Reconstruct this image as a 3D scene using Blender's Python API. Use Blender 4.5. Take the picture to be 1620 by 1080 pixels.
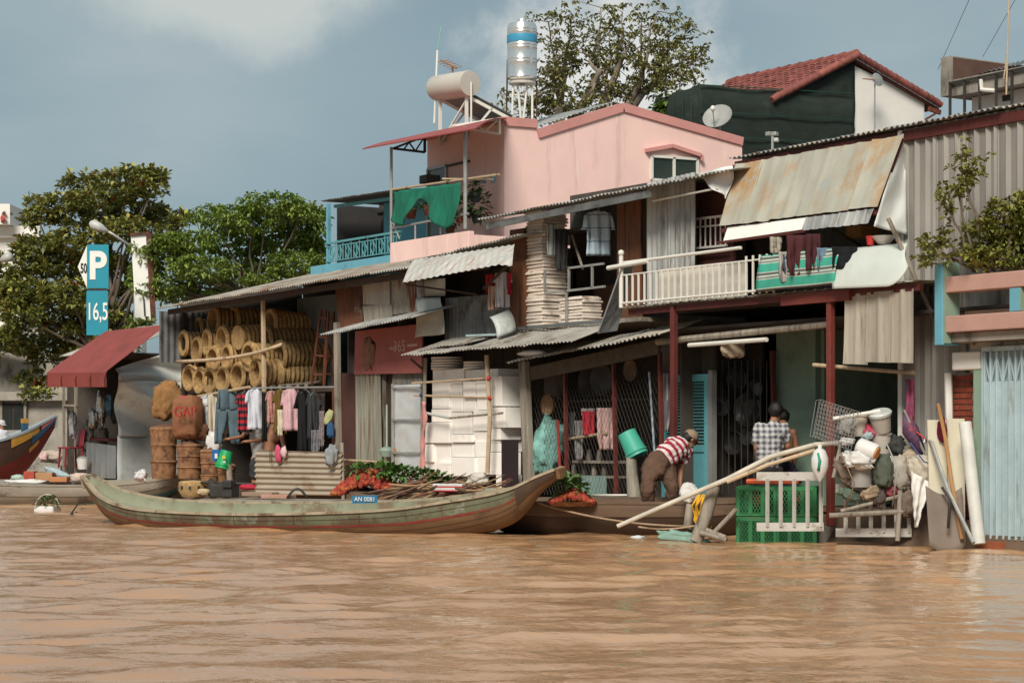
import bpy, math, random
import numpy as np
from mathutils import Vector as V, Matrix, noise as mnoise

rnd = random.Random(7)
for o in list(bpy.data.objects):
    bpy.data.objects.remove(o)
scene = bpy.context.scene
col = scene.collection

# ------------------------------------------------------------------ camera, sky, sun, exposure
# World axes: +X along the river front (towards the photographer's right), +Y inland, +Z up, water at z = 0.
ANG = math.radians(33.0)
FWD = V((-math.cos(ANG), math.sin(ANG), 0))
RGT = V((math.sin(ANG), math.cos(ANG), 0))
FPX, HOR, CH = 3400.0, 700.0, 1.2                 # focal length in photo pixels, horizon row, eye height
CAM = V((0, 0, 0)) - RGT * 3.36 - FWD * 27.87 + V((0, 0, CH))
cam_d = bpy.data.cameras.new('camera')
cam = bpy.data.objects.new('camera', cam_d)
col.objects.link(cam)
cam.location = CAM
cam.rotation_euler = (math.radians(90), 0, math.atan2(-FWD.x, FWD.y))
cam_d.sensor_width = 36
cam_d.lens = FPX / 1620 * 36
cam_d.shift_y = (HOR - 540) / 1620
cam_d.clip_end = 3000
cam_d.clip_start = 0.2
scene.camera = cam

SUN_EL, SUN_DIR = math.radians(40), V((0.68, -0.73, 0)).normalized()   # towards the sun: high behind the photographer
world = bpy.data.worlds.new('World')
scene.world = world
world.use_nodes = True
wt = world.node_tree
wt.nodes.clear()
def wn(t, **k):
    n = wt.nodes.new(t)
    for a, b in k.items():
        setattr(n, a, b)
    return n
def wl(a, b):
    wt.links.new(a, b)
sky = wn('ShaderNodeTexSky', sky_type='NISHITA', sun_disc=False)
sky.sun_elevation = SUN_EL
sky.sun_rotation = math.atan2(SUN_DIR.x, SUN_DIR.y)
sky.dust_density = 2.0
tc = wn('ShaderNodeTexCoord')
nsk = wn('ShaderNodeMix', data_type='RGBA', blend_type='MULTIPLY')
nsk.inputs[0].default_value = 1
wl(sky.outputs[0], nsk.inputs[6]); nsk.inputs[7].default_value = (0.085, 0.085, 0.085, 1)
# cloud deck: stretched noise in the direction vector
mp = wn('ShaderNodeMapping'); mp.inputs['Scale'].default_value = (1.0, 1.0, 3.2)
wl(tc.outputs['Generated'], mp.inputs[0])
n1 = wn('ShaderNodeTexNoise'); n1.inputs['Scale'].default_value = 2.6; n1.inputs['Detail'].default_value = 7; n1.inputs['Roughness'].default_value = 0.5
wl(mp.outputs[0], n1.inputs['Vector'])
cr = wn('ShaderNodeValToRGB')
cr.color_ramp.elements[0].position = 0.30; cr.color_ramp.elements[0].color = (0.185, 0.262, 0.30, 1)
cr.color_ramp.elements[1].position = 0.72; cr.color_ramp.elements[1].color = (0.37, 0.425, 0.432, 1)
e = cr.color_ramp.elements.new(0.5); e.color = (0.245, 0.325, 0.357, 1)
wl(n1.outputs[0], cr.inputs[0])
mix1 = wn('ShaderNodeMix', data_type='RGBA'); mix1.inputs[0].default_value = 0.90
wl(nsk.outputs[2], mix1.inputs[6]); wl(cr.outputs[0], mix1.inputs[7])
# white cumulus heads standing in the deck
def puff(prev, px, py, r0, r1, colr, nsc, sq=1.0):
    d = (FWD + RGT * ((px - 810) / FPX) + V((0, 0, (HOR - py) / FPX))).normalized()
    sub = wn('ShaderNodeVectorMath', operation='SUBTRACT'); sub.inputs[1].default_value = d
    nv = wn('ShaderNodeVectorMath', operation='NORMALIZE'); wl(tc.outputs['Generated'], nv.inputs[0]); wl(nv.outputs[0], sub.inputs[0])
    sc = wn('ShaderNodeVectorMath', operation='MULTIPLY'); sc.inputs[1].default_value = (1, 1, sq); wl(sub.outputs[0], sc.inputs[0])
    ln = wn('ShaderNodeVectorMath', operation='LENGTH'); wl(sc.outputs[0], ln.inputs[0])
    nz = wn('ShaderNodeTexNoise'); nz.inputs['Scale'].default_value = nsc; nz.inputs['Detail'].default_value = 8; nz.inputs['Roughness'].default_value = 0.58
    wl(tc.outputs['Generated'], nz.inputs['Vector'])
    ad = wn('ShaderNodeMath', operation='MULTIPLY_ADD'); ad.inputs[1].default_value = -1.6 * r1; wl(nz.outputs[0], ad.inputs[0]); wl(ln.outputs[1], ad.inputs[2])
    mr = wn('ShaderNodeMapRange'); mr.interpolation_type = 'SMOOTHSTEP'
    mr.inputs[1].default_value = r0 - 0.8 * r1; mr.inputs[2].default_value = r1 - 0.8 * r1; mr.inputs[3].default_value = 1; mr.inputs[4].default_value = 0
    wl(ad.outputs[0], mr.inputs[0])
    mx = wn('ShaderNodeMix', data_type='RGBA'); wl(mr.outputs[0], mx.inputs[0]); wl(prev, mx.inputs[6]); mx.inputs[7].default_value = colr
    return mx.outputs[2]
o1 = puff(mix1.outputs[2], 960, 120, 0.012, 0.072, (0.62, 0.63, 0.61, 1), 30, 1.15)
o1 = puff(o1, 380, -40, 0.03, 0.09, (0.46, 0.50, 0.49, 1), 12, 2.2)
bg = wn('ShaderNodeBackground'); bg.inputs[1].default_value = 1.0
wl(o1, bg.inputs[0])
wo = wn('ShaderNodeOutputWorld'); wl(bg.outputs[0], wo.inputs[0])

sd = bpy.data.lights.new('sun', 'SUN')
sd.energy = 3.6; sd.angle = math.radians(20.0); sd.color = (1.0, 0.93, 0.82)
sun = bpy.data.objects.new('sun', sd)
col.objects.link(sun)
sv = SUN_DIR * math.cos(SUN_EL) + V((0, 0, math.sin(SUN_EL)))
sun.rotation_euler = sv.to_track_quat('Z', 'Y').to_euler()
scene.view_settings.view_transform = 'Standard'
scene.view_settings.look = 'None'
scene.view_settings.gamma = 1
scene.view_settings.exposure = 0.27
scene.view_settings.use_curve_mapping = False
scene.cycles.max_bounces = 6

# ------------------------------------------------------------------ measuring helpers
def _dir(px):
    return FWD + RGT * ((px - 810) / FPX)
def W(px, py, Y):                       # photo pixel -> point on the vertical plane Y = const
    d = _dir(px); t = (Y - CAM.y) / d.y
    return V((CAM.x + t * d.x, Y, CH - (py - HOR) / FPX * t))
def D(px, py, t):                       # photo pixel at a distance
    d = _dir(px)
    return V((CAM.x + t * d.x, CAM.y + t * d.y, CH - (py - HOR) / FPX * t))
def WX(px, py, X):                      # on plane X = const
    d = _dir(px); t = (X - CAM.x) / d.x
    return V((X, CAM.y + t * d.y, CH - (py - HOR) / FPX * t))
def WZ(px, py, z=0.0):
    t = (CH - z) * FPX / (py - HOR)
    return D(px, py, t)
def X_(px, Y): return W(px, 700, Y).x
def Z_(px, py, Y): return W(px, py, Y).z
def depth(p): return (p - CAM).dot(FWD)

# ------------------------------------------------------------------ mesh builder
ORG = {}
class MB:
    def __init__(s): s.v = []; s.f = []
    def add(s, vs, fs):
        b = len(s.v); s.v += [V(p) for p in vs]; s.f += [[i + b for i in f] for f in fs]; return s
    def bb(s, x0, x1, y0, y1, z0, z1):
        vs = [(x, y, z) for z in (z0, z1) for y in (y0, y1) for x in (x0, x1)]
        return s.add(vs, [(0, 2, 3, 1), (4, 5, 7, 6), (0, 1, 5, 4), (2, 6, 7, 3), (0, 4, 6, 2), (1, 3, 7, 5)])
    def box(s, c, sz, rz=0, rx=0, ry=0):
        m = Matrix.Rotation(rz, 3, 'Z') @ Matrix.Rotation(ry, 3, 'Y') @ Matrix.Rotation(rx, 3, 'X')
        c = V(c); vs = [c + m @ V((x * sz[0] / 2, y * sz[1] / 2, z * sz[2] / 2)) for z in (-1, 1) for y in (-1, 1) for x in (-1, 1)]
        return s.add(vs, [(0, 2, 3, 1), (4, 5, 7, 6), (0, 1, 5, 4), (2, 6, 7, 3), (0, 4, 6, 2), (1, 3, 7, 5)])
    def bar(s, p, q, w, h=None, up=None):
        p, q = V(p), V(q); h = h or w; d = (q - p).normalized()
        up = V(up) if up else (V((0, 0, 1)) if abs(d.z) < 0.9 else V((0, 1, 0)))
        a = d.cross(up).normalized(); b = a.cross(d)
        vs = [e + a * (i * w / 2) + b * (j * h / 2) for e in (p, q) for j in (-1, 1) for i in (-1, 1)]
        return s.add(vs, [(0, 1, 3, 2), (4, 6, 7, 5), (0, 4, 5, 1), (2, 3, 7, 6), (0, 2, 6, 4), (1, 5, 7, 3)])
    def tube(s, pts, r, n=8, caps=True):
        pts = [V(p) for p in pts]; m = len(pts); vs = []
        rr = r if isinstance(r, (list, tuple)) else [r] * m
        pa = None
        for i, p in enumerate(pts):
            d = (pts[min(i + 1, m - 1)] - pts[max(i - 1, 0)]).normalized()
            if pa is None:
                pa = d.cross(V((0, 0, 1)) if abs(d.z) < 0.9 else V((1, 0, 0))).normalized()
            else:
                pa = (pa - d * pa.dot(d)).normalized()
            b = d.cross(pa)
            for k in range(n):
                t = 2 * math.pi * k / n
                vs.append(p + pa * (math.cos(t) * rr[i]) + b * (math.sin(t) * rr[i]))
        fs = [(i * n + k, i * n + (k + 1) % n, (i + 1) * n + (k + 1) % n, (i + 1) * n + k) for i in range(m - 1) for k in range(n)]
        if caps: fs += [tuple(reversed(range(n))), tuple(range((m - 1) * n, m * n))]
        return s.add(vs, fs)
    def lathe(s, prof, n=20, c=(0, 0, 0), M=None, caps=True):
        c = V(c); vs = []
        for r, z in prof:
            for k in range(n):
                t = 2 * math.pi * k / n
                p = V((r * math.cos(t), r * math.sin(t), z))
                vs.append(c + (M @ p if M else p))
        m = len(prof)
        fs = [(i * n + k, i * n + (k + 1) % n, (i + 1) * n + (k + 1) % n, (i + 1) * n + k) for i in range(m - 1) for k in range(n)]
        if caps: fs += [tuple(reversed(range(n))), tuple(range((m - 1) * n, m * n))]
        return s.add(vs, fs)
    def grid(s, fn, nu, nv, th=0.0):
        P = [[V(fn(i / nu, j / nv)) for j in range(nv + 1)] for i in range(nu + 1)]
        vs = [p for r in P for p in r]; k = nv + 1
        fs = [(i * k + j, (i + 1) * k + j, (i + 1) * k + j + 1, i * k + j + 1) for i in range(nu) for j in range(nv)]
        if th:
            back = []
            for i in range(nu + 1):
                for j in range(nv + 1):
                    du = P[min(i + 1, nu)][j] - P[max(i - 1, 0)][j]; dv = P[i][min(j + 1, nv)] - P[i][max(j - 1, 0)]
                    nn = du.cross(dv)
                    nn = nn.normalized() if nn.length > 1e-9 else V((0, 0, 1))
                    back.append(P[i][j] - nn * th)
            N = len(vs); vs += back
            fs += [tuple(N + a for a in reversed(f)) for f in list(fs)]
            rim = [(i, 0) for i in range(nu)] + [(nu, j) for j in range(nv)] + [(i, nv) for i in range(nu, 0, -1)] + [(0, j) for j in range(nv, 0, -1)]
            ids = [i * k + j for i, j in rim]
            for a in range(len(ids)):
                p, q = ids[a], ids[(a + 1) % len(ids)]
                fs.append((p, p + N, q + N, q))
        return s.add(vs, fs)
    def corr(s, A, B, C, E, pitch=0.08, amp=0.012, nv=2, th=0.003, sag=0.0, seed=0, shape=0):
        # A-B crosses the ribs, E-C is the far edge (A->E runs along the ribs)
        A, B, C, E = V(A), V(B), V(C), V(E)
        nw = max(1, round((B - A).length / pitch)); nu = nw * (6 if shape == 0 else 8)
        nrm = (B - A).cross(E - A).normalized()
        def fn(u, v):
            p = (A + (B - A) * u) * (1 - v) + (E + (C - E) * u) * v
            w = u * nw * 2 * math.pi
            h = math.sin(w) if shape == 0 else max(-0.35, min(1.0, 3.2 * math.cos(w) - 1.9))
            wob = mnoise.noise(V((u * 3 + seed, v * 2, seed * 1.7))) * sag
            return p + nrm * (amp * h + wob)
        return s.grid(fn, nu, nv, th)
    def blob(s, c, r, seed=0, amp=0.15, nu=16, nv=10, fr=1.6, M=None, e=1.0, crump=0.0):
        c = V(c); vs = []; 
        for j in range(1, nv):
            ph = math.pi * j / nv
            for i in range(nu):
                t = 2 * math.pi * i / nu
                d = V((math.sin(ph) * math.cos(t), math.sin(ph) * math.sin(t), math.cos(ph)))
                k = 1 + amp * mnoise.noise(d * fr + V((seed * 3.1, seed, 0))) + amp * 0.5 * mnoise.noise(d * fr * 2.7 + V((seed, 9, seed)))
                if crump: k += crump * (abs(mnoise.noise(d * fr * 3.3 + V((seed, seed, 4)))) + .6 * abs(mnoise.noise(d * fr * 7 + V((4, seed, 1)))) - .25)
                dd = V([math.copysign(abs(q) ** e, q) for q in d]) if e != 1 else d
                p = V((dd.x * r[0] * k, dd.y * r[1] * k, dd.z * r[2] * k))
                vs.append(c + (M @ p if M else p))
        top = V((0, 0, r[2])); bot = V((0, 0, -r[2]))
        vs += [c + (M @ top if M else top), c + (M @ bot if M else bot)]
        fs = [(j * nu + i, (j + 1) * nu + i, (j + 1) * nu + (i + 1) % nu, j * nu + (i + 1) % nu) for j in range(nv - 2) for i in range(nu)]
        a = len(vs) - 2
        fs += [(a, i, (i + 1) % nu) for i in range(nu)] + [(a + 1, (nv - 2) * nu + (i + 1) % nu, (nv - 2) * nu + i) for i in range(nu)]
        return s.add(vs, fs)
    def ext(s, pts, vec):               # extruded polygon
        vec = V(vec); n = len(pts); p = [V(q) for q in pts]
        return s.add(p + [q + vec for q in p], [tuple(range(n))[::-1], tuple(range(n, 2 * n))] + [(i, (i + 1) % n, n + (i + 1) % n, n + i) for i in range(n)])
    def build(s, name, mat, parent=None, smooth=False, bevel=0.0, org=None):
        if parent is not None: org = ORG[parent.name]
        elif org is None:
            n = len(s.v); org = V((sum(p.x for p in s.v) / n, sum(p.y for p in s.v) / n, min(p.z for p in s.v)))
        me = bpy.data.meshes.new(name)
        me.from_pydata([tuple(p - org) for p in s.v], [], s.f)
        me.materials.append(mat)
        if smooth:
            me.polygons.foreach_set('use_smooth', [True] * len(me.polygons))
            if smooth == 'auto':
                me.set_sharp_from_angle(angle=math.radians(40))
        me.update()
        o = bpy.data.objects.new(name, me); col.objects.link(o)
        ORG[o.name] = org
        if parent is not None: o.parent = parent
        else: o.location = org
        if bevel:
            b = o.modifiers.new('bevel', 'BEVEL'); b.width = bevel; b.segments = 2; b.limit_method = 'ANGLE'
        return o

def tag(o, label, cat, group=None):
    o['label'] = label; o['category'] = cat
    if group: o['group'] = group
    return o
def T(name, label, cat, loc, group=None):
    o = bpy.data.objects.new(name, None); col.objects.link(o); o.empty_display_size = 0.2
    o.location = loc; ORG[o.name] = V(loc)
    return tag(o, label, cat, group)
def struct(o): o['kind'] = 'structure'; return o
def kids(o): return [c for c in bpy.data.objects if c.parent == o]
def copy_tree(root, loc, rz=0.0, label=None, scale=None):
    r = root.copy(); col.objects.link(r); r.location = loc; r.rotation_euler = (0, 0, rz)
    if scale: r.scale = (scale,) * 3
    if label: r['label'] = label
    for ch in kids(root):
        c = ch.copy(); col.objects.link(c); c.parent = r
        for g in kids(ch):
            d = g.copy(); col.objects.link(d); d.parent = c
    return r
ORDN = ['topmost', 'second', 'third', 'fourth', 'fifth', 'sixth', 'seventh', 'eighth', 'ninth', 'tenth', 'eleventh', 'twelfth', 'thirteenth', 'fourteenth', 'fifteenth',
        'sixteenth', 'seventeenth', 'eighteenth', 'nineteenth', 'twentieth', 'twenty-first', 'twenty-second', 'twenty-third', 'twenty-fourth', 'twenty-fifth', 'twenty-sixth',
        'twenty-seventh', 'twenty-eighth', 'twenty-ninth', 'thirtieth', 'thirty-first', 'thirty-second', 'thirty-third', 'thirty-fourth', 'thirty-fifth', 'thirty-sixth']

# ------------------------------------------------------------------ materials
def S(r, g, b):
    f = lambda c: (c / 255 / 12.92) if c <= 10.3 else ((c / 255 + 0.055) / 1.055) ** 2.4
    return (f(r), f(g), f(b))
MATS = {}
def M(name, c, rough=0.75, metal=0.0, var=0.22, scale=2.5, st=(1, 1, 1), dirt=None, da=0.45, ds=1.6, dst=(1, 1, 1), bump=0.15, bs=30, rv=0.12, spec=0.35, dirt2=None, da2=0.35, ds2=7, trans=0.0):
    if name in MATS: return MATS[name]
    m = bpy.data.materials.new(name); m.use_nodes = True
    nt = m.node_tree; N = nt.nodes; L = nt.links
    bs_ = N['Principled BSDF']
    tcn = N.new('ShaderNodeTexCoord'); oi = N.new('ShaderNodeObjectInfo')
    sc = N.new('ShaderNodeVectorMath'); sc.operation = 'SCALE'; sc.inputs[0].default_value = (7.3, 11.1, 5.7); L.new(oi.outputs['Random'], sc.inputs['Scale'])
    ad = N.new('ShaderNodeVectorMath'); ad.operation = 'ADD'; L.new(tcn.outputs['Object'], ad.inputs[0]); L.new(sc.outputs[0], ad.inputs[1])
    def nz(scale_, stt, det=6, ro=0.6):
        mpn = N.new('ShaderNodeMapping'); mpn.inputs['Scale'].default_value = stt; L.new(ad.outputs[0], mpn.inputs[0])
        n = N.new('ShaderNodeTexNoise'); n.inputs['Scale'].default_value = scale_; n.inputs['Detail'].default_value = det; n.inputs['Roughness'].default_value = ro
        L.new(mpn.outputs[0], n.inputs['Vector']); return n
    a = nz(scale, st)
    rp = N.new('ShaderNodeValToRGB'); L.new(a.outputs[0], rp.inputs[0])
    rp.color_ramp.elements[0].position = 0.3; rp.color_ramp.elements[1].position = 0.72
    lo = [x * (1 - var) for x in c]; hi = [min(1, x * (1 + var * 0.8)) for x in c]
    rp.color_ramp.elements[0].color = (*lo, 1); rp.color_ramp.elements[1].color = (*hi, 1)
    cur = rp.outputs[0]
    for dc, amt, dsc, dstr in ((dirt, da, ds, dst), (dirt2, da2, ds2, dst)):
        if dc is None: continue
        b = nz(dsc, dstr, 8, 0.65)
        mr = N.new('ShaderNodeMapRange'); mr.interpolation_type = 'SMOOTHSTEP'
        lo_t = 0.70 - 0.42 * amt
        mr.inputs[1].default_value = lo_t; mr.inputs[2].default_value = lo_t + 0.16; L.new(b.outputs[0], mr.inputs[0])
        mx = N.new('ShaderNodeMix'); mx.data_type = 'RGBA'; L.new(mr.outputs[0], mx.inputs[0]); L.new(cur, mx.inputs[6]); mx.inputs[7].default_value = (*dc, 1)
        cur = mx.outputs[2]
    if rv:
        h = N.new('ShaderNodeHueSaturation')
        m2 = N.new('ShaderNodeMapRange'); L.new(oi.outputs['Random'], m2.inputs[0]); m2.inputs[3].default_value = 1 - rv; m2.inputs[4].default_value = 1 + rv
        L.new(m2.outputs[0], h.inputs['Value']); L.new(cur, h.inputs['Color']); cur = h.outputs[0]
    L.new(cur, bs_.inputs['Base Color'])
    r2 = N.new('ShaderNodeMapRange'); L.new(a.outputs[0], r2.inputs[0]); r2.inputs[3].default_value = max(0.05, rough - 0.12); r2.inputs[4].default_value = min(1, rough + 0.12)
    L.new(r2.outputs[0], bs_.inputs['Roughness'])
    bs_.inputs['Metallic'].default_value = metal
    bs_.inputs['Specular IOR Level'].default_value = spec
    if trans:
        bs_.inputs['Alpha'].default_value = 1 - trans
    if bump:
        bn = nz(bs, (1, 1, 1), 4)
        bu = N.new('ShaderNodeBump'); bu.inputs['Strength'].default_value = bump; bu.inputs['Distance'].default_value = 0.02
        L.new(bn.outputs[0], bu.inputs['Height']); L.new(bu.outputs[0], bs_.inputs['Normal'])
    MATS[name] = m
    m['base'] = c
    return m
def stripes(name, axis, freq, cols, rough=0.85, phase=0.0, wob=0.0):
    """cloth with bands along an axis in object space; cols = [(upto, colour), ...]"""
    m = bpy.data.materials.new(name); m.use_nodes = True
    nt = m.node_tree; N = nt.nodes; L = nt.links
    tcn = N.new('ShaderNodeTexCoord')
    dt = N.new('ShaderNodeVectorMath'); dt.operation = 'DOT_PRODUCT'; dt.inputs[1].default_value = V(axis) * freq; L.new(tcn.outputs['Object'], dt.inputs[0])
    ad = N.new('ShaderNodeMath'); ad.operation = 'ADD'; ad.inputs[1].default_value = phase + 50; L.new(dt.outputs['Value'], ad.inputs[0])
    fr = N.new('ShaderNodeMath'); fr.operation = 'FRACT'; L.new(ad.outputs[0], fr.inputs[0])
    rp = N.new('ShaderNodeValToRGB'); rp.color_ramp.interpolation = 'CONSTANT'; L.new(fr.outputs[0], rp.inputs[0])
    el = rp.color_ramp.elements
    el[0].position = 0; el[0].color = (*cols[0][1], 1); el[1].position = cols[0][0]; el[1].color = (*cols[1][1], 1)
    for i in range(1, len(cols) - 1):
        x = el.new(cols[i][0]); x.color = (*cols[i + 1][1], 1)
    nz = N.new('ShaderNodeTexNoise'); nz.inputs['Scale'].default_value = 9; L.new(tcn.outputs['Object'], nz.inputs['Vector'])
    mr = N.new('ShaderNodeMapRange'); L.new(nz.outputs[0], mr.inputs[0]); mr.inputs[3].default_value = 0.75; mr.inputs[4].default_value = 1.2
    h = N.new('ShaderNodeHueSaturation'); L.new(mr.outputs[0], h.inputs['Value']); L.new(rp.outputs[0], h.inputs['Color'])
    b = N['Principled BSDF']; L.new(h.outputs[0], b.inputs['Base Color']); b.inputs['Roughness'].default_value = rough; b.inputs['Specular IOR Level'].default_value = 0.2
    return m
BLK = (0.012, 0.011, 0.010)
galv = M('galvanised sheet', (0.40, 0.40, 0.385), 0.5, 0.35, 0.3, 1.6, (1.5, 1.5, .5), dirt=(0.16, 0.145, 0.125), da=0.42, ds=2.2, dst=(2.5, 2.5, .35), bump=.05)
galv_old = M('weathered roof sheet', (0.33, 0.31, 0.275), 0.7, 0.1, 0.3, 2, (1, 1, 1), dirt=(0.14, 0.115, 0.09), da=0.5, ds=1.8, bump=.08, dirt2=(0.45, 0.43, 0.39), da2=.3)
galv_dark = M('dark sheet', (0.15, 0.155, 0.155), 0.6, 0.2, 0.35, 2, dirt=(0.06, 0.055, 0.05), da=.5)
cream_sheet = M('cream fibre sheet', (0.36, 0.325, 0.265), 0.8, 0.0, 0.2, 2, (2, 2, .4), dirt=(0.24, 0.19, 0.14), da=.42, ds=2.5, dst=(2.5, 2.5, .4), bump=.08)
rust = M('rusty sheet', (0.15, 0.062, 0.035), 0.85, 0.0, 0.45, 2.5, (1, 1, .4), dirt=(0.055, 0.03, 0.024), da=.5, ds=2.2, dirt2=(0.31, 0.27, 0.22), da2=.33, ds2=2.6)
rust_pale = M('half rusted sheet', (0.34, 0.30, 0.25), 0.8, 0.0, 0.25, 2.5, (1, 1, .4), dirt=(0.17, 0.065, 0.035), da=.62, ds=1.7, dst=(1.6, 1.6, .5))
wood_grey = M('grey wood', (0.27, 0.235, 0.19), 0.85, 0, 0.35, 3, (4, 4, .35), dirt=(0.10, 0.08, 0.06), da=.45, ds=3, dst=(3, 3, .3), bump=.3, bs=18)
wood_brown = M('brown wood', (0.15, 0.062, 0.03), 0.75, 0, 0.4, 3, (5, 5, .4), dirt=(0.05, 0.025, 0.015), da=.5, ds=2.5, dst=(4, 4, .3), bump=.2)
wood_dark = M('dark wood', (0.052, 0.034, 0.024), 0.8, 0, 0.4, 4, (3, 3, .5), bump=.2)
wood_red = M('red brown wood', (0.13, 0.042, 0.024), 0.7, 0, 0.35, 4, (3, 3, .5), bump=.1)
bamboo = M('bamboo', (0.46, 0.35, 0.23), 0.6, 0, 0.25, 5, (1, 1, 1), dirt=(0.2, 0.14, 0.09), da=.4, ds=5)
wicker = M('wicker', (0.40, 0.255, 0.11), 0.8, 0, 0.4, 16, (1, 1, 1), dirt=(0.22, 0.125, 0.05), da=.42, ds=12, bump=.7, bs=60, rv=.2)
wicker_old = M('old wicker', (0.25, 0.125, 0.06), 0.85, 0, 0.4, 12, (1, 1, .6), dirt=(0.10, 0.045, 0.025), da=.5, ds=5, bump=.5, bs=50, dirt2=(0.33, 0.22, 0.12), da2=.35)
foam = M('white foam', (0.84, 0.80, 0.745), 0.8, 0, 0.07, 3, dirt=(0.58, 0.49, 0.38), da=.26, ds=3.2, bump=.06, bs=80, rv=.06, dirt2=(0.20, 0.15, 0.10), da2=.05, ds2=14)
foam_tray = M('stained foam tray', (0.72, 0.64, 0.56), 0.85, 0, 0.12, 6, dirt=(0.30, 0.15, 0.09), da=.33, ds=6, bump=.15, bs=70, rv=.1)
white_paint = M('white paint', (0.66, 0.64, 0.58), 0.5, 0, 0.08, 3, dirt=(0.4, 0.35, 0.28), da=.25, ds=4, rv=.03, bump=.03)
white_wall = M('white wall', (0.74, 0.71, 0.66), 0.85, 0, 0.06, 1.5, dirt=(0.5, 0.46, 0.41), da=.22, ds=1.2, dst=(2, 2, .5), rv=0, bump=.08)
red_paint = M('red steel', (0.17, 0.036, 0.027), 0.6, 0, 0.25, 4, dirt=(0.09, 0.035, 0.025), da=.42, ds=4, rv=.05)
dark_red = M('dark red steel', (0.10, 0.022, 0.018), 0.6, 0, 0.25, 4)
pink_wall = M('pink plaster', (0.80, 0.545, 0.495), 0.9, 0, 0.07, 1.2, dirt=(0.66, 0.45, 0.405), da=.36, ds=1.6, dst=(2.2, 2.2, .35), rv=0, bump=.1, dirt2=(0.82, 0.64, 0.575), da2=.25, ds2=2)
pink_trim = M('rose trim', (0.56, 0.26, 0.235), 0.85, 0, 0.12, 2, rv=0)
pink_beam = M('dusty pink concrete', (0.42, 0.25, 0.205), 0.9, 0, 0.12, 2.5, dirt=(0.30, 0.185, 0.15), da=.35, ds=2, rv=.04)
blue_paint = M('sky blue paint', (0.13, 0.35, 0.44), 0.7, 0, 0.12, 2, dirt=(0.10, 0.24, 0.29), da=.35, ds=2.5, rv=.04)
teal_paint = M('teal paint', (0.10, 0.30, 0.33), 0.65, 0, 0.15, 3, dirt=(0.07, 0.17, 0.18), da=.4, ds=3, rv=.05)
mint_wall = M('mint wall', (0.22, 0.31, 0.235), 0.85, 0, 0.12, 2, dirt=(0.17, 0.23, 0.18), da=.4, ds=1.5, rv=0)
dark_in = M('shade dark interior', (0.08, 0.067, 0.056), 0.95, 0, 0.4, 2, rv=0)  # dark base colour puts deep shade into the house interiors
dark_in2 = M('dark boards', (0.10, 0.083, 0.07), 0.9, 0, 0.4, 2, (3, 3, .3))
concrete = M('stained concrete', (0.30, 0.27, 0.23), 0.95, 0, 0.25, 1.5, dirt=(0.09, 0.08, 0.065), da=.48, ds=1.2, dst=(1.2, 1.2, .6), bump=.3, bs=15, rv=0, dirt2=(0.2, 0.2, 0.14), da2=.3)
mud = M('wet mud', (0.13, 0.085, 0.055), 0.8, 0, 0.3, 2, bump=.4, bs=8, rv=0)
steel = M('grey steel', (0.38, 0.38, 0.36), 0.45, 0.5, 0.15, 5, rv=.08)
iron = M('dark iron', (0.05, 0.045, 0.04), 0.6, 0.3, 0.3, 5)
soot = M('sooty aluminium', (0.10, 0.095, 0.09), 0.4, 0.6, 0.4, 5, dirt=(0.02, 0.02, 0.02), da=.5)
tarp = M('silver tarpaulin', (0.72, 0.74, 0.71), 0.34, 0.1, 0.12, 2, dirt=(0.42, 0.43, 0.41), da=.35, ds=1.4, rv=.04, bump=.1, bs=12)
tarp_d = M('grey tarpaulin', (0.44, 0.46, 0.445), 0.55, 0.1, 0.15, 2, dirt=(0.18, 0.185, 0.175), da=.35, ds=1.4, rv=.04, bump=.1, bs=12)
skin_m = M('skin', (0.30, 0.145, 0.085), 0.55, 0, 0.1, 6, rv=0, spec=.35, bump=.03)
hair_m = M('black hair', (0.012, 0.010, 0.009), 0.5, 0, 0.3, 30, rv=0, bump=.4, bs=90)
def cloth(name, c, var=.15):
    return M('cloth ' + name, c, 0.9, 0, var, 6, rv=.03, spec=.15, bump=.25, bs=90)

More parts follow.
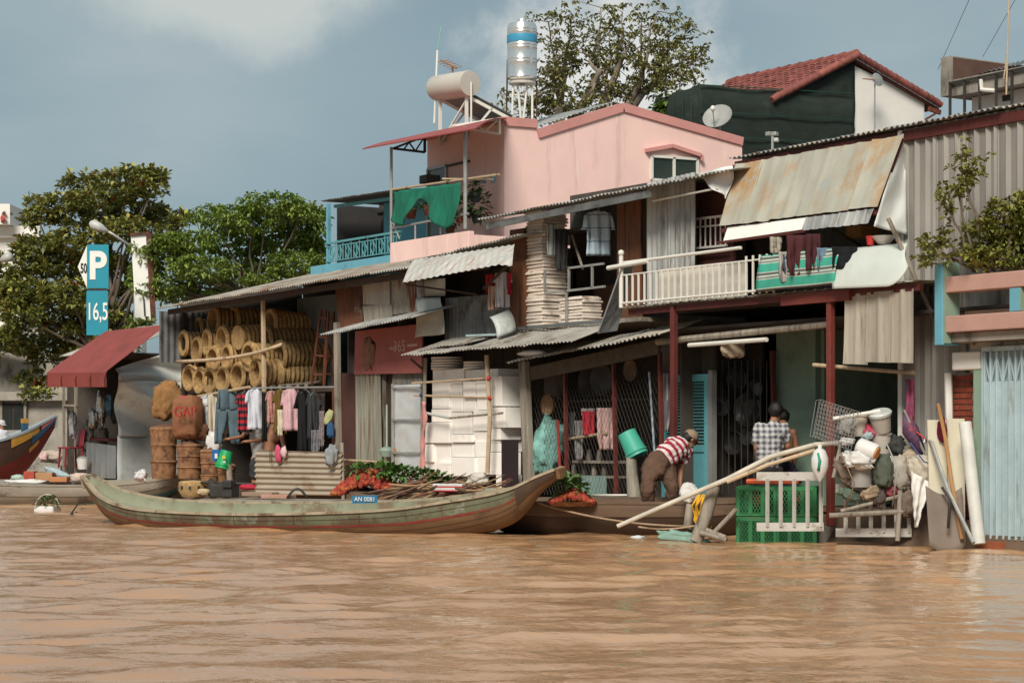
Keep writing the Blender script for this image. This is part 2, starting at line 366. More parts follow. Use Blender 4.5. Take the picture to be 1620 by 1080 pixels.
# ================================================================== THE SETTING
# muddy river: one sheet, fine cells and real ripples in front of the houses, coarse towards the horizon
def water():
    xs = np.concatenate([np.array([-900, -500, -260, -140, -90, -60, -42]), np.arange(-30, 22.01, 0.085), np.array([30, 50, 90, 200, 600])])
    ys = np.concatenate([np.array([-700, -300, -120, -60, -35, -27]), np.arange(-20, 1.01, 0.085), np.array([8, 20, 60, 160, 400])])
    Xg, Yg = np.meshgrid(xs, ys, indexing='ij')
    rs = np.random.RandomState(5)
    h = np.zeros_like(Xg)
    base = math.atan2(FWD.y, FWD.x) + 0.08
    for k in range(46):
        lam = 0.22 * (1.062 ** k) if k < 38 else rs.uniform(2.5, 5)
        th = base + rs.normal(0, 0.5)
        kk = 2 * math.pi / lam
        ph = rs.uniform(0, 6.28)
        env = 0.65 + 0.35 * np.sin(Xg * rs.uniform(.1, .5) + Yg * rs.uniform(.1, .5) + rs.uniform(0, 6))
        h += (0.0125 * lam ** 0.72 / (kk * lam) * 2.6 if lam < 2.4 else 0.0028) * env * np.sin(kk * (Xg * math.cos(th) + Yg * math.sin(th)) + ph)
    win = np.clip((Xg + 30) / 6, 0, 1) * np.clip((22 - Xg) / 3, 0, 1) * np.clip((Yg + 20) / 3, 0, 1) * np.clip((1 - Yg) / 1.2, 0.2, 1)
    h *= win
    nx, ny = Xg.shape
    vs = np.stack([Xg, Yg, h], -1).reshape(-1, 3)
    i, j = np.meshgrid(np.arange(nx - 1), np.arange(ny - 1), indexing='ij')
    a = (i * ny + j).ravel()
    fs = np.stack([a, a + ny, a + ny + 1, a + 1], 1)
    me = bpy.data.meshes.new('water')
    me.vertices.add(len(vs)); me.vertices.foreach_set('co', vs.ravel())
    me.loops.add(fs.size); me.loops.foreach_set('vertex_index', fs.ravel())
    me.polygons.add(len(fs)); me.polygons.foreach_set('loop_start', np.arange(0, fs.size, 4)); me.polygons.foreach_set('loop_total', np.full(len(fs), 4))
    me.polygons.foreach_set('use_smooth', np.ones(len(fs), bool))
    me.update(); me.validate()
    m = bpy.data.materials.new('muddy water'); m.use_nodes = True
    N = m.node_tree.nodes; L = m.node_tree.links; b = N['Principled BSDF']
    t = N.new('ShaderNodeTexCoord')
    n = N.new('ShaderNodeTexNoise'); n.inputs['Scale'].default_value = 0.35; n.inputs['Detail'].default_value = 5; L.new(t.outputs['Object'], n.inputs['Vector'])
    rp = N.new('ShaderNodeValToRGB'); L.new(n.outputs[0], rp.inputs[0])
    rp.color_ramp.elements[0].position = .3; rp.color_ramp.elements[1].position = .7
    rp.color_ramp.elements[0].color = (0.40, 0.215, 0.107, 1); rp.color_ramp.elements[1].color = (0.49, 0.28, 0.148, 1)
    L.new(rp.outputs[0], b.inputs['Base Color'])
    b.inputs['Roughness'].default_value = 0.06; b.inputs['IOR'].default_value = 1.34; b.inputs['Specular IOR Level'].default_value = 0.5
    n2 = N.new('ShaderNodeTexNoise'); n2.inputs['Scale'].default_value = 9; n2.inputs['Detail'].default_value = 4; n2.inputs['Roughness'].default_value = .55; L.new(t.outputs['Object'], n2.inputs['Vector'])
    bu = N.new('ShaderNodeBump'); bu.inputs['Strength'].default_value = 0.24; bu.inputs['Distance'].default_value = 0.04
    L.new(n2.outputs[0], bu.inputs['Height']); L.new(bu.outputs[0], b.inputs['Normal'])
    me.materials.append(m)
    o = bpy.data.objects.new('water', me); col.objects.link(o); struct(o)
water()
# the bank the houses stand on, running inland; the street behind on the left
GZ = 0.36
g = MB()
g.grid(lambda u, v: (-24 + 38 * u, -0.35 + 45 * v + 0.12 * mnoise.noise(V((u * 30, 0, 0))) * (v == 0), GZ + (0.05 * mnoise.noise(V((u * 20, v * 20, 3)))) ), 120, 30)
g.grid(lambda u, v: (-24 + 38 * u, -0.35 - 0.35 * v + 0.12 * mnoise.noise(V((u * 30, 0, 0))), (GZ + 0.05 * mnoise.noise(V((u * 20, 0, 3)))) * (1 - v) - 0.5 * v + 0.06 * mnoise.noise(V((u * 50, v * 3, 0)))), 120, 5)
struct(g.build('river_bank', mud, smooth=True))
g = MB()
g.grid(lambda u, v: (-460 + 436 * u, 2 + 500 * v, 0.42), 4, 4); g.grid(lambda u, v: (-24 + 500 * u, 42 + 460 * v, 0.42), 4, 4)
g.grid(lambda u, v: (14 + 300 * u, 0 + 60 * v, 0.40), 4, 4)
g.grid(lambda u, v: (-460 + 436 * u, 2, 0.42 - 0.9 * v), 4, 1)
struct(g.build('ground', M('street ground', (0.16, 0.13, 0.10), .95, var=.3, rv=0)))

# ------------------------------------------------------------------ sheet helper: several corrugated sheets side by side
def sheets(parent, name, A, B, C, E, n, mats, pitch=.08, amp=.012, nv=2, jit=.015, lap=.04, sag=.012, shape=0):
    A, B, C, E = V(A), V(B), V(C), V(E); out = []
    for k in range(n):
        u0, u1 = k / n, min(1, (k + 1) / n + lap / max(.1, (B - A).length))
        nrm = (B - A).cross(E - A).normalized() * (0.004 * (k % 2) + 0.001 * k)
        j = rnd.uniform(-jit, jit); dv = (E - A).normalized()
        a, b = A.lerp(B, u0) + nrm - dv * j, A.lerp(B, u1) + nrm - dv * j
        e_, c_ = E.lerp(C, u0) + nrm, E.lerp(C, u1) + nrm
        m = MB(); m.corr(a, b, c_, e_, pitch, amp, nv, .003, sag, rnd.random() * 50, shape)
        mt = mats[k % len(mats)] if isinstance(mats, (list, tuple)) else mats
        out.append(m.build(name, mt, parent, smooth='auto'))
    return out
def part(parent, name, mat, *ops, smooth=False, bevel=0.0):
    m = MB()
    for op in ops: getattr(m, op[0])(*op[1:])
    return m.build(name, mat, parent, smooth, bevel)
def post(parent, name, mat, px, py0, py1, Y, w=.1, lean=0):
    p, q = W(px + lean, py1, Y), W(px, py0, Y)
    return part(parent, name, mat, ('bar', p, q, w, w, (0, 1, 0)))
def pole(parent, name, mat, a, b, r=.02, n=8):
    return part(parent, name, mat, ('tube', [a, b], r, n), smooth='auto')

# ================================================================== HOUSE E (far right, blue folding gate, pink terrace)
YB = -0.75
hE = T('gate_house', 'house with pale blue folding gate and pink terrace at the right edge', 'house', (X_(1560, -.35), 0, GZ))
xe0, xe1 = X_(1493, YB), X_(1493, YB) + 3.6
def beamE(y0, y1):
    return ('bb', xe0 + .002, xe1, YB + .02, YB + .22, Z_(1494, y1, YB), Z_(1494, y0, YB))
part(hE, 'terrace_beam', pink_beam, beamE(438, 463), bevel=.012)
part(hE, 'terrace_beam', pink_beam, beamE(500, 526), bevel=.012)
part(hE, 'terrace_post', blue_paint, ('bb', X_(1480, YB), xe0, YB - .02, YB + .24, Z_(1486, 546, YB), Z_(1486, 416, YB)), bevel=.01)
part(hE, 'post_side', mint_wall, ('bb', xe0, xe0 + .012, YB + .0, YB + .235, Z_(1486, 543, YB), Z_(1486, 418, YB)))
for k in (0, 1):
    px = 1594 if k == 0 else 1700
    x0 = X_(px, YB); zt, zb = Z_(1494, 464, YB), Z_(1494, 499, YB)
    part(hE, 'terrace_post', blue_paint, ('bb', x0, x0 + .15, YB + .03, YB + .2, zb, zt))
    part(hE, 'post_side', mint_wall, ('bb', x0 + .15, x0 + .162, YB + .032, YB + .198, zb, zt))
zs = Z_(1494, 527, YB)
part(hE, 'terrace_slab', concrete, ('bb', xe0 - .1, xe1, YB + .1, 1.5, zs - .1, zs))
part(hE, 'wall', M('peeling plaster', (0.55, 0.5, 0.42), .9, var=.15, dirt=(.06, .05, .04), da=.42, ds=5, rv=0), ('bb', xe0 - .02, xe1, -.32, -.1, Z_(1510, 590, -.32), zs - .1))
part(hE, 'wall_panel', white_paint, ('bb', X_(1505, -.42), X_(1550, -.42), -.42, -.325, Z_(1530, 585, -.42), Z_(1530, 556, -.42)), bevel=.02)
part(hE, 'door_pillar', mint_wall, ('bb', X_(1540, -.42), X_(1555, -.42), -.42, -.1, 0.1, Z_(1547, 585, -.42)))
gx0, gy = X_(1555, -.45), -.45
gt, gm, gb = Z_(1558, 556, gy), Z_(1558, 604, gy), Z_(1558, 852, gy)
gate_blue = M('pale blue gate', (0.36, 0.46, 0.49), .5, var=.14, scale=3, dirt=(.22, .25, .24), da=.42, ds=3, dst=(3, 3, .4), rv=.05, bump=.03)
gate = part(hE, 'folding_gate', gate_blue, ('bb', gx0, gx0 + 1.6, gy + .07, gy + .09, gb, gt), ('bb', gx0, gx0 + 1.6, gy - .005, gy + .07, gt, gt + .05), ('bb', gx0 - .02, gx0 + .0, gy - .005, gy + .1, gb, gt + .05))
sl = None
for k in range(17):
    x = gx0 + .012 + k * .094
    if sl is None:
        sl = part(gate, 'gate_slat', gate_blue, ('bb', x, x + .084, gy + .02, gy + .05, gb + .04, gm), ('bb', x - .008, x + .014, gy + .0, gy + .045, gb, gt - .004), bevel=.006)
    else:
        c = sl.copy(); col.objects.link(c); c.parent = gate; c.location = (x - gx0 - .012, rnd.uniform(-.004, .004), 0)
    if k % 2 == 0 and k < 16:
        part(gate, 'lattice_bar', gate_blue, ('bar', (x + .01, gy + .01, gt - .08), (x + .09, gy + .01, gm - .02), .016, .008), ('bar', (x + .18, gy + .01, gt - .08), (x + .1, gy + .01, gm - .02), .016, .008))
part(hE, 'wall', MATS['peeling plaster'], ('bb', gx0 + 1.62, xe1, -.40, -.12, .05, zs - .11))
part(hE, 'threshold', M('orange brick', (.30, .09, .04), .9), ('bb', gx0, gx0 + .35, gy - .1, gy + .05, -.1, gb - .02))
# brick pier beside the gate: bricks one by one
pier = part(hE, 'brick_pier', M('mortar', (.22, .17, .13), .95), ('bb', X_(1499, -.2), X_(1541, -.2), -.192, .0, .05, Z_(1520, 590, -.2)))
brick_m = M('red brick', (0.24, 0.052, 0.028), .9, var=.35, scale=9, dirt=(.10, .04, .03), da=.3, ds=9, rv=.25)
bx0, bx1 = X_(1499, -.2), X_(1541, -.2); bz = .08; br = None; r_ = 0
while bz < Z_(1520, 592, -.2) - .06:
    x = bx0 - (.1 if r_ % 2 else 0)
    while x < bx1 - .02:
        a, b = max(x, bx0), min(x + .19, bx1)
        if b - a > .03:
            if b - a > .188:
                if br is None:
                    br = part(pier, 'brick', brick_m, ('bb', a, b, -.21, -.19, bz, bz + .055), bevel=.004); br_p = (a, bz)
                else:
                    c = br.copy(); col.objects.link(c); c.parent = pier; c.location = (a - br_p[0], rnd.uniform(-.004, .003), bz - br_p[1])
            else:
                part(pier, 'brick', brick_m, ('bb', a, b, -.21 + rnd.uniform(-.003, .003), -.19, bz, bz + .055))
        x += .20
    bz += .068; r_ += 1
tag(pole(None, 'drain_pipe', white_paint, W(1500, 590, -.3), W(1502, 668, -.3), .045), 'thin white drain pipe standing against the brick pier', 'pipe')
# ================================================================== HOUSE D (upper right: rusty awning, corrugated wall, red posts)
hD = T('corrugated_house', 'tin-walled house with a big rusty awning above a red-posted ground floor', 'house', (X_(1300, 0), 0, GZ))
rib = M('ribbed grey wall sheet', (0.27, 0.255, 0.23), 0.6, 0.2, 0.2, 1.8, (1.5, 1.5, .4), dirt=(0.20, 0.18, 0.155), da=.45, ds=2.4, dst=(3, 3, .3), bump=.04, rv=.1)
A, B = W(1433, 900, .02), W(1790, 900, .02)
def topz(px, Y): return Z_(px, 253 - (px - 1148) * .1865, Y)
sheets(hD, 'wall_sheet', (A.x, .02, .1), (B.x, .02, .1), (B.x, .02, topz(1433, 0) - .03 + (topz(1640, 0) - topz(1433, 0)) * (B.x - A.x) / (X_(1640, 0) - A.x)), (A.x, .02, topz(1433, 0) - .03), 7, [rib, rib, rib], .19, .03, 3, .01, .05, .01, 1)
part(hD, 'corner_post', white_paint, ('bb', A.x - .07, A.x - .005, -.045, .03, .1, topz(1433, 0) - .05))
# roof: eave seen edge-on, sheets rise inland
Ye = -.12
rL, rR = W(1150, 251, Ye), W(1660, 157, Ye)
rR = rL + (rR - rL) * ((B.x - rL.x) / (rR.x - rL.x))
sheets(hD, 'roof_sheet', rL, rR, rR + V((0, 4.2, .42)), rL + V((0, 4.2, .42)), 11, [galv_old, galv], .09, .016, 2, .05, .04, .01)
part(hD, 'eave_beam', dark_red, ('bar', rL + V((.05, .12, -.1)), rR + V((0, .12, -.1)), .06, .12))
# the big tilted awning of six stained sheets
awn_m = M('rust stained awning', (0.385, 0.375, 0.31), 0.75, 0.05, 0.18, 1.2, (1.5, 1, 1), dirt=(0.38, 0.235, 0.115), da=.52, ds=1.3, dst=(1.2, 1.2, .8), dirt2=(0.30, 0.36, 0.36), da2=.36, ds2=2.6, rv=.07, bump=.05)
aw = part(hD, 'awning', dark_red, ('bar', W(1142, 365, -.57), W(1385, 336, -.57), .03, .05), ('bar', W(1160, 262, -.1), W(1142, 365, -.57), .03), ('bar', W(1428, 220, -.1), W(1385, 340, -.57), .03))
sheets(aw, 'awning_sheet', W(1139, 358, -.6), W(1388, 328, -.6), W(1430, 214, -.13), W(1165, 260, -.13), 6, awn_m, .21, .006, 5, .012, .03, .02, 1)
part(aw, 'white_valance', M('white board', (.78, .76, .70), .5, var=.04, rv=0, bump=0), ('grid', lambda u, v: W(1144, 381, -.66).lerp(W(1268, 363, -.66), u).lerp(W(1151, 360, -.58).lerp(W(1275, 344, -.58), u), v), 6, 2, .006))
sheets(aw, 'grey_valance', W(1270, 365, -.65), W(1375, 352, -.65), W(1384, 330, -.59), W(1276, 344, -.59), 2, galv, .16, .01, 2, .01, .03, .008, 1)
part(aw, 'awning_rail', dark_red, ('bar', W(1136, 384, -.66), W(1272, 366, -.66), .03, .03))
# silver tarp closing the right end of the awning
def tarp_side(u, v):
    top, bot = W(1428, 212, -.08).lerp(W(1431, 214, -.0), u), W(1382, 358, -.62).lerp(W(1436, 372, -.0), u)
    p = top.lerp(bot, v ** .85); p += V((.05, -.05, 0)) * math.sin(u * 5 + v * 3) * .5 * (1 - abs(2 * v - 1) * .3) + V((.03, -.03, 0)) * mnoise.noise(V((u * 3, v * 4, 1)))
    return p
tag(part(None, 'side_tarpaulin', tarp, ('grid', tarp_side, 12, 24, .004), smooth=True), 'crumpled silver tarpaulin closing the right end of the rusty awning', 'tarpaulin')
# balcony: floor sheets, beams, railing, white panel
YF = -.7
zfl = Z_(985, 487, YF)
bL, bR = W(980, 487, YF), W(1447, 452, YF)
zf = bL.z
sheets(hD, 'floor_sheet', (bL.x, YF, zf), (bR.x, YF, zf), (bR.x, .6, zf + .03), (bL.x, .6, zf + .03), 6, galv_old, .20, .014, 1, .004, .03, 0, 1)
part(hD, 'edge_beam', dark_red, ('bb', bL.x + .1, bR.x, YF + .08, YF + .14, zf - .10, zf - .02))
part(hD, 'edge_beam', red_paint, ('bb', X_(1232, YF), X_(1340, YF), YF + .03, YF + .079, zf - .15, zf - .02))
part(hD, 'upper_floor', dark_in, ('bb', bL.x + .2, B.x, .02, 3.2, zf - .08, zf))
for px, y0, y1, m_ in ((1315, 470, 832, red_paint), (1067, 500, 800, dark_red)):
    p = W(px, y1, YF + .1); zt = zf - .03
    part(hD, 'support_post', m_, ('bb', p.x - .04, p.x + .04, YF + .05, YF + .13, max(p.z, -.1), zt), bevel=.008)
# dark interior shell
xl, xr = X_(1060, 0), B.x - .1
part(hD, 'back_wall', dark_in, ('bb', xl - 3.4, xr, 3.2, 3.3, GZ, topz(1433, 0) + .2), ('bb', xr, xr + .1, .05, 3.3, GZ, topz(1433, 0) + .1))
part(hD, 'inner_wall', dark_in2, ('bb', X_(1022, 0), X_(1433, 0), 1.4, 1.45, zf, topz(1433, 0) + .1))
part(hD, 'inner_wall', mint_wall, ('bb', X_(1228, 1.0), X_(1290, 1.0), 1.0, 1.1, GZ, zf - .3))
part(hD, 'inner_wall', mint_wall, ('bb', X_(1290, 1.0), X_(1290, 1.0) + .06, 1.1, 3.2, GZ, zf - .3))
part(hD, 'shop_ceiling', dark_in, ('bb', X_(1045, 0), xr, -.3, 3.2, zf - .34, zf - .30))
pole(hD, 'ceiling_pole', wood_grey, W(1040, 541, -.4), W(1312, 513, -.4), .045)
pole(hD, 'lamp_tube', white_paint, W(1090, 546, -.45), W(1213, 537, -.45), .03)
pole(hD, 'curtain_pole', bamboo, W(1287, 577, -.5), W(1447, 590, -.3), .025)
part(hD, 'wall_above_door', dark_in2, ('bb', X_(1046, .45), X_(1130, .45), .45, .5, Z_(1090, 596, .45), zf - .3))
# balcony railing with bars
rz1 = Z_(985, 416, YF) ; xn = bL.x + .04
rail = part(hD, 'railing', white_paint, ('tube', [(xn, YF, zf), (xn, YF, rz1 + .10)], .032, 10), ('tube', [(xn, YF, rz1), (X_(1172, YF), YF, rz1 + .015)], .022, 8), ('tube', [(xn, YF, zf + .06), (X_(1225, YF), YF, zf + .06)], .018, 6), ('tube', [(xn, YF, rz1 - .17), (X_(1225, YF), YF, rz1 - .16)], .012, 6),
            ('blob', (xn, YF, rz1 + .14), (.045, .045, .045), 1, 0, 10, 6), smooth='auto')
k = 0; x = xn + .13
while x < X_(1228, YF):
    part(rail, 'rail_bar', white_paint, ('bb', x - .011, x + .011, YF - .011, YF + .011, zf + .02, rz1 - (.165 if x < X_(1170, YF) else .1)))
    x += .135
part(hD, 'balcony_panel', M('cream board', (.60, .56, .48), .7, var=.08, dirt=(.42, .38, .31), da=.3, ds=1.5, dst=(2, 2, .5), rv=0), ('bb', X_(1043, YF + .28), X_(1180, YF + .28), YF + .28, YF + .31, zf + .04, Z_(1100, 420, YF + .28)))
part(hD, 'pipe_rail', white_paint, ('tube', [W(962, 424, YF - .02), W(1025, 413, YF - .02)], .032, 10), smooth='auto')
# corrugated upright sheet behind the railing, dark red inner wall, window bars
sheets(hD, 'upper_wall_sheet', (X_(1024, .0), 0.0, zf), (X_(1100, .0), 0.0, zf), (X_(1100, .0), 0.0, Z_(1100, 272, 0)), (X_(1024, .0), 0.0, Z_(1024, 290, 0)), 2, galv, .11, .02, 3, .01, .04, .015)
part(hD, 'maroon_wall', M('maroon wall', (.09, .028, .022), .85, rv=0), ('bb', X_(1102, .35), X_(1160, .35), .35, .4, zf, Z_(1130, 285, .35)))
wf = part(hD, 'window_grille', white_paint, ('bar', W(1098, 347, .2), W(1150, 341, .2), .03), ('bar', W(1098, 360, .2), W(1150, 355, .2), .02), ('bar', W(1098, 393, .2), W(1150, 388, .2), .03))
for k in range(7):
    pole(wf, 'grille_bar', white_paint, W(1100 + k * 8, 347 - k * .9, .2), W(1100 + k * 8, 393 - k * .8, .2), .012, 6)
part(hD, 'tilted_board', galv_dark, ('grid', lambda u, v: W(985, 415, -.72).lerp(W(945, 527, -.95), v).lerp(W(1000, 420, -.3).lerp(W(975, 523, -.6), v), u), 2, 4, .02))
# panel hung below the balcony
sheets(hD, 'hanging_sheet', W(1335, 573, -.62), W(1446, 577, -.62), W(1446, 456, -.62), W(1338, 466, -.62), 3, cream_sheet, .25, .014, 3, .02, .03, .012, 1)

# ================================================================== HOUSE C (foam tray store above, wire-fronted shop below)
hC = T('tray_store_house', 'open-fronted upper store under a grey tin eave above the wire mesh shop', 'house', (X_(900, 0), 0, GZ))
cL, cR = W(757, 347, -.55), W(1152, 270, -.55)
sheets(hC, 'roof_sheet', cL, cR, cR + V((0, 4.0, .7)), cL + V((0, 4.0, .7)), 6, [galv, galv_old], .085, .015, 2, .03, .04, .01)
part(hC, 'fascia', galv_dark, ('bar', W(770, 358, -.5), W(1030, 306, -.5), .03, .10))
part(hC, 'fascia_board', wood_grey, ('bar', W(930, 322, -.42), W(1020, 308, -.42), .03, .10))
cx0, cx1 = X_(826, 0), X_(1022, 0)
zc = Z_(830, 517, 0)
part(hC, 'upper_floor', wood_grey, ('bb', cx0, cx1, -.1, 3.2, zc - .06, zc))
part(hC, 'inner_wall', dark_in, ('bb', cx0 - .6, cx1 + .6, 1.3, 1.35, GZ, Z_(900, 282, 0)))
part(hC, 'inner_wall', M('brown panel', (.09, .04, .024), .85, rv=0), ('bb', X_(905, .5), X_(955, .5), .9, .95, zc, zc + .62))
part(hC, 'wood_board', wood_brown, ('bb', X_(976, .12), X_(1014, .12), .12, .15, zc + .02, Z_(995, 312, .12)))
part(hC, 'roof_post', wood_brown, ('bb', X_(806, -.1), X_(829, -.1), -.1, .12, Z_(818, 528, -.1), Z_(818, 362, -.1)), bevel=.01)
part(hC, 'floor_edge', galv_dark, ('bar', W(815, 520, -.2), W(952, 508, -.2), .04, .05))
fr = part(hC, 'front_rail', steel, ('bar', W(900, 424, -.12), W(955, 417, -.12), .03), ('bar', W(862, 464, -.12), W(957, 453, -.12), .03), ('bar', W(900, 424, -.12), W(900, 458, -.12), .03), ('bar', W(937, 420, -.12), W(937, 455, -.12), .03), ('bar', W(896, 458, -.12), W(896, 512, -.12), .03), ('bar', W(862, 428, -.12), W(862, 462, -.12), .03))
part(hC, 'inner_post', wood_brown, ('bb', X_(1008, .18), X_(1014, .18), .17, .22, zc, Z_(1010, 306, .18)))
pole(hC, 'prop_stick', wood_grey, W(905, 372, .2), W(922, 425, -.1), .02)
# lower canopy in front (two runs of old sheets)
def canopy(parent, L, R, Yo, Yi, dz, n, mats, **k):
    a, b = W(*L, Yo), W(*R, Yo)
    return sheets(parent, 'canopy_sheet', a, b, V((b.x, Yi, b.z + dz)), V((a.x, Yi, a.z + dz)), n, mats, **k)
canopy(hC, (803, 573), (1045, 529), -.75, .0, .22, 4, [galv_old, cream_sheet], pitch=.1, amp=.016, jit=.03, sag=.02)
part(hC, 'foam_scrap', foam, ('blob', W(845, 559, -.62), (.30, .16, .05), 4, .3, 14, 8, 2.0), smooth=True)
bmL, bmR = W(836, 592, -.25), W(1043, 548, -.25)
part(hC, 'lintel', M('fringed lintel', (.115, .092, .07), .9, var=.3, scale=6, dirt=(.06, .045, .035), da=.4, ds=8), ('bar', bmL, bmR, .05, .20))
# the wire shop: posts, mesh, floor, back
shop_y = -.2
part(hC, 'shop_post', wood_grey, ('bar', W(838, 778, -.3), W(829, 572, -.3), .18, .10, (0, 1, 0)), bevel=.01)
for px0, px1, y0, y1 in ((897, 894, 590, 755), (975, 971, 573, 782), (1047, 1044, 556, 705)):
    part(hC, 'shop_post', dark_red, ('bar', W(px0, y1, shop_y), W(px1, y0, shop_y), .05, .05, (0, 1, 0)))
mesh = MB()
x0m, x1m = X_(846, shop_y), X_(1043, shop_y)
z0m = Z_(900, 785, shop_y)
def lintz(x): 
    u = (x - bmL.x) / (bmR.x - bmL.x); return bmL.z + (bmR.z - bmL.z) * u - .09
st = .085
k = -40
while k < 60:
    for sgn in (1, -1):
        pts = []
        for i in range(0, 40):
            x = x0m + k * st + i * st * .55; z = (z0m + i * st) if sgn == 1 else (z0m + 2.4 - i * st)
            if x0m <= x <= x1m and z0m <= z <= lintz(x): pts.append(V((x, shop_y - .01 + .004 * sgn, z)))
        if len(pts) > 1: mesh.tube([pts[0], pts[-1]], .0022, 3, False)
    k += 1
mesh.build('wire_mesh', M('rusty wire', (.05, .043, .036), .6, .4), hC)
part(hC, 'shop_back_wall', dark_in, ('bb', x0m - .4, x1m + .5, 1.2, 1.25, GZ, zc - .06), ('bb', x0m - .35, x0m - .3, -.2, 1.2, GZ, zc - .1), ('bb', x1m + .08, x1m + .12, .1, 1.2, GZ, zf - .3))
part(hC, 'shelf', wood_dark, ('bb', x0m + .1, x1m - .4, .25, .6, Z_(930, 632, .25) - .03, Z_(930, 632, .25)))
part(hC, 'shelf', wood_grey, ('bb', X_(905, .1), X_(972, .1), .1, .4, Z_(930, 728, .1) - .04, Z_(930, 728, .1)))
part(hC, 'shelf', wood_grey, ('bb', X_(905, .1), X_(972, .1), .1, .4, Z_(930, 752, .1) - .03, Z_(930, 752, .1)))
part(hC, 'teal_panel', M('pale teal board', (.22, .32, .29), .8, rv=0), ('bb', X_(920, .08), X_(957, .08), .08, .11, GZ, Z_(940, 752, .08)))
pole(hC, 'shop_rail', bamboo, W(899, 694, -.05), W(960, 685, -.05), .022)
# teal shutter door of the next shop
dr = T('shutter_door', 'teal louvred wooden shutter door behind the bending man', 'door', (X_(1095, .3), .3, GZ))
dx0, dx1, dzt, dzb = X_(1048, .3), X_(1122, .3), Z_(1100, 592, .3), GZ
part(dr, 'door_frame', teal_paint, ('bb', dx0, dx0 + .09, .28, .33, dzb, dzt), ('bb', dx1 - .09, dx1, .28, .33, dzb, dzt), ('bb', dx0, dx1, .281, .329, dzt - .1, dzt), ('bb', dx0, dx1, .281, .329, dzb, dzb + .12), ('bb', dx0, dx1, .281, .329, Z_(1100, 703, .3) - .1, Z_(1100, 703, .3)),
     ('bb', (dx0 + dx1) / 2 - .05, (dx0 + dx1) / 2 + .05, .279, .331, dzb, dzt))
part(dr, 'door_panel', teal_paint, ('bb', dx0 + .05, dx1 - .05, .3, .32, dzb, Z_(1100, 703, .3)))
part(dr, 'jamb', M('grey jamb', (.2, .2, .19), .7), ('bb', dx1 + .01, dx1 + .09, .27, .36, dzb, dzt + .05))
zz = Z_(1100, 700, .3)
while zz < dzt - .1:
    part(dr, 'louvre', teal_paint, ('box', ((dx0 + dx1) / 2, .308, zz), (dx1 - dx0 - .1, .035, .012), 0, math.radians(-38)))
    zz += .045
# ================================================================== HOUSE B (striped tin awning above the foam boxes)
hB = T('awning_house', 'narrow tin house with a pale streaked awning above the foam boxes', 'house', (X_(720, 0), 0, GZ))
bx0_, bx1_ = X_(640, 0), X_(822, 0)
eL, eR = W(640, 416, -.45), W(822, 372, -.45)
sheets(hB, 'roof_sheet', eL, eR, eR + V((0, 3.6, .5)), eL + V((0, 3.6, .5)), 3, galv_old, .09, .015, 2, .05, .04, .02)
aw_b = M('streaked pale awning', (0.50, 0.48, 0.44), 0.7, .05, .2, 3, (4, 1, .5), dirt=(0.34, 0.16, 0.13), da=.42, ds=3.5, dst=(3.5, .6, .6), dirt2=(.28, .34, .33), da2=.4, ds2=4)
ab = part(hB, 'awning', wood_dark, ('bar', W(637, 449, -.98), W(755, 466, -.3), .03), ('bar', W(765, 457, -.5), W(815, 408, -.6), .03))
def awb(u, v):
    L = W(637, 447, -1.0).lerp(W(655, 411, -.42), v); R = W(808, 416, -1.0).lerp(W(812, 388, -.42), v)
    p = L.lerp(R, u); p.z += .05 * math.sin(v * 3.1) + .008 * math.sin(u * 2 * math.pi * 17) - .05 * (u > .9) * (u - .9) * 10 * (1 - v)
    return p
for k in range(3):
    a, b = k / 3, (k + 1) / 3 + .012
    part(ab, 'awning_sheet', aw_b, ('grid', lambda u, v, a=a, b=b, k=k: V(awb(a + (b - a) * u, v)) + V((0, 0, .004 * k)), 34, 6, .003), smooth='auto')
zb2 = Z_(640, 548, 0)
part(hB, 'upper_floor', dark_in, ('bb', bx0_ - .3, bx1_, -.05, 3.2, zb2 - .05, zb2))
part(hB, 'inner_wall', dark_in2, ('bb', bx0_, bx1_, 1.0, 1.05, GZ, eL.z - .05), ('bb', bx0_ - .05, bx0_, -.1, 1.0, zb2, eL.z - .1), ('bb', bx1_ - .05, bx1_, 0, 3.0, GZ, eL.z + .1))
sheets(hB, 'parapet_sheet', (X_(704, -.05), -.05, zb2), (X_(806, -.05), -.05, zb2), (X_(806, -.05), -.05, Z_(780, 466, -.05)), (X_(704, -.05), -.05, Z_(720, 470, -.05)), 3, galv_dark, .11, .014, 2, .02)
part(hB, 'cloth_screen', M('dusty screen', (.33, .30, .245), .9, dirt=(.22, .2, .17), da=.4), ('grid', lambda u, v: W(657, 443, -.1).lerp(W(704, 440, -.05), u).lerp(W(657, 470, -.1).lerp(W(704, 468, -.05), u), v) + V((0, .015 * math.sin(u * 9), 0)), 10, 4, .004), smooth=True)
def rag(u, v):
    p = W(658, 472, -.2).lerp(W(697, 470, -.2), u).lerp(W(656, 534, -.25).lerp(W(705, 528, -.25), u), v)
    p.y += .04 * math.sin(u * 7 + v * 3) * v + .03 * mnoise.noise(V((u * 4, v * 4, 0)))
    return p
tag(part(None, 'hanging_tarpaulin', tarp_d, ('grid', rag, 14, 12, .004), smooth=True), 'grey tarpaulin rag hanging below the pale streaked awning', 'tarpaulin')
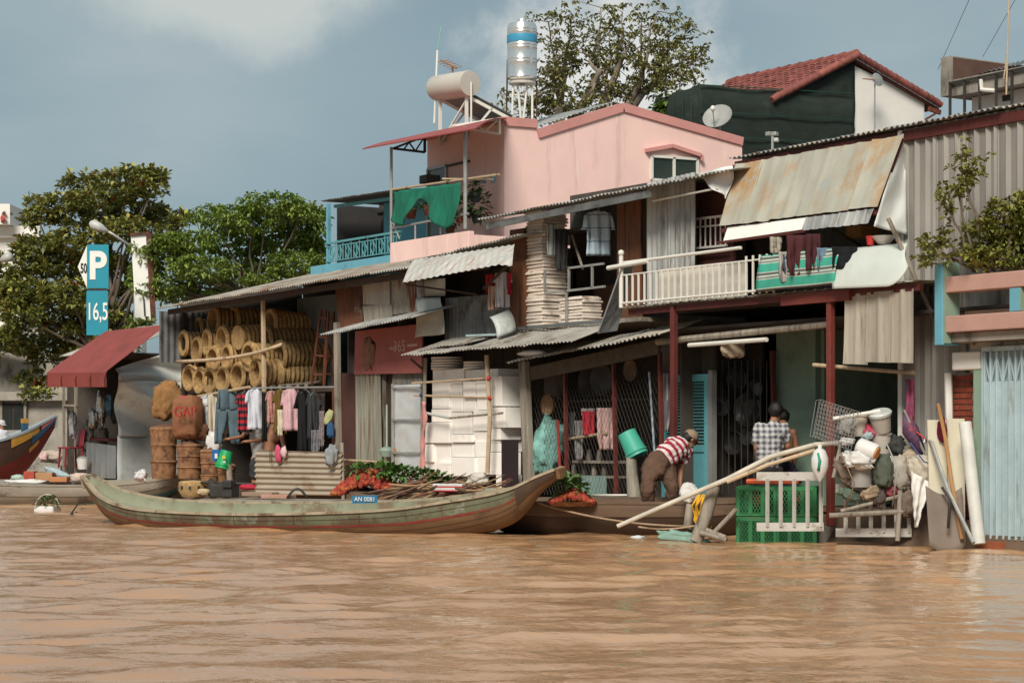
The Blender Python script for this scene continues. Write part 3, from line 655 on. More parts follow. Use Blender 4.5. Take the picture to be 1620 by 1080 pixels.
# canopy over the foam boxes and its clutter
canopy(hB, (632, 563), (905, 540), -.95, -.05, .30, 4, galv_old, pitch=.09, amp=.012, jit=.03, sag=.03)
cx = part(hB, 'loose_sheet', galv_old, ('corr', W(655, 556, -.75), W(745, 541, -.75), W(800, 527, -.1), W(700, 540, -.1), .1, .01, 2, .003, .03, 3), smooth='auto')
part(hB, 'curled_sheet', tarp_d, ('grid', lambda u, v: W(776, 536, -.6).lerp(W(806, 524, -.3), u) + V((.12 * (1 - math.cos(v * 2.4)) * -1 + .18, 0, .33 * math.sin(v * 1.5))), 4, 10, .004), smooth=True)
tag(part(None, 'roof_plank', M('pale blue plank', (.35, .45, .47), .7), ('bar', W(742, 531, -.5), W(795, 529, -.35), .14, .03)), 'pale blue plank lying on the tin canopy under the red clothes', 'plank')
tag(part(None, 'flat_board', M('dark purple panel', (.022, .012, .014), .6, var=.2, dirt=(.05, .04, .035), da=.2), ('bb', X_(793, -.55), X_(818, -.55), -.55, -.52, Z_(805, 776, -.55), Z_(805, 695, -.55)), bevel=.01), 'dark purple-brown flat panel leaning beside the foam boxes', 'board')
# canopy frame: thin post and binding rails over the boxes
sc = T('bamboo_rack', 'bamboo poles lashed with red ties across the stacked foam boxes', 'rack', (X_(770, -.62), -.62, .2))
pole(sc, 'rack_upright', bamboo, W(771, 748, -.62), W(775, 660, -.62), .035); pole(sc, 'rack_upright', bamboo, W(775, 660, -.62), W(770, 562, -.62), .035)
pole(sc, 'rack_upright', wood_grey, W(668, 765, -.62), W(673, 566, -.62), .03)
pole(sc, 'crossbar', bamboo, W(652, 606, -.62), W(775, 598, -.62), .018); pole(sc, 'crossbar', bamboo, W(655, 625, -.62), W(780, 629, -.62), .016)
pole(sc, 'crossbar', M('grey pipe', (.42, .45, .42), .5), W(673, 653, -.6), W(712, 661, -.58), .022)
pole(sc, 'crossbar', wood_grey, W(712, 661, -.58), W(795, 653, -.58), .018)
tie = M('red tie', (.5, .05, .05), .7)
for px, py in ((773, 598), (775, 629), (667, 625)):
    part(sc, 'tie', tie if px > 700 else M('blue tie', (.03, .04, .15), .7), ('blob', W(px, py, -.63), (.04, .04, .035), px, .3, 8, 6), smooth=True)
def rope_fr(u, v): return W(668 + 6 * u - 3 * v, 635 + 115 * v, -.65) + V((.03 * math.sin(v * 20 + u * 3), -.02 * math.sin(u * 9 + v * 11), 0))
tag(part(None, 'red_netting', M('faded red net', (.52, .24, .22), .9, var=.3), ('grid', rope_fr, 6, 20, .004), smooth=True), 'faded red netting strip tied down the post beside the silver door', 'netting')
# ================================================================== HOUSE A (basket loft, red sign, silver door)
hA = T('basket_house', 'tin-roofed house with a loft full of wicker baskets and a faded red sign', 'house', (X_(450, 0), 0, GZ))
aL, aR = W(250, 487, -.7), W(648, 423, -.7)
ar_m = M('rust edged roof', (0.33, 0.29, 0.24), 0.75, .05, .25, 2, dirt=(0.19, 0.09, 0.05), da=.5, ds=1.5, bump=.08)
sheets(hA, 'roof_sheet', aL, aR, aR + V((0, 3.6, .85)), aL + V((0, 3.6, .85)), 8, [ar_m, galv_old, ar_m], .09, .015, 2, .06, .04, .02)
part(hA, 'eave_beam', wood_dark, ('bar', aL + V((.1, .2, -.08)), aR + V((0, .2, -.08)), .07, .10))
ax0, ax1 = X_(285, 0), X_(640, 0)
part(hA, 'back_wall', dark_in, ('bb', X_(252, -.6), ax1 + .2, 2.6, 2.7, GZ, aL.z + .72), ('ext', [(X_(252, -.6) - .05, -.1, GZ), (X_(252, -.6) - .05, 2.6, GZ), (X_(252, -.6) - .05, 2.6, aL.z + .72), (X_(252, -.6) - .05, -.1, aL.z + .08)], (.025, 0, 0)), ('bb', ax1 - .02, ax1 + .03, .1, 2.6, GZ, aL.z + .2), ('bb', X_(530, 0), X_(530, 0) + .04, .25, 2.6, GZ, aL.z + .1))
sheets(hA, 'side_sheet', (X_(252, -.6), -.6, Z_(285, 575, 0)), (X_(252, -.6), 1.2, Z_(285, 575, 0)), (X_(252, -.6), 1.2, aL.z - .05), (X_(252, -.6), -.6, aL.z - .05), 2, galv_dark, .13, .014, 2, .01)
sheets(hA, 'loft_back_sheet', (X_(470, 1.2), 1.2, Z_(490, 612, 0)), (X_(535, 1.2), 1.2, Z_(490, 612, 0)), (X_(535, 1.2), 1.2, Z_(490, 455, 0)), (X_(470, 1.2), 1.2, Z_(490, 455, 0)), 2, M('teal grey sheet', (.15, .19, .19), .6, .2), .08, .012, 2, .01)
zl = Z_(400, 618, 0)
part(hA, 'loft_floor', wood_dark, ('bb', X_(252, -.6) + .02, X_(530, 0), .03, 2.6, zl - .07, zl))
for k in range(5):
    tag(part(None, 'floor_log', wood_grey, ('tube', [W(428 + 14 * k, 613 - k, -.1), W(448 + 14 * k, 609 - k, .5)], .035, 8), smooth='auto'), ORDN[k + 1].replace('second', 'leftmost').replace('third', 'second') .replace('fourth', 'third').replace('fifth', 'fourth').replace('sixth', 'fifth') + ' short grey log from the left in the row below the wicker baskets', 'log', 'logs under the baskets')
part(hA, 'loft_post', bamboo, ('bar', W(418, 640, -.3), W(416, 470, -.3), .07, .07, (0, 1, 0)), bevel=.012)
part(hA, 'loft_post', wood_dark, ('bar', W(290, 760, -.1), W(290, 490, -.1), .06, .06, (0, 1, 0)))
part(hA, 'corner_post', wood_grey, ('bar', W(536, 780, -.15), W(533, 510, -.15), .11, .08, (0, 1, 0)))
part(hA, 'corner_post', wood_red, ('bar', W(530, 715, -.1), W(530, 610, -.1), .09, .07, (0, 1, 0)))
pole(hA, 'clothes_rail', bamboo, W(308, 628, -.45), W(395, 612, -.45), .028); pole(hA, 'clothes_rail', steel, W(380, 614, -.4), W(530, 612, -.4), .016)
pts = [W(280 + 165 * t, 572 - 7 * t - 20 * t ** 3.0, -.35) for t in [i / 10 for i in range(11)]]
part(hA, 'retaining_pole', bamboo, ('tube', pts, .035, 8), smooth=True)
# gable cladding above the canopy
sheets(hA, 'gable_sheet', W(536, 520, -.12), W(574, 514, -.12), W(574, 440, -.12), W(529, 447, -.12), 1, rust, .1, .012, 2)
sheets(hA, 'gable_sheet', W(575, 482, -.14), W(618, 482, -.14), W(616, 432, -.14), W(573, 442, -.14), 1, cream_sheet, .2, .008, 2, shape=1)
sheets(hA, 'gable_sheet', W(577, 514, -.12), W(622, 505, -.12), W(620, 480, -.12), W(575, 484, -.12), 1, cream_sheet, .2, .008, 2, shape=1)
sheets(hA, 'gable_sheet', W(618, 498, -.12), W(658, 492, -.12), W(655, 428, -.12), W(614, 436, -.12), 1, rust_pale, .1, .012, 2)
sheets(hA, 'gable_sheet', W(650, 495, -.1), W(672, 492, -.1), W(668, 430, -.1), W(650, 430, -.1), 1, galv_old, .1, .012, 2)
canopy(hA, (507, 530), (652, 503), -.9, -.08, .24, 3, galv, pitch=.085, amp=.014, jit=.02, sag=.015)
# faded red sign: "365" and a worn picture, on a board
sgn = T('red_sign_board', 'faded red sign board reading 365 under the small tin canopy', 'sign', (X_(612, -.2), -.2, Z_(612, 592, -.2)))
sg_m = M('faded red sign', (0.30, 0.095, 0.085), .75, var=.2, scale=2, dirt=(0.20, .06, .05), da=.4, ds=2, rv=0, dirt2=(.36, .2, .16), da2=.2)
part(sgn, 'board', sg_m, ('ext', [W(560, 592, -.2), W(666, 590, -.2), W(668, 512, -.2), W(562, 524, -.2)], (0, .03, 0)))
part(sgn, 'worn_picture', M('worn picture', (.20, .10, .06), .8, var=.4, scale=6, dirt=(.09, .05, .035), da=.45, ds=5), ('blob', W(583, 560, -.203), (.2, .004, .26), 3, .5, 16, 10), smooth=True)
def text(parent, s, mat, p, size, depth_=.004, rz=0.0, align='CENTER', ext=None, sx=1.0, bold=0.0):
    c = bpy.data.curves.new('lettering', 'FONT'); c.body = s; c.size = size; c.offset = bold; c.extrude = depth_; c.align_x = align; c.align_y = 'CENTER'
    o = bpy.data.objects.new('lettering', c); col.objects.link(o); dg = bpy.context.evaluated_depsgraph_get()
    me = bpy.data.meshes.new_from_object(o.evaluated_get(dg)); bpy.data.objects.remove(o)
    mw = Matrix.Translation(p) @ Matrix.Rotation(rz, 4, 'Z') @ Matrix.Rotation(math.pi / 2, 4, 'X') @ Matrix.Diagonal((sx, 1, 1, 1))
    m = MB(); m.add([mw @ v.co for v in me.vertices], [tuple(q.vertices) for q in me.polygons])
    return m.build('lettering', mat, parent)
pale = M('faded lettering', (.42, .28, .24), .8, var=.25, scale=9)
text(sgn, '365', pale, W(632, 548, -.205), .26, .003, sx=1.05)
part(sgn, 'lettering', pale, ('bb', X_(616, -.2), X_(628, -.2), -.205, -.2, Z_(620, 553, -.2), Z_(620, 549, -.2)))
part(sgn, 'lettering', pale, ('bb', X_(645, -.2), X_(660, -.2), -.205, -.2, Z_(650, 548, -.2), Z_(650, 544, -.2)))
part(sgn, 'brace', wood_dark, ('bar', W(648, 566, -.55), W(668, 583, -.25), .03))
# corrugated front, silver door
tinwood = M('flaking green tin', (0.23, 0.225, 0.185), .85, 0, .3, 3, (3, 3, .4), dirt=(0.13, 0.07, 0.04), da=.5, ds=3, dst=(4, 4, .25), bump=.1)
sheets(hA, 'front_sheet', W(541, 775, -.1), W(564, 775, -.1), W(562, 590, -.1), W(541, 590, -.1), 1, M('maroon tin', (.07, .028, .022), .8), .09, .012, 2)
sheets(hA, 'front_sheet', W(563, 770, -.16), W(606, 770, -.16), W(602, 590, -.16), W(562, 590, -.16), 2, tinwood, .1, .014, 2)
sheets(hA, 'front_sheet', W(606, 770, -.04), W(622, 770, -.04), W(622, 590, -.04), W(604, 590, -.04), 1, wood_dark, .1, .012, 2)
sheets(hA, 'front_sheet', W(620, 612, -.1), W(668, 612, -.1), W(668, 588, -.1), W(622, 588, -.1), 1, tinwood, .12, .014, 2)
pole(hA, 'handrail', bamboo, W(541, 727, -.3), W(622, 732, -.3), .02)
part(hA, 'jamb', wood_grey, ('bar', W(609, 765, -.08), W(607, 592, -.08), .06, .05, (0, 1, 0)))
ds_ = T('silver_door', 'dented silver tin door with three panels beside the foam boxes', 'door', (X_(645, -.25), -.25, GZ))
def dent(u, v):
    p = W(622, 775, -.25).lerp(W(668, 775, -.25), u); zt = Z_(645, 608, -.25); p.z = GZ + (zt - GZ) * v
    p.y += .02 * mnoise.noise(V((u * 2.5, v * 6, 2))) + .012 * mnoise.noise(V((u * 6, v * 14, 5))); return p
part(ds_, 'door_sheet', M('bright tin', (.64, .65, .64), .3, .4, .08, 3, dirt=(.48, .49, .48), da=.3, ds=3, rv=0, bump=0), ('grid', dent, 16, 40, .004), smooth=True)
for yv in (613, 664, 716, 760): part(ds_, 'door_rail', steel, ('bar', W(621, yv, -.285), W(668, yv, -.285), .03, .03))
for xv in (621, 667): part(ds_, 'door_stile', steel, ('bar', W(xv, 770, -.285), W(xv, 607, -.285), .035, .03, (0, 1, 0)))
part(ds_, 'latch', M('orange latch', (.4, .16, .05), .6), ('bb', X_(622, -.31), X_(626, -.31), -.31, -.30, Z_(624, 714, -.31), Z_(624, 709, -.31)))
# corrugated fence in front of the laundry
fl = T('tin_fence', 'pale horizontal corrugated tin fence below the hanging laundry', 'fence', (X_(470, -.55), -.55, .1))
fen = M('muddy pale tin', (0.38, 0.32, 0.25), .7, .05, .15, 2, (.5, .5, 2), dirt=(0.25, 0.17, 0.11), da=.42, ds=2.5, dst=(.6, .6, 2), bump=.05, dirt2=(.30, .30, .12), da2=.15)
sheets(fl, 'fence_sheet', W(540, 784, -.55), W(540, 715, -.55), W(404, 712, -.55), W(404, 782, -.55), 1, fen, .098, .017, 3, .0, .0, .03)
pole(fl, 'fence_post', wood_grey, W(543, 790, -.5), W(541, 700, -.5), .03)
# ================================================================== KIOSK with the red awning
YK = -.75
hK = T('awning_kiosk', 'small shop with rounded dark red awning and silver tarpaulin side wall', 'kiosk', (X_(150, YK), 0, GZ))
kx0, kx1 = X_(100, YK), X_(185, YK)
ktop = Z_(185, 560, YK)
red_can = M('dark red canvas', (0.235, 0.05, 0.043), .8, var=.15, scale=2, dirt=(.17, .04, .035), da=.35, ds=1.5, rv=0, bump=.12, bs=60)
awp = part(hK, 'awning', red_can, ('grid', lambda u, v: (lambda a, b, q: a.lerp(b, u) * 1.0)(
    *(lambda vv: (W(75, 612, YK - .95).lerp(V((W(75, 600, YK - .95).x, YK + .35, Z_(150, 545, YK))), max(0, (vv - .22) / .78)) + V((0, -.02 * min(1, vv / .22), (.30 * math.sin(min(1, vv / .22) * 1.57)))) * 1.0,
                      W(168, 612, YK - .95).lerp(V((W(168, 600, YK - .95).x, YK + .35, Z_(150, 545, YK))), max(0, (vv - .22) / .78)) + V((0, -.02 * min(1, vv / .22), (.30 * math.sin(min(1, vv / .22) * 1.57)))) * 1.0, 0))(v)), 6, 16, .01), smooth='auto')
for k in range(5):
    a = W(75 + 23 * k, 612, YK - .96)
    part(awp, 'awning_rib', dark_red, ('tube', [a + V((0, -.012, .0)), a + V((0, -.03, .15)), a + V((0, .02, .3))], .012, 6))
part(hK, 'roof_sheet', galv_old, ('corr', (kx0 - .1, YK - .05, ktop + .06), (kx1 + .1, YK - .05, ktop + .06), (kx1 + .1, YK + 1.8, ktop + .75), (kx0 - .1, YK + 1.8, ktop + .75), .1, .012, 2, .004, .02, 3), smooth='auto')
part(hK, 'frame_post', wood_grey, ('bar', W(101, 757, YK), W(101, 610, YK), .05, .05, (0, 1, 0)))
part(hK, 'frame_post', wood_grey, ('bar', W(120, 757, YK), W(120, 610, YK), .06, .05, (0, 1, 0)), ('bar', W(100, 641, YK), W(122, 641, YK), .04))
part(hK, 'back_wall', dark_in, ('bb', kx0, kx1 + .3, YK + 1.6, YK + 1.65, GZ, ktop), ('bb', kx0 - .03, kx0, YK + .1, YK + 1.6, GZ, ktop), ('bb', kx0, kx1, YK + .1, YK + 1.6, ktop, ktop + .04), ('bb', kx0, kx1, YK + .05, YK + 1.6, .15, GZ + .03))
sheets(hK, 'counter_sheet', W(137, 756, YK), W(184, 757, YK), W(184, 705, YK), W(137, 699, YK), 3, galv_dark if False else M('grey tin', (.22, .235, .235), .55, .25, .2, 2), .3, .008, 2, .01, shape=1)
def ksil(zb, zt, y0, y1, seed, amp, k):
    def fn(u, v):
        p = V((kx1 + .02, y0 + (y1 - y0) * u, zb + (zt(u) - zb) * v))
        p.x += amp * mnoise.noise(V((u * 2.2 + v * 1.6, v * 1.3 - u * .8, seed))) + amp * .5 * math.sin((u * 1.2 + v * 1.5) * 4 + seed) * v * (1 - v) * 2
        return p
    return fn
zk1, zk2 = Z_(187, 690, YK), Z_(187, 602, YK)
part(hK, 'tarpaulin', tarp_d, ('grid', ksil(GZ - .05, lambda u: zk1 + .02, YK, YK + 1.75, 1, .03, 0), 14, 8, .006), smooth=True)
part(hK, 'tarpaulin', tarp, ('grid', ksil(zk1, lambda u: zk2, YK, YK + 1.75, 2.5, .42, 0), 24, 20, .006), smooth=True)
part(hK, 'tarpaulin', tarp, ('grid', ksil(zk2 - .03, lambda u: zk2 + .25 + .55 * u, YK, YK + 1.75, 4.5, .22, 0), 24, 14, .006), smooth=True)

# ================================================================== PINK HOUSE behind
YP = 3.0
hP = T('pink_house', 'tall pink plastered house with rose-edged gable parapet and roof terrace', 'house', (X_(740, YP), YP, GZ))
px1_ = X_(798, YP); px0_ = X_(676, YP)
def WXP(px, py): return WX(px, py, px1_)
zt_ = Z_(798, 190, YP)
base = Z_(798, 430, YP)
side = [WXP(798, 192), WXP(849, 196), WXP(850, 212), WXP(985, 170), WXP(1174, 224)]
yb_ = side[-1].y
side = [V((px1_, YP, GZ))] + side + [V((px1_, yb_, GZ))]
part(hP, 'wall', pink_wall, ('ext', side[::-1], (-.15, 0, 0)))
part(hP, 'wall', pink_wall, ('bb', px0_, px1_ - .152, YP, YP + .15, GZ, zt_ - .02))
part(hP, 'wall', pink_wall, ('bb', px0_, px0_ + .15, YP + .152, yb_, GZ, zt_ - .3), ('bb', px0_ + .2, px1_ - .152, yb_ - .2, yb_ - .1, GZ, zt_ - .4))
part(hP, 'flat_roof', concrete, ('bb', px0_ + .152, px1_ - .152, YP + .152, YP + .9, zt_ - .35, zt_ - .25), ('bb', px0_ + .1, px1_ - .152, YP + .9, yb_ - .2, zt_ - .6, zt_ - .5))
for k in range(1, 5):
    a, b = side[k], side[k + 1]
    if k == 2: continue
    part(hP, 'parapet_cap', pink_trim, ('bar', a + V((-.07, 0, -.0)), b + V((-.07, 0, 0)), .22, .16))
part(hP, 'parapet_cap', pink_trim, ('bar', V((px0_, YP + .07, zt_ + .002)), V((px1_ - .02, YP + .07, zt_ + .002)), .2, .12))
sheets(hP, 'roof_sheet', WXP(850, 206) + V((-.2, 0, .06)), WXP(985, 163) + V((-.2, 0, .06)), WXP(985, 163) + V((-2.2, 0, .06)), WXP(850, 206) + V((-2.2, 0, .06)), 2, galv, .1, .012, 1, 0)
# window with rose hood on the sunny side
wx = px1_ + .02
wn_ = part(hP, 'window', white_paint, *[('bar', WX(a, b, wx), WX(c, d, wx), .05, .05, (1, 0, 0)) for a, b, c, d in ((1031, 247, 1103, 252), (1031, 247, 1031, 284), (1066, 249, 1066, 288), (1103, 252, 1103, 290), (1031, 284, 1103, 290))])
part(wn_, 'glass', M('dark green glass', (.02, .035, .03), .12, rv=0, bump=0, spec=.5), ('ext', [WX(1031, 247, px1_ + .006), WX(1103, 252, px1_ + .006), WX(1103, 290, px1_ + .006), WX(1031, 284, px1_ + .006)], (.008, 0, 0)))
part(hP, 'window_hood', pink_trim, *[('bar', WX(a, b, wx + .03), WX(c, d, wx + .03), .10, .07) for a, b, c, d in ((1022, 238, 1034, 236), (1034, 236, 1062, 231), (1062, 231, 1108, 246), (1108, 246, 1110, 254))])
# door and window on the shaded front
dgl = M('dusty pane', (.16, .20, .19), .3, rv=0, var=.3, bump=0)
fw = part(hP, 'door', steel, ('bar', W(677, 268, YP - .02), W(706, 262, YP - .02), .05), ('bar', W(677, 268, YP - .02), W(677, 380, YP - .02), .05, .05, (0, 1, 0)), ('bar', W(706, 262, YP - .02), W(706, 380, YP - .02), .05, .05, (0, 1, 0)))
part(fw, 'pane', dgl, ('ext', [W(678, 380, YP - .01), W(705, 380, YP - .01), W(705, 263, YP - .01), W(678, 269, YP - .01)], (0, .012, 0)))
part(hP, 'door_lintel', iron, ('bar', W(706, 263, YP - .03), W(742, 255, YP - .03), .04))
# balcony: pink parapet in front
YQ = 1.55
qx0, qx1 = X_(617, YQ), X_(741, YQ)
qz0, qz1 = Z_(617, 425, YQ), Z_(620, 384, YQ)
part(hP, 'balcony_parapet', pink_wall, ('bb', qx0, qx1, YQ, YQ + .12, qz0, qz1), bevel=.01)
part(hP, 'balcony_parapet', pink_wall, ('bb', qx1 - .12, qx1 + .003, YQ + .121, YP, qz0, qz1 - .06))
part(hP, 'balcony_floor', concrete, ('bb', qx0 + .002, qx1, YQ + .05, YP, qz0 - .05, qz0 + .06), ('bb', px0_, px1_ - .16, YP + .1, YP + .3, qz0 - 1, qz0))
part(hP, 'lower_wall', pink_wall, ('bb', qx0 + .1, qx1 - .1, YQ + .4, YQ + .5, GZ, qz0))
brl = part(hP, 'balcony_rail', steel, ('tube', [W(620, 361, YQ + .06), W(741, 338, YQ + .06)], .02, 8), smooth='auto')
for px, y0, y1 in ((657, 356, 385), (697, 346, 370)): pole(brl, 'rail_post', steel, W(px, y0, YQ + .06), W(px, y1, YQ + .06), .018)
pole(brl, 'rail_brace', steel, W(622, 352, YQ + .06), W(632, 378, YQ + .06), .015)
for px, y0, y1, r in ((619, 233, 384, .028), (736, 200, 362, .034)): pole(hP, 'awning_post', steel, W(px, y1, YQ + .06), W(px, y0, YQ + .06), r)
# red awning over the balcony
red_sheet = M('rose red sheet', (.32, .075, .07), .6, var=.15, rv=.05, bump=.03)
a0, a1 = W(573, 235, YQ - .35), W(705, 206, YQ - .35)
a2 = V((px1_ + .1, YP - .02, zt_ + .02)); a3 = V((X_(676, YP) - .3, YP - .02, zt_ - .0))
ap = part(hP, 'terrace_awning', red_sheet, ('grid', lambda u, v: a0.lerp(W(752, 203, YQ - .35), u).lerp(a3.lerp(a2, u), v) + V((0, 0, .07 * math.sin(v * 3.14))), 10, 8, .02), smooth='auto')
tr = white_paint
for L_ in (((622, 235), (672, 241), (672, 216), YQ + .1), ((713, 200), (790, 212), (790, 188), YQ + .5)):
    (ax_, ay_), (bx_, by_), (cx_, cy_), yy = L_
    P0, P1, P2 = W(ax_, ay_, yy), W(bx_, by_, yy + .6), W(cx_, cy_, yy + .6)
    mm = tr if ax_ > 700 else iron
    part(ap, 'truss', mm, ('bar', P0, P1, .04), ('bar', P0, P2, .04), ('bar', P1, P2, .04), ('bar', P0.lerp(P2, .5), P0.lerp(P1, .33), .025), ('bar', P0.lerp(P2, .5), P0.lerp(P1, .7), .025), ('bar', P2, P0.lerp(P1, .7), .025))
# green shade net hanging on the terrace
YN = YQ - .02
pole(hP, 'net_pole', bamboo, W(621, 300, YN), W(790, 276, YN + .2), .022)
pole(hP, 'net_pole', bamboo, W(700, 283, YN), W(780, 284, YN + .6), .018)
def net(u, v):
    t = W(622, 303, YN).lerp(W(730, 289, YN), u)
    low = 345 + 12 * math.sin(u * 9.5 + .4) - 22 * math.exp(-((u - .42) / .16) ** 2) + 6 * u
    b = W(620 + 103 * u, low, YN - .04)
    p = t.lerp(b, v); p.y += .05 * math.sin(u * 17) * v + .03 * math.sin(u * 31 + v * 4); return p
shade = M('green shade net', (.008, .135, .085), .8, var=.3, scale=5, st=(3, 1, .6), rv=0, bump=.2, bs=150)
tag(part(None, 'green_shade_net', shade, ('grid', net, 40, 14, .004), smooth=True), 'bright green shade net draped from a pole on the pink terrace', 'net')
# pots on the pole and the terrace
leafm = M('pot leaves', (.06, .11, .03), .7, var=.4, scale=9)
potm = M('clay pot', (.22, .07, .045), .8); potd = M('dark pot', (.03, .03, .03), .6)
def leaves_mb(m, c, r, n, size, seed, up=.3):
    rr = random.Random(seed)
    for _ in range(n):
        d = V((rr.gauss(0, 1), rr.gauss(0, 1), rr.gauss(0, 1) + up)).normalized()
        p = V(c) + V((d.x * r[0], d.y * r[1], d.z * r[2])) * rr.uniform(.35, 1)
        o = (d + V((rr.uniform(-.7, .7), rr.uniform(-.7, .7), rr.uniform(-.6, .4)))).normalized()
        s_ = o.cross(V((0, 0, 1)))
        s_ = s_.normalized() if s_.length > .05 else V((1, 0, 0))
        L_ = size * rr.uniform(.7, 1.3); w = L_ * .28
        m.add([p, p + o * L_ * .5 + s_ * w + V((0, 0, .03 * L_)), p + o * L_ - V((0, 0, .2 * L_)), p + o * L_ * .5 - s_ * w + V((0, 0, .03 * L_))], [(0, 1, 2), (0, 2, 3)])
    return m
def potted(label, p, r, h, mat, lr, n, size, seed, hang=None):
    t = T('potted_plant', label, 'plant', p, 'terrace pots')
    part(t, 'pot', mat, ('lathe', [(r * .7, 0), (r, h), (r * 1.1, h), (r * 1.1, h * 1.1), (r * .9, h * 1.1), (r * .85, h * .9)], 12, p), smooth='auto')
    m = MB(); leaves_mb(m, p + V((0, 0, h + lr * .7)), (lr, lr, lr), n, size, seed); m.build('foliage', leafm, t)
    if hang: pole(t, 'hanger', steel, p + V((0, 0, h)), hang, .006, 4)
potted('flowering clay pot on the blue terrace wall, left of the green net gap', W(650, 346, YQ + .3), .11, .16, potm, .12, 60, .1, 1)
potted('clay pot seen through the gap of the green net', W(678, 340, YQ + .35), .11, .15, potm, .16, 70, .1, 2)
potted('small dark pot hanging by the white terrace post', W(752, 320, YQ + .7), .1, .17, potd, .12, 60, .1, 3, W(752, 285, YQ + .7))
potted('leafy plant on the terrace to the right of the white post', W(754, 352, YQ + .8), .1, .12, potd, .26, 110, .13, 4)
potted('reddish clay pot plant just right of the green net', W(729, 352, YQ + .5), .1, .14, potm, .2, 90, .12, 5)
potted('spiky red-leaved plant below the terrace rail', W(712, 368, YQ + .4), .1, .12, potm, .14, 60, .12, 6)
for k, px in enumerate((752, 766, 780)):
    tag(part(None, 'hanging_pot', M('blue grey pot', (.12, .2, .26), .6), ('lathe', [(.04, 0), (.055, .1)], 10, W(px, 291 - k, YQ + .75)), smooth='auto'), ('left', 'middle', 'right')[k] + ' small blue pot hung on the bamboo pole by the pink wall', 'pot', 'small blue hanging pots')
tag(part(None, 'black_box', iron, ('bb', X_(663, 2.2), X_(675, 2.2), 2.2, 2.5, Z_(668, 290, 2.2), Z_(668, 277, 2.2)), bevel=.01), 'small black box sitting behind the green net on the terrace', 'box')
# solar water heater
sh = T('solar_water_heater', 'white cylindrical solar water heater on a steel stand on the pink roof', 'water heater', (X_(720, YP + .4), YP + .4, zt_))
tkm = M('grey white enamel', (.50, .47, .42), .4, .1, .06, 2, rv=0, bump=0)
ta, tb = W(690, 140, YP + .3), W(744, 132, YP + .5)
ta, tb = D(690, 140, depth(W(700, 140, YP))), D(744, 132, depth(W(700, 140, YP)) - .9)
d_ = (tb - ta).normalized()
rt = .24
q = d_.to_track_quat('Z', 'Y').to_matrix(); L0 = (tb - ta).length
part(sh, 'tank', tkm, ('lathe', [(rt * .7, -.02), (rt * .95, 0), (rt, .03), (rt, L0 - .03), (rt * .96, L0), (rt * .2, L0 + .01)], 28, ta, q), smooth='auto')
bk = (FWD * .42 + RGT * .9).normalized()
pa, pb = ta.lerp(tb, .12) - V((0, 0, rt * .8)), tb - d_ * .12 - V((0, 0, rt * .8))
ea, eb = pa + bk * .95 + V((0, 0, -.40)), pb + bk * .95 + V((0, 0, -.40))
colm = M('dark collector tubes', (.055, .05, .045), .35, rv=0)
for k in range(12):
    u = (k + .5) / 12
    part(sh, 'collector_tube', colm, ('tube', [pa.lerp(pb, u) + V((0, 0, .05)), ea.lerp(eb, u) + V((0, 0, .05))], .032, 8), smooth='auto')
part(sh, 'reflector', M('reflector sheet', (.2, .195, .18), .5, .3, rv=0), ('ext', [pa, pb, eb, ea], (0, 0, -.012)))
fm = white_paint
for e0, e1 in ((pa, ea), (pb, eb)):
    part(sh, 'stand_rail', fm, ('bar', e0 + V((0, 0, -.03)), e1 + V((0, 0, -.03)), .035, .06))
    part(sh, 'stand_leg', fm, ('bar', e0 + V((0, 0, .1)), V((e0.x, e0.y, zt_ - .22)), .05, .05, (0, 1, 0)))
    part(sh, 'stand_brace', fm, ('bar', V((e0.x, e0.y, zt_ - .2)), e0.lerp(e1, .55), .035))
part(sh, 'stand_brace', fm, ('bar', V((pa.x, pa.y, zt_ - .2)), pb + V((0, 0, -.1)), .03), ('bar', ea + V((0, 0, -.1)), eb + V((0, 0, -.1)), .03))
pole(sh, 'vent_pipe', fm, tb + d_ * .03 + V((0, 0, .02)), V((tb.x, tb.y, zt_ - .1)) + d_ * .03, .018)
# stainless water tank on a stand
dt = depth(W(826, 150, YP + 1.2))
wt_ = T('water_tank', 'shiny upright steel water tank with a blue band above the pink roof', 'tank', D(826, 186, dt))
sst = M('stainless steel', (.82, .81, .78), .24, .85, .05, 2, rv=0, bump=.0)
c0 = D(826, 125, dt); rw = 23.5 / FPX * dt; hh = (D(826, 40, dt) - c0).z
prof = [(rw * .25, -.10), (rw * .8, -.03), (rw, 0)]
for f in (.0, .28, .34, .55, .60, .84, .89): prof += [(rw, hh * f), (rw * 1.02, hh * (f + .015)), (rw, hh * (f + .03))]
prof += [(rw, hh * .96), (rw * .9, hh * 1.02), (rw * .35, hh * 1.06), (rw * .3, hh * 1.10), (rw * .1, hh * 1.11)]
prof = sorted(prof[2:-4], key=lambda t: t[1]); prof = [(rw * .25, -.10), (rw * .8, -.03)] + prof + [(rw * .9, hh * 1.02), (rw * .35, hh * 1.06), (rw * .3, hh * 1.10), (rw * .1, hh * 1.11)]
part(wt_, 'tank_body', sst, ('lathe', prof, 36, c0), smooth='auto')
part(wt_, 'blue_band', M('blue band', (.05, .26, .42), .4, var=.1, rv=0, bump=0), ('lathe', [(rw * 1.025, hh * .66), (rw * 1.03, hh * .665), (rw * 1.03, hh * .80), (rw * 1.025, hh * .805)], 36, c0, None, False), smooth='auto')
for px, lean in ((812, -2), (818, 6), (835, -7), (842, 0)):
    pole(wt_, 'stand_leg', white_paint, D(px, 126, dt - .05), D(px + lean, 188, dt - .05), .022)
part(wt_, 'stand_ring', white_paint, ('lathe', [(rw * .9, -.10), (rw * .95, -.06), (rw * .85, -.06)], 24, c0), ('bar', D(808, 150, dt), D(845, 150, dt), .03))
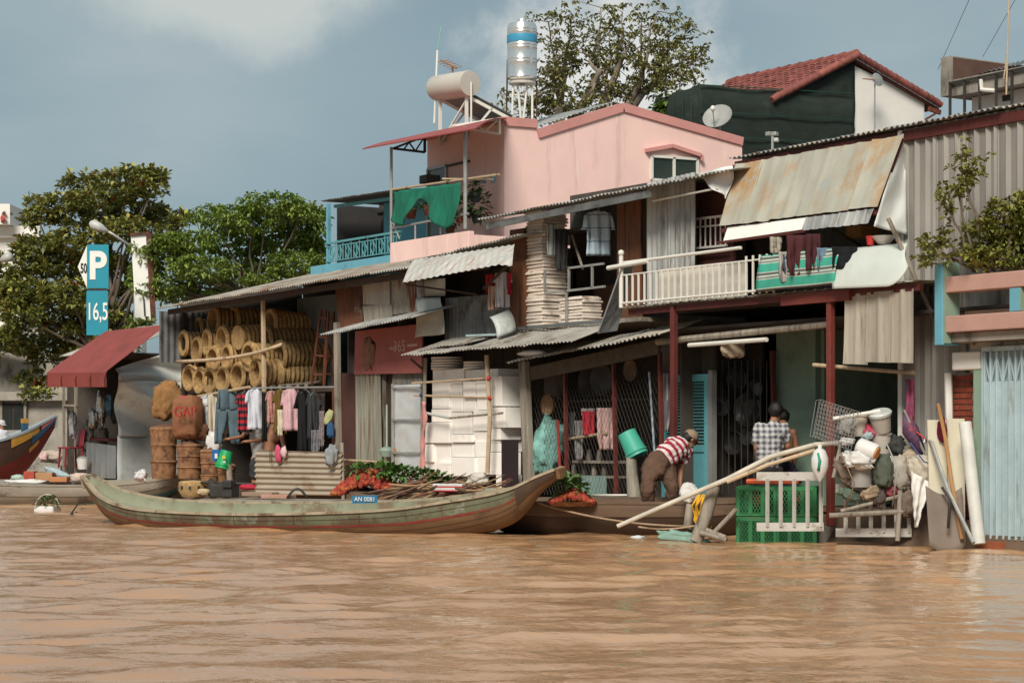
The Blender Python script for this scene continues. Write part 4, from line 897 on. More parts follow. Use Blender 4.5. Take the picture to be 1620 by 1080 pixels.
for px in (801, 849): pole(wt_, 'guy_pole', wood_dark, D(px + (2 if px < 820 else 0), 95 if px < 820 else 128, dt), D(px, 185, dt), .016)
# aerials
ae = T('whip_aerial', 'thin tilted whip aerial rising left of the solar heater', 'aerial', D(690, 195, dt))
pole(ae, 'lower_mast', white_paint, D(687, 195, dt), D(692, 80, dt), .02); pole(ae, 'whip', M('green whip', (.2, .4, .33), .5), D(692, 80, dt), D(698, 42, dt), .012)
ya = T('yagi_aerial', 'small rusty television aerial behind the solar water heater', 'aerial', D(716, 150, dt + 1))
rs_ = M('rusty aerial', (.32, .16, .09), .7)
pole(ya, 'mast', rs_, D(716, 150, dt + 1), D(716, 106, dt + 1), .02); pole(ya, 'boom', rs_, D(698, 95, dt + 1.2), D(722, 108, dt + .8), .018)
for k in range(5):
    c = D(701 + 5 * k, 97 + 2.6 * k, dt + 1.1 - .08 * k); pole(ya, 'element', rs_, c - V((.0, .14, .04)), c + V((0, .14, .04)), .008, 5)
# ================================================================== BLUE HOUSE left of the pink terrace
YU = 2.1
hU = T('blue_house', 'low blue house with patterned balcony railing beside the pink terrace', 'house', (X_(560, YU), YU, GZ))
ux0, ux1 = X_(516, YU), X_(634, YU)
uz = Z_(520, 418, YU); ut = Z_(520, 322, YU)
part(hU, 'balcony_slab', blue_paint, ('bb', X_(493, YU), ux1, YU - .03, YU + 1.3, Z_(520, 436, YU), uz), bevel=.01)
part(hU, 'lower_wall', blue_paint, ('bb', ux0, ux1, YU + .3, YU + .4, GZ, uz - .2))
part(hU, 'back_wall', M('dark screen wall', (.04, .037, .035), .8, rv=0), ('bb', ux0, ux1, YU + 1.2, YU + 1.25, uz, ut + .1), ('bb', ux0 - .02, ux0, YU + .25, YU + 1.2, uz, ut))
for px in (540, 560, 578): part(hU, 'screen_bar', iron, ('bb', X_(px, YU + 1.1), X_(px, YU + 1.1) + .05, YU + 1.15, YU + 1.198, uz, ut))
for yy in (345, 385): part(hU, 'screen_bar', iron, ('bb', ux0, X_(610, YU + 1.1), YU + 1.15, YU + 1.197, Z_(550, yy, YU + 1.1), Z_(550, yy, YU + 1.1) + .04))
part(hU, 'side_wall', blue_paint, ('bb', X_(607, YU + .9), X_(690, YU + .9), YU + .9, YU + 1.0, uz, ut + .1))
part(hU, 'corner_post', blue_paint, ('bb', ux0 - .0, ux0 + .07, YU, YU + .07, uz, ut))
canL, canR = W(508, 318, YU - .3), W(640, 299, YU - .3)
sheets(hU, 'roof_sheet', canL, canR, canR + V((0, 2.0, .02)), canL + V((0, 2.0, .02)), 4, M('dark roof sheet', (.10, .085, .075), .7), .1, .016, 1, .04)
part(hU, 'eave_beam', teal_paint, ('bar', canL + V((.1, .25, -.10)), canR + V((0, .25, -.10)), .05, .06))
rl = part(hU, 'railing', teal_paint, ('bar', (ux0 - .02, YU, Z_(520, 385, YU)), (ux1, YU, Z_(520, 385, YU)), .05, .04), ('bar', (ux0, YU, uz + .05), (ux1, YU, uz + .05), .03, .02), ('bar', (ux0, YU, Z_(520, 391, YU)), (ux1, YU, Z_(520, 391, YU)), .02, .02))
x = ux0 + .04; zt2 = Z_(520, 391, YU); k = 0
while x < ux1 - .05:
    pole(rl, 'baluster', teal_paint, (x, YU, uz + .04), (x, YU, zt2 if k % 3 else zt2 + .05), .011, 6)
    if k % 3 == 0 and x + .3 < ux1:
        zc_ = (uz + .05 + zt2) / 2; hz = (zt2 - uz - .05) / 2
        c = (x + .2, YU, zc_)
        part(rl, 'diamond', teal_paint, *[('bar', V(c) + V((math.sin(t) * .1, 0, math.cos(t) * hz * .95)), V(c) + V((math.sin(t + 1.5708) * .1, 0, math.cos(t + 1.5708) * hz * .95)), .016) for t in (0, 1.5708, 3.1416, 4.7124)])
    x += .11; k += 1
# ================================================================== NETTED BUILDING, TILED HOUSE, CONCRETE HOUSE
XG = px1_ + 2.6
dn = 44.0
gA, gB = D(1054, 146, dn + 1.0), D(1106, 133, dn)                       # river face
gC = gB + V((0, 1, 0)) * ((D(1352, 152, dn) - gB).dot(RGT) / RGT.y)
gC = WX(1352, 152, gB.x)
hN = T('netted_building', 'boxy upper storey wrapped in dark green construction net', 'building', (gB.x, gB.y, GZ))
netd = M('dark green net', (.016, .024, .019), .9, var=.35, scale=3, st=(1, 1, 3), rv=0, bump=.15, bs=40, dirt=(.03, .042, .033), da=.3, ds=2)
def wav(A_, B_, zb, amp=.025, n=30, seed=0):
    nrm = (B_ - A_).cross(V((0, 0, 1))).normalized()
    return ('grid', lambda u, v: (lambda p: V((p.x, p.y, zb + (p.z - zb) * v)) + nrm * (amp * mnoise.noise(V((u * n / 6, v * 3, seed))) + .004 * math.sin(u * n)) + V((0, 0, -.03 * v * math.sin(u * 3.14 * 2) ** 2)))(A_.lerp(B_, u)), 48, 10, .02)
gA2 = V((gB.x - 1.5, gB.y, gB.z - .1))
part(hN, 'net_wall', netd, wav(gA2, gB, 4.2, seed=1), smooth=True)
part(hN, 'net_wall', netd, wav(gB, gC, 4.2, seed=5), smooth=True)
gl = M('green net cord', (.015, .06, .04), .8)
for py in (134, 176, 214):
    part(hN, 'net_cord', gl, ('bar', WX(1107, py, gB.x + .06), WX(1350, py + 14, gB.x + .06), .02, .015))
for k in range(3): part(hN, 'net_cord', gl, ('bar', W(1066 + k * 14, 150, gB.y - .05), W(1066 + k * 14, 230, gB.y - .05), .012, .012))
part(hN, 'core', dark_in, ('bb', gA2.x + .06, gB.x - .15, gB.y + .12, gC.y - .05, GZ, gB.z - .15))
# the tiled house: gable towards the sun, ridge along the river
hR = T('tiled_house', 'white gabled house with red tiled roof rising behind the green net', 'house', (gC.x, gC.y, GZ))
XR = gB.x + .05
rdg = WX(1356, 88, XR); ev = WX(1488, 166, XR)
y_r = rdg.y; half = ev.y - y_r
lft = WX(1222, 158, XR)
gab = [V((XR - .15, gC.y + .02, GZ)), V((XR - .15, ev.y - .35, GZ)), V((XR - .15, ev.y - .35, ev.z + .1)), V((XR - .15, y_r, rdg.z - .18)), V((XR - .15, gC.y + .02, rdg.z - .2))]
part(hR, 'gable_wall', white_wall, ('ext', gab, (-.2, 0, 0)))
part(hR, 'net_screen', netd, ('grid', lambda u, v: (lambda y: V((XR - .12 + .05 * mnoise.noise(V((u * 4, v * 4, 0))), y, (gB.z - .6) + ((rdg.z - .12 - (y_r - y) / half * (rdg.z - lft.z)) - (gB.z - .6)) * v)))(lft.y + .3 + (y_r - lft.y - .25) * u), 16, 10, .02), smooth=True)
tile_m = M('clay roof tile', (.24, .075, .06), .8, var=.25, scale=5, dirt=(.13, .04, .03), da=.35, ds=4, rv=.22)
RL = 4.4                                        # roof length seen along the ridge
nrow, ncol = 13, 20
slope = (lft - rdg)
tile = None
part(hR, 'roof_deck', wood_red, ('ext', [rdg + V((-.05, 0, -.06)), lft + V((-.05, 0, -.06)), lft + V((-RL, 0, -.06)), rdg + V((-RL, 0, -.06))], (0, 0, -.04)), ('ext', [rdg + V((-.05, 0, -.06)), ev + V((-.05, 0, -.06)), ev + V((-RL, 0, -.06)), rdg + V((-RL, 0, -.06))], (0, 0, -.04)))
su = slope.normalized(); tl = slope.length / nrow
nn = V((1, 0, 0)).cross(su); nn = nn if nn.z > 0 else -nn
for side_ in (0, 1):
    sl_ = slope if side_ == 0 else ev - rdg
    su = sl_.normalized(); tl = sl_.length / nrow
    nn = V((1, 0, 0)).cross(su); nn = nn if nn.z > 0 else -nn
    if side_ == 1:
        continue
    for r in range(nrow):
        for c in range(ncol):
            o0 = rdg + su * (tl * r) + V((-RL / ncol * (c + 1), 0, 0))
            if tile is None:
                w_ = RL / ncol
                tile = part(hR, 'roof_tile', tile_m, ('grid', lambda u, v: o0 + V((w_ * 1.02 * u, 0, 0)) + su * (tl * 1.12 * v) + nn * (.02 + .022 * math.sin(u * 3.14) + .022 * v), 5, 1, .012), smooth='auto'); t0 = o0.copy()
            else:
                k = tile.copy(); col.objects.link(k); k.parent = hR; k.location = (o0 - t0) + nn * rnd.uniform(-.004, .004)
def caps(a, b, n, nm, r=.085):
    for k in range(n):
        p, q = a.lerp(b, k / n), a.lerp(b, (k + 1.08) / n)
        part(hR, nm, tile_m, ('tube', [p + V((0, 0, .02)), q], [r, r * .85], 10), smooth='auto')
caps(rdg, lft, 13, 'verge_tile'); caps(rdg, ev, 16, 'verge_tile'); caps(rdg + V((0, 0, .03)), rdg + V((-RL, 0, .03)), 12, 'ridge_tile', .09)
part(hR, 'eave_beam', wood_red, ('bar', ev + V((-.06, -.3, -.1)), ev + V((-.06, .05, -.16)), .06, .10), ('bar', ev + V((-.06, -.1, -.2)), ev + V((-.06, -.4, -.35)), .04))
# panel aerial on the white gable
pa_ = T('grid_aerial', 'small round grid aerial on a mast before the white gable', 'aerial', WX(1384, 205, XR + .4))
c = WX(1384, 130, XR + .4)
pole(pa_, 'mast', steel, WX(1384, 205, XR + .4), c, .015)
part(pa_, 'grid_dish', steel, ('lathe', [(.02, .03), (.10, .015), (.15, .0), (.155, .004), (.10, .022), (.02, .038)], 20, c + V((.03, .05, .05)), Matrix.Rotation(1.3, 3, 'Y')), smooth='auto')
part(pa_, 'boom', rs_, *[('bar', c + V((0, -.35 + .07 * k, .03)), c + V((.12, -.35 + .07 * k, .03)), .012) for k in range(5)], ('bar', c + V((.05, -.4, .03)), c + V((.05, .02, .03)), .015))
# satellite dish on the pink parapet, and a small speaker pole
sdp = T('satellite_dish', 'grey satellite dish standing behind the pink gable parapet', 'satellite dish', D(1139, 216, 42.6))
cc = D(1135, 184, 42.6)
axis = (V((0.35, -.55, .45))).normalized(); qm = axis.to_track_quat('Z', 'Y').to_matrix()
rd = 24 / FPX * 42.6
part(sdp, 'reflector', M('dish grey', (.30, .30, .285), .5, rv=0), ('lathe', [(.01, -.10), (rd * .5, -.075), (rd, 0), (rd, .012), (rd * .5, -.06), (.01, -.085)], 28, cc, qm), smooth='auto')
pole(sdp, 'mast', steel, cc - axis * .08, D(1139, 216, 42.6), .025)
pole(sdp, 'feed_arm', steel, cc + qm @ V((0, -rd, 0)), cc + axis * .34 + V((0, 0, -.1)), .012)
part(sdp, 'feed_head', white_paint, ('blob', cc + axis * .34 + V((0, 0, -.08)), (.05, .05, .06), 2, .1, 10, 8), smooth=True)
spk = T('pole_speakers', 'little cluster of grey horns on a pole before the green net', 'loudspeaker', D(1222, 238, 33))
pole(spk, 'pole', steel, D(1222, 238, 33), D(1222, 212, 33), .02)
for k, (a, b) in enumerate(((1217, 212), (1226, 212), (1228, 222))): part(spk, 'horn', steel, ('box', D(a, b, 33), (.08, .1, .06), .4 * k), bevel=.01)
# concrete building top right
hT = T('concrete_house', 'stained concrete upper storey with rusty rail at the top right', 'house', (D(1560, 200, 40).x, D(1560, 200, 40).y, GZ))
XT = D(1516, 200, 40).x; YT = D(1516, 200, 40).y
part(hT, 'wall', white_wall, ('bb', XT + .05, XT + 5, YT + .3, YT + 4, GZ, Z_(1520, 158, YT + .3)))
part(hT, 'cornice', concrete, ('bb', XT - .15, XT + 5, YT - .05, YT + 1, Z_(1516, 152, YT), Z_(1516, 126, YT)))
part(hT, 'stair_wall', concrete, ('bb', XT - .42, XT - .16, YT - .04, YT + 3.2, Z_(1500, 152, YT), Z_(1500, 90, YT)))
part(hT, 'stair_wall', M('brown plaster', (.10, .055, .04), .9, rv=0, dirt=(.2, .12, .09), da=.25), ('bb', XT - .155, XT - .145, YT + .02, YT + 3.2, Z_(1500, 130, YT), Z_(1500, 92, YT)))
sheets(hT, 'roof_sheet', W(1525, 122, YT + .6), W(1640, 97, YT + .6), W(1640, 92, YT + 3), W(1525, 116, YT + 3), 3, galv_dark, .12, .015, 1, .03)
rt_ = part(hT, 'rail', iron, ('bar', W(1502, 132, YT - .1), W(1640, 104, YT - .1), .04, .04))
for px in (1503, 1526, 1550, 1576, 1601): part(rt_, 'rail_post', iron, ('bar', W(px, 132 - (px - 1502) * .2, YT - .1), W(px, 190 - (px - 1502) * .13, YT - .1), .04, .04, (0, 1, 0)))
part(hT, 'drain_pipe', white_paint, ('tube', [W(1552, 126, YT - .09), W(1553, 142, YT - .09), W(1575, 144, YT - .07)], .04, 8), smooth='auto')
part(hT, 'window', iron, ('bb', X_(1586, YT + .28), X_(1600, YT + .28), YT + .27, YT + .298, Z_(1590, 160, YT + .28), Z_(1590, 151, YT + .28)))
mst = T('bamboo_mast', 'tall thin bamboo mast above the concrete house', 'mast', W(1592, 150, YT - .2))
pole(mst, 'shaft', bamboo, W(1592, 150, YT - .2), W(1597, -40, YT - .2), .016); pole(mst, 'stay', bamboo, W(1588, 125, YT - .2), W(1593, 90, YT - .2), .015)
for k, (a, b) in enumerate((((1484, 110), (1560, -60)), ((1555, 90), (1640, -60)))):
    tag(part(None, 'overhead_wire', M('thin wire', (.2, .24, .26), .6), ('tube', [D(*a, 60), D(*b, 50)], .008, 4)), ('left', 'right')[k] + ' faint slack wire crossing the sky above the tiled house', 'wire', 'wires in the sky')

# ================================================================== STACKED GOODS
# foam fish boxes, one by one (front faces measured on the stack)
boxes = [
 ('left', 684, 586, 734, 603), ('left', 683, 606, 711, 625), ('left', 683, 626, 711, 646), ('left', 682, 648, 711, 667), ('left', 670, 669, 711, 700), ('left', 667, 703, 685, 730), ('left', 668, 731, 690, 752),
 ('second', 712, 604, 731, 628), ('second', 713, 629, 732, 651), ('second', 713, 653, 746, 686), ('second', 713, 688, 747, 699), ('second', 686, 702, 713, 730), ('second', 691, 731, 713, 753),
 ('third', 732, 604, 752, 628), ('third', 733, 629, 753, 651), ('third', 714, 701, 749, 722), ('third', 714, 724, 751, 752),
 ('fourth', 753, 603, 771, 627), ('fourth', 754, 628, 773, 648), ('fourth', 748, 650, 773, 681), ('fourth', 749, 683, 773, 697), ('fourth', 751, 698, 773, 718), ('fourth', 753, 719, 772, 749),
 ('right', 736, 586, 788, 601), ('right', 773, 596, 794, 642), ('right', 775, 645, 799, 676), ('right', 775, 678, 792, 695), ('right', 774, 697, 792, 714), ('right', 774, 716, 792, 750), ('right', 784, 752, 797, 777)]
cnt = {}
for i, (c_, x0, y0, x1, y1) in enumerate(boxes):
    k = cnt.get(c_, 0); cnt[c_] = k + 1
    yf = -.42 + rnd.uniform(-.045, .03) + (0 if c_ != 'right' else .02)
    m = MB(); xa, xb = X_(x0 + .4, yf), X_(x1 - .4, yf); za, zb = Z_(x0, y1 + .6, yf), Z_(x0, y0 - .6, yf)
    tp = .002
    dpt = rnd.uniform(.36, .42)
    m.add([(xa + tp, yf + tp, za), (xb - tp, yf + tp, za), (xb - tp, yf + dpt, za), (xa + tp, yf + dpt, za), (xa, yf, zb - .045), (xb, yf, zb - .045), (xb, yf + dpt, zb - .045), (xa, yf + dpt, zb - .045)],
          [(3, 2, 1, 0), (4, 5, 6, 7), (0, 1, 5, 4), (1, 2, 6, 5), (2, 3, 7, 6), (3, 0, 4, 7)])
    t = T('foam_box', f'white foam fish box, {ORDN[k]} down the {c_} column of the bamboo-lashed stack', 'foam box', ((xa + xb) / 2, yf + dpt / 2, za), 'foam boxes in the lashed stack')
    if i % 5 != 2:
        for q in range(4, 8): m.v[q].z = zb
    m.build('body', foam, t, False, .008)
    if i % 5 == 2: part(t, 'lid', foam, ('box', ((xa + xb) / 2, yf + dpt / 2, zb - .02), (xb - xa + .001, dpt + .002, .042), rnd.uniform(-.004, .004)), bevel=.003)
for i, (px, py, r, lab) in enumerate(((708, 585, .26, 'on top of the left column of foam boxes'), (755, 584, .22, 'on the second foam column under the canopy'))):
    t = T('lid_stack', 'pile of round white plastic lids ' + lab, 'lids', W(px, py, -.2), 'piles of white lids')
    for k in range(5 if i == 0 else 3):
        part(t, 'lid', foam, ('lathe', [(r * .9, 0), (r, .006), (r, .028), (r * .96, .034), (r * .3, .036)], 24, W(px, py, -.2) + V((rnd.uniform(-.01, .01), 0, .042 * k))), smooth='auto')
# foam trays upstairs
def trays(px0, px1, py0, py1, Y, dpt, n, where, grp):
    x0, x1 = X_(px0, Y), X_(px1, Y); z0, z1 = Z_(px0, py1, Y), Z_(px0, py0, Y); h = (z1 - z0) / n
    src = None
    for k in range(n):
        z = z0 + h * k; lab = f'white foam tray, {ORDN[n - 1 - k]} from the top of the {where}'.replace('topmost from the top', 'topmost tray')
        if src is None:
            src = part(None, 'foam_tray', foam_tray, ('bb', x0, x1, Y, Y + dpt, z, z + h * .62), ('bb', x0 + .02, x1 - .02, Y + .02, Y + dpt - .02, z + h * .6, z + h * .97), bevel=.006)
            tag(src, lab, 'foam tray', grp); o0 = src.location.copy()
        else:
            c = src.copy(); col.objects.link(c); c.location = o0 + V((rnd.uniform(-.018, .018), rnd.uniform(-.018, .018), h * k)); c.rotation_euler = (rnd.uniform(-.008, .008), rnd.uniform(-.008, .008), rnd.uniform(-.05, .05)); c['label'] = lab
trays(831, 858, 334, 516, -.05, .46, 34, 'tall tray pile behind the brown post', 'trays in the tall pile')
trays(884, 921, 471, 511, -.08, .36, 8, 'low tray pile on the upper floor', 'trays in the low pile')
# wicker baskets
def basket_mesh(r, L, closed):
    m = MB(); prof = []
    n = int(L / .045)
    for i in range(n + 1):
        z = L * i / n
        rr = r * (1 - .12 * (i / n))
        prof.append((rr + (.024 if i % 2 else 0) + (.03 if i in (0, 1) else .014 if i == n else 0), z))
    inner = [(r * .90 - .02, L * .96), (r * .93, L * .5), (r * .94, 0)]
    m.lathe(prof, 24, caps=False)
    if closed: pass
    prof2 = [(prof[-1][0], L), (r * .45, L + .004), (.01, L + .002)]
    m.lathe(prof2, 24, caps=False)
    m.lathe([(.01, L * .93), (r * .8, L * .93), (r * .95 - .02, .0), (r + .004, -.006), (prof[0][0], 0)], 24, caps=False)
    me = m
    return me
bk = [(288, 543, .2, 1.0, .0), (309, 553, .2, 1.0, .06), (325, 541, .2, 1.0, .08), (350, 538, .22, 1.0, .12), (376, 534, .22, 1.2, .1), (336, 507, .23, 1.5, .3), (312, 521, .18, .8, .35),
      (335, 568, .2, 1.0, .03), (357, 565, .2, 1.0, .05), (392, 564, .22, 1.35, -.02), (297, 598, .2, 1.0, -.04), (314, 602, .2, 1.0, -.02), (330, 602, .2, 1.0, .0), (350, 600, .205, 1.0, .02), (374, 595, .21, 1.0, .03), (403, 589, .22, 1.3, -.04)]
names_b = ['leftmost of the middle row', 'second of the middle row, a little lower', 'third of the middle row', 'fourth of the middle row', 'fifth of the middle row, closed end outwards', 'long one lying alone on top', 'small one at the top left',
           'left one of the lower middle row', 'centre one of the lower middle row', 'big right one of the lower middle row', 'leftmost of the bottom row', 'second of the bottom row', 'third of the bottom row', 'fourth of the bottom row', 'fifth of the bottom row', 'rightmost of the bottom row']
bk += [(420, 540, .22, 1.2, .45), (425, 512, .22, 1.3, .6), (368, 508, .22, 1.2, .62), (300, 520, .2, 1.0, .5), (318, 572, .2, 1.0, .25), (300, 570, .2, 1.0, .2), (440, 562, .22, 1.1, .4), (434, 592, .22, 1.1, .35)]
names_b += ['behind the fifth of the middle row, right of it', 'at the upper right under the roof', 'second on the top row under the roof', 'behind the leftmost of the middle row', 'behind the pole, second from the left', 'behind the pole, at the far left', 'right end of the lower middle row, set back', 'right end of the bottom row, set back']
for (px, py, r, L, yo), nm in zip(bk, names_b):
    r *= 1.12
    m = basket_mesh(r, L, False); p = W(px, py, -.2 + yo)
    ang = rnd.uniform(-.12, .12)
    R = Matrix.Translation(p) @ Matrix.Rotation(ang, 4, 'Z') @ Matrix.Rotation(rnd.uniform(-.05, .05), 4, 'X') @ Matrix.Rotation(-math.pi / 2, 4, 'X')
    if 'closed' in nm: R = R @ Matrix.Translation((0, 0, L)) @ Matrix.Rotation(math.pi, 4, 'X')
    m.v = [R @ v for v in m.v]
    tag(m.build('wicker_basket', wicker, None, 'auto'), 'wicker basket in the loft, ' + nm, 'basket', 'baskets in the loft')
# tall fish baskets on the bank
def tall_basket(px, py1, py0, Y, rpx, label):
    p = W(px, py1, Y); s_ = FPX / depth(p); r = rpx / s_; H = (py1 - py0) / s_
    t = T('tall_basket', label, 'basket', p, 'tall baskets on the bank')
    prof = []
    n = 26
    for i in range(n + 1):
        f = i / n; prof.append((r * (.86 + .14 * f + .03 * math.sin(f * 9)) + (.005 if i % 2 else 0) + (.014 if i in (8, 17, 25) else 0), H * f))
    part(t, 'woven_body', wicker_old, ('lathe', prof + [(r * .85, H + .02), (r * .8, H * .92), (.02, H * .9)], 26, p), smooth='auto')
    part(t, 'hoop', wicker_old, ('lathe', [(r * .99, H * .31), (r * 1.06, H * .33), (r * 1.0, H * .36)], 26, p, None, False), smooth='auto')
    part(t, 'contents', M('brown sacking', (.13, .07, .045), .9), ('blob', p + V((0, 0, H * .97)), (r * .8, r * .8, .1), px, .4, 14, 8, 3), smooth=True)
tall_basket(259, 757, 676, -.95, 21, 'tallest fish basket, red-brown, standing beside the silver tarpaulin wall')
tall_basket(300, 757, 703, -.8, 20, 'shorter fish basket just right of the tallest one')
tall_basket(332, 772, 712, -.6, 15, 'openwork fish basket behind the boat tip, left of the green bucket')
tall_basket(358, 776, 735, -.5, 14, 'low dark fish basket partly hidden by the green bucket')
# sacks and bags over them
def sack(label, px, py, Y, rx, ry, mat, seed, rot=0.0, name='sack', amp=.25, cat='sack', extra=None, flat=.6):
    p = W(px, py, Y); s_ = FPX / depth(p)
    Rm = Matrix((RGT, FWD, V((0, 0, 1)))).transposed() @ Matrix.Rotation(rot, 3, 'Y')
    m = MB(); m.blob(p, (rx / s_, min(rx, ry) / s_ * flat, ry / s_), seed, amp, 30, 22, 1.9, Rm, .78, .22)
    o = m.build(name, mat, None, True)
    return tag(o, label, cat)
burlap = M('burlap', (.26, .135, .05), .95, var=.3, scale=10, dirt=(.13, .07, .03), da=.35, ds=4, bump=.5, bs=70, rv=0)
sack('dirty tan sack leaning on the tarpaulin wall above the tall baskets', 262, 633, -.9, 20, 31, burlap, 3, .35)
gb_ = T('woven_bag', 'orange-brown woven bag with red hand lettering above the fish baskets', 'bag', W(297, 690, -.95))
part(gb_, 'bag_body', M('orange sack', (.22, .095, .045), .85, var=.25, scale=5, dirt=(.18, .06, .03), da=.35, ds=3, rv=0, bump=.3), ('blob', W(297, 660, -.85), (.30, .2, .40), 8, .10, 30, 22, 1.7, Matrix.Rotation(.45, 3, 'Z'), .5, .10), smooth=True)
text(gb_, 'GAP', M('red print', (.26, .025, .02), .7), W(293, 652, -1.09), .28, .012, rz=.45)
part(gb_, 'bag_handle', M('pink cord', (.4, .04, .09), .7), ('tube', [W(281, 640, -.95), W(283, 628, -.97), W(291, 627, -.97), W(294, 638, -.95)], .02, 6), smooth=True)
sack('dark brown bundle hanging below the lettered bag', 312, 683, -.7, 19, 13, M('brown bundle', (.12, .055, .03), .9), 5)
sack('white plastic bag hanging left of the green bucket', 338, 700, -.55, 12, 17, M('white plastic', (.55, .55, .53), .4, var=.1, rv=0), 9, amp=.35, name='plastic_bag', cat='bag')
sack('small pale blue rag hanging left of the white shirts', 318, 640, -.5, 6, 11, cloth('pale blue rag', (.30, .36, .42)), 12, amp=.4, name='rag', cat='rag')
# green bucket on a post, blue tin
gbk = T('green_bucket', 'bright green bucket upside down on a mooring post below the laundry', 'bucket', W(358, 740, -1.0))
def bucket(t, mat, base, axis, r0, r1, h, rim=True):
    q = V(axis).normalized().to_track_quat('Z', 'Y').to_matrix()
    part(t, 'bucket_body', mat, ('lathe', [(r0, 0), (r0 * 1.01, .02), (r1 * .97, h * .8), (r1 * 1.08, h * .82), (r1 * 1.08, h * .87), (r1, h * .9), (r1 * 1.02, h), (r1 * .93, h), (r0 * .9, .03), (.01, .03)], 22, base, q), smooth='auto')
green_p = M('green plastic', (.012, .30, .10), .4, var=.12, rv=0, bump=.02)
bucket(gbk, green_p, W(359, 713, -1.0), (-.05, -.25, -1), .11, .145, .33)
part(gbk, 'label', M('yellow print', (.5, .4, .06), .6), ('box', W(354, 723, -1.14), (.08, .006, .06), .3)); part(gbk, 'label', M('white print', (.6, .6, .55), .6), ('box', W(355, 730, -1.15), (.06, .006, .04), .3))
tag(pole(None, 'mooring_post', wood_grey, W(365, 785, -1.0), W(362, 735, -1.0), .055, 10), 'bare wooden mooring post carrying the green bucket', 'post')
bt = T('blue_tin', 'blue printed tin hanging behind the green bucket', 'tin', W(345, 728, -.85))
part(bt, 'tin_body', M('blue tin', (.02, .12, .33), .4), ('box', W(346, 720, -.85), (.2, .16, .22), .3), bevel=.01)
part(bt, 'label', M('white print', (.6, .6, .55), .6), ('box', W(342, 721, -.94), (.07, .006, .09), .3))
# ladder in the loft
ld = T('wooden_ladder', 'red-brown wooden trestle ladder standing in the loft beside the baskets', 'ladder', W(510, 612, .2))
lp = [((500, 612), (509, 490), .1), ((524, 612), (518, 492), .15), ((519, 612), (514, 491), .6), ((530, 614), (528, 492), .6)]
lp = [((492, 614), (508, 490), .1), ((512, 614), (520, 492), .1), ((512, 612), (516, 491), .45), ((527, 614), (528, 493), .45)]
for a, b, y in lp: part(ld, 'stile', wood_red, ('bar', W(*a, y), W(*b, y), .045, .035, (0, 1, 0)))
for f in (.18, .42, .66, .9):
    part(ld, 'rung', wood_red, ('bar', W(*lp[0][0], .1).lerp(W(*lp[0][1], .1), f), W(*lp[1][0], .1).lerp(W(*lp[1][1], .1), f), .035, .03))
    part(ld, 'rung', wood_red, ('bar', W(*lp[2][0], .45).lerp(W(*lp[2][1], .45), f), W(*lp[3][0], .45).lerp(W(*lp[3][1], .45), f), .035, .03))
# ================================================================== LAUNDRY
def garment(label, kind, px, py, w, h, Y, mat, yaw=None, sl=.3, seed=0, group='laundry', cat=None, hang=True, name=None, fold=1.0):
    """px,py = top centre in the photo; w,h in photo pixels; the cloth is a folded shell in a plane turned by yaw"""
    p = W(px, py, Y); s_ = FPX / depth(p); w /= s_; h /= s_
    ax = RGT if yaw is None else V((math.cos(yaw), math.sin(yaw), 0)); nr = ax.cross(V((0, 0, 1)))
    rr = random.Random(seed * 7 + 1); f1, f2, f3 = rr.uniform(0, 6), rr.uniform(0, 6), rr.uniform(1.5, 3)
    def cl(rows, off=0):
        def fn(u, v):
            k = v * (len(rows) - 1); i = min(int(k), len(rows) - 2); t = k - i
            z = rows[i][0] * (1 - t) + rows[i + 1][0] * t; a = rows[i][1] * (1 - t) + rows[i + 1][1] * t; b = rows[i][2] * (1 - t) + rows[i + 1][2] * t
            x = a + (b - a) * u
            fo = fold * (.032 * math.sin(x * f3 * 6 + f1 + z * 1.4) + .02 * math.sin(x * f3 * 13 + f2 - z * 2.5) + .025 * mnoise.noise(V((x * 4 + f1, z * 5, f2)))) * min(1, .25 + v)
            return p + ax * (x * w) + V((0, 0, -z * h)) + nr * (fo + off - .02)
        return fn
    m = MB()
    if kind == 'shirt':
        body = [(.0, -.16, .16), (.03, -.30, .30), (.10, -.40, .40), (.30, -.37, .37), (.7, -.37, .37), (1, -.39, .39)]
        m.grid(cl(body), 18, 20, .014)
        for sg in (-1, 1):
            m.grid(cl([(.035, sg * .28, sg * .36), (.12, sg * .32, sg * .44), (sl, sg * .36, sg * .54)] if sg > 0 else [(.035, -.36, -.28), (.12, -.44, -.32), (sl, -.54, -.36)]), 5, 6, .014)
    elif kind == 'trousers':
        m.grid(cl([(0, -.34, .34), (.1, -.38, .38), (.38, -.44, .46)]), 14, 8, .04)
        m.grid(cl([(.36, -.45, .04), (.6, -.48, -.06), (1, -.5, -.18)]), 7, 10, .04)
        m.grid(cl([(.36, -.02, .46), (.6, .08, .5), (1, .20, .52)]), 7, 10, .04)
    else:
        m.grid(cl([(0, -.5, .5), (.3, -.46, .48), (.7, -.48, .46), (1, -.5 + rr.uniform(0, .2), .5 - rr.uniform(0, .2))]), 14, 16, .012)
    nm = name or {'shirt': 'hanging_shirt', 'trousers': 'hanging_trousers'}.get(kind, 'hanging_cloth')
    if hang and kind != 'cloth':
        t = T(nm, label, cat or kind, p, group); m.build('fabric', mat, t, True)
        part(t, 'hanger', steel, ('tube', [p - ax * .2 * w + V((0, 0, -.06)), p + V((0, 0, .01)), p + ax * .2 * w + V((0, 0, -.06))], .006, 5), ('tube', [p + V((0, 0, .01)), p + V((0, 0, .06))], .005, 5))
        return t
    return tag(m.build(nm, mat, None, True), label, cat or kind, group)
YL = -.45
garment('white shirt at the far left end of the bamboo laundry pole', 'shirt', 330, 625, 30, 50, YL, cloth('white', (.55, .55, .56)), seed=1)
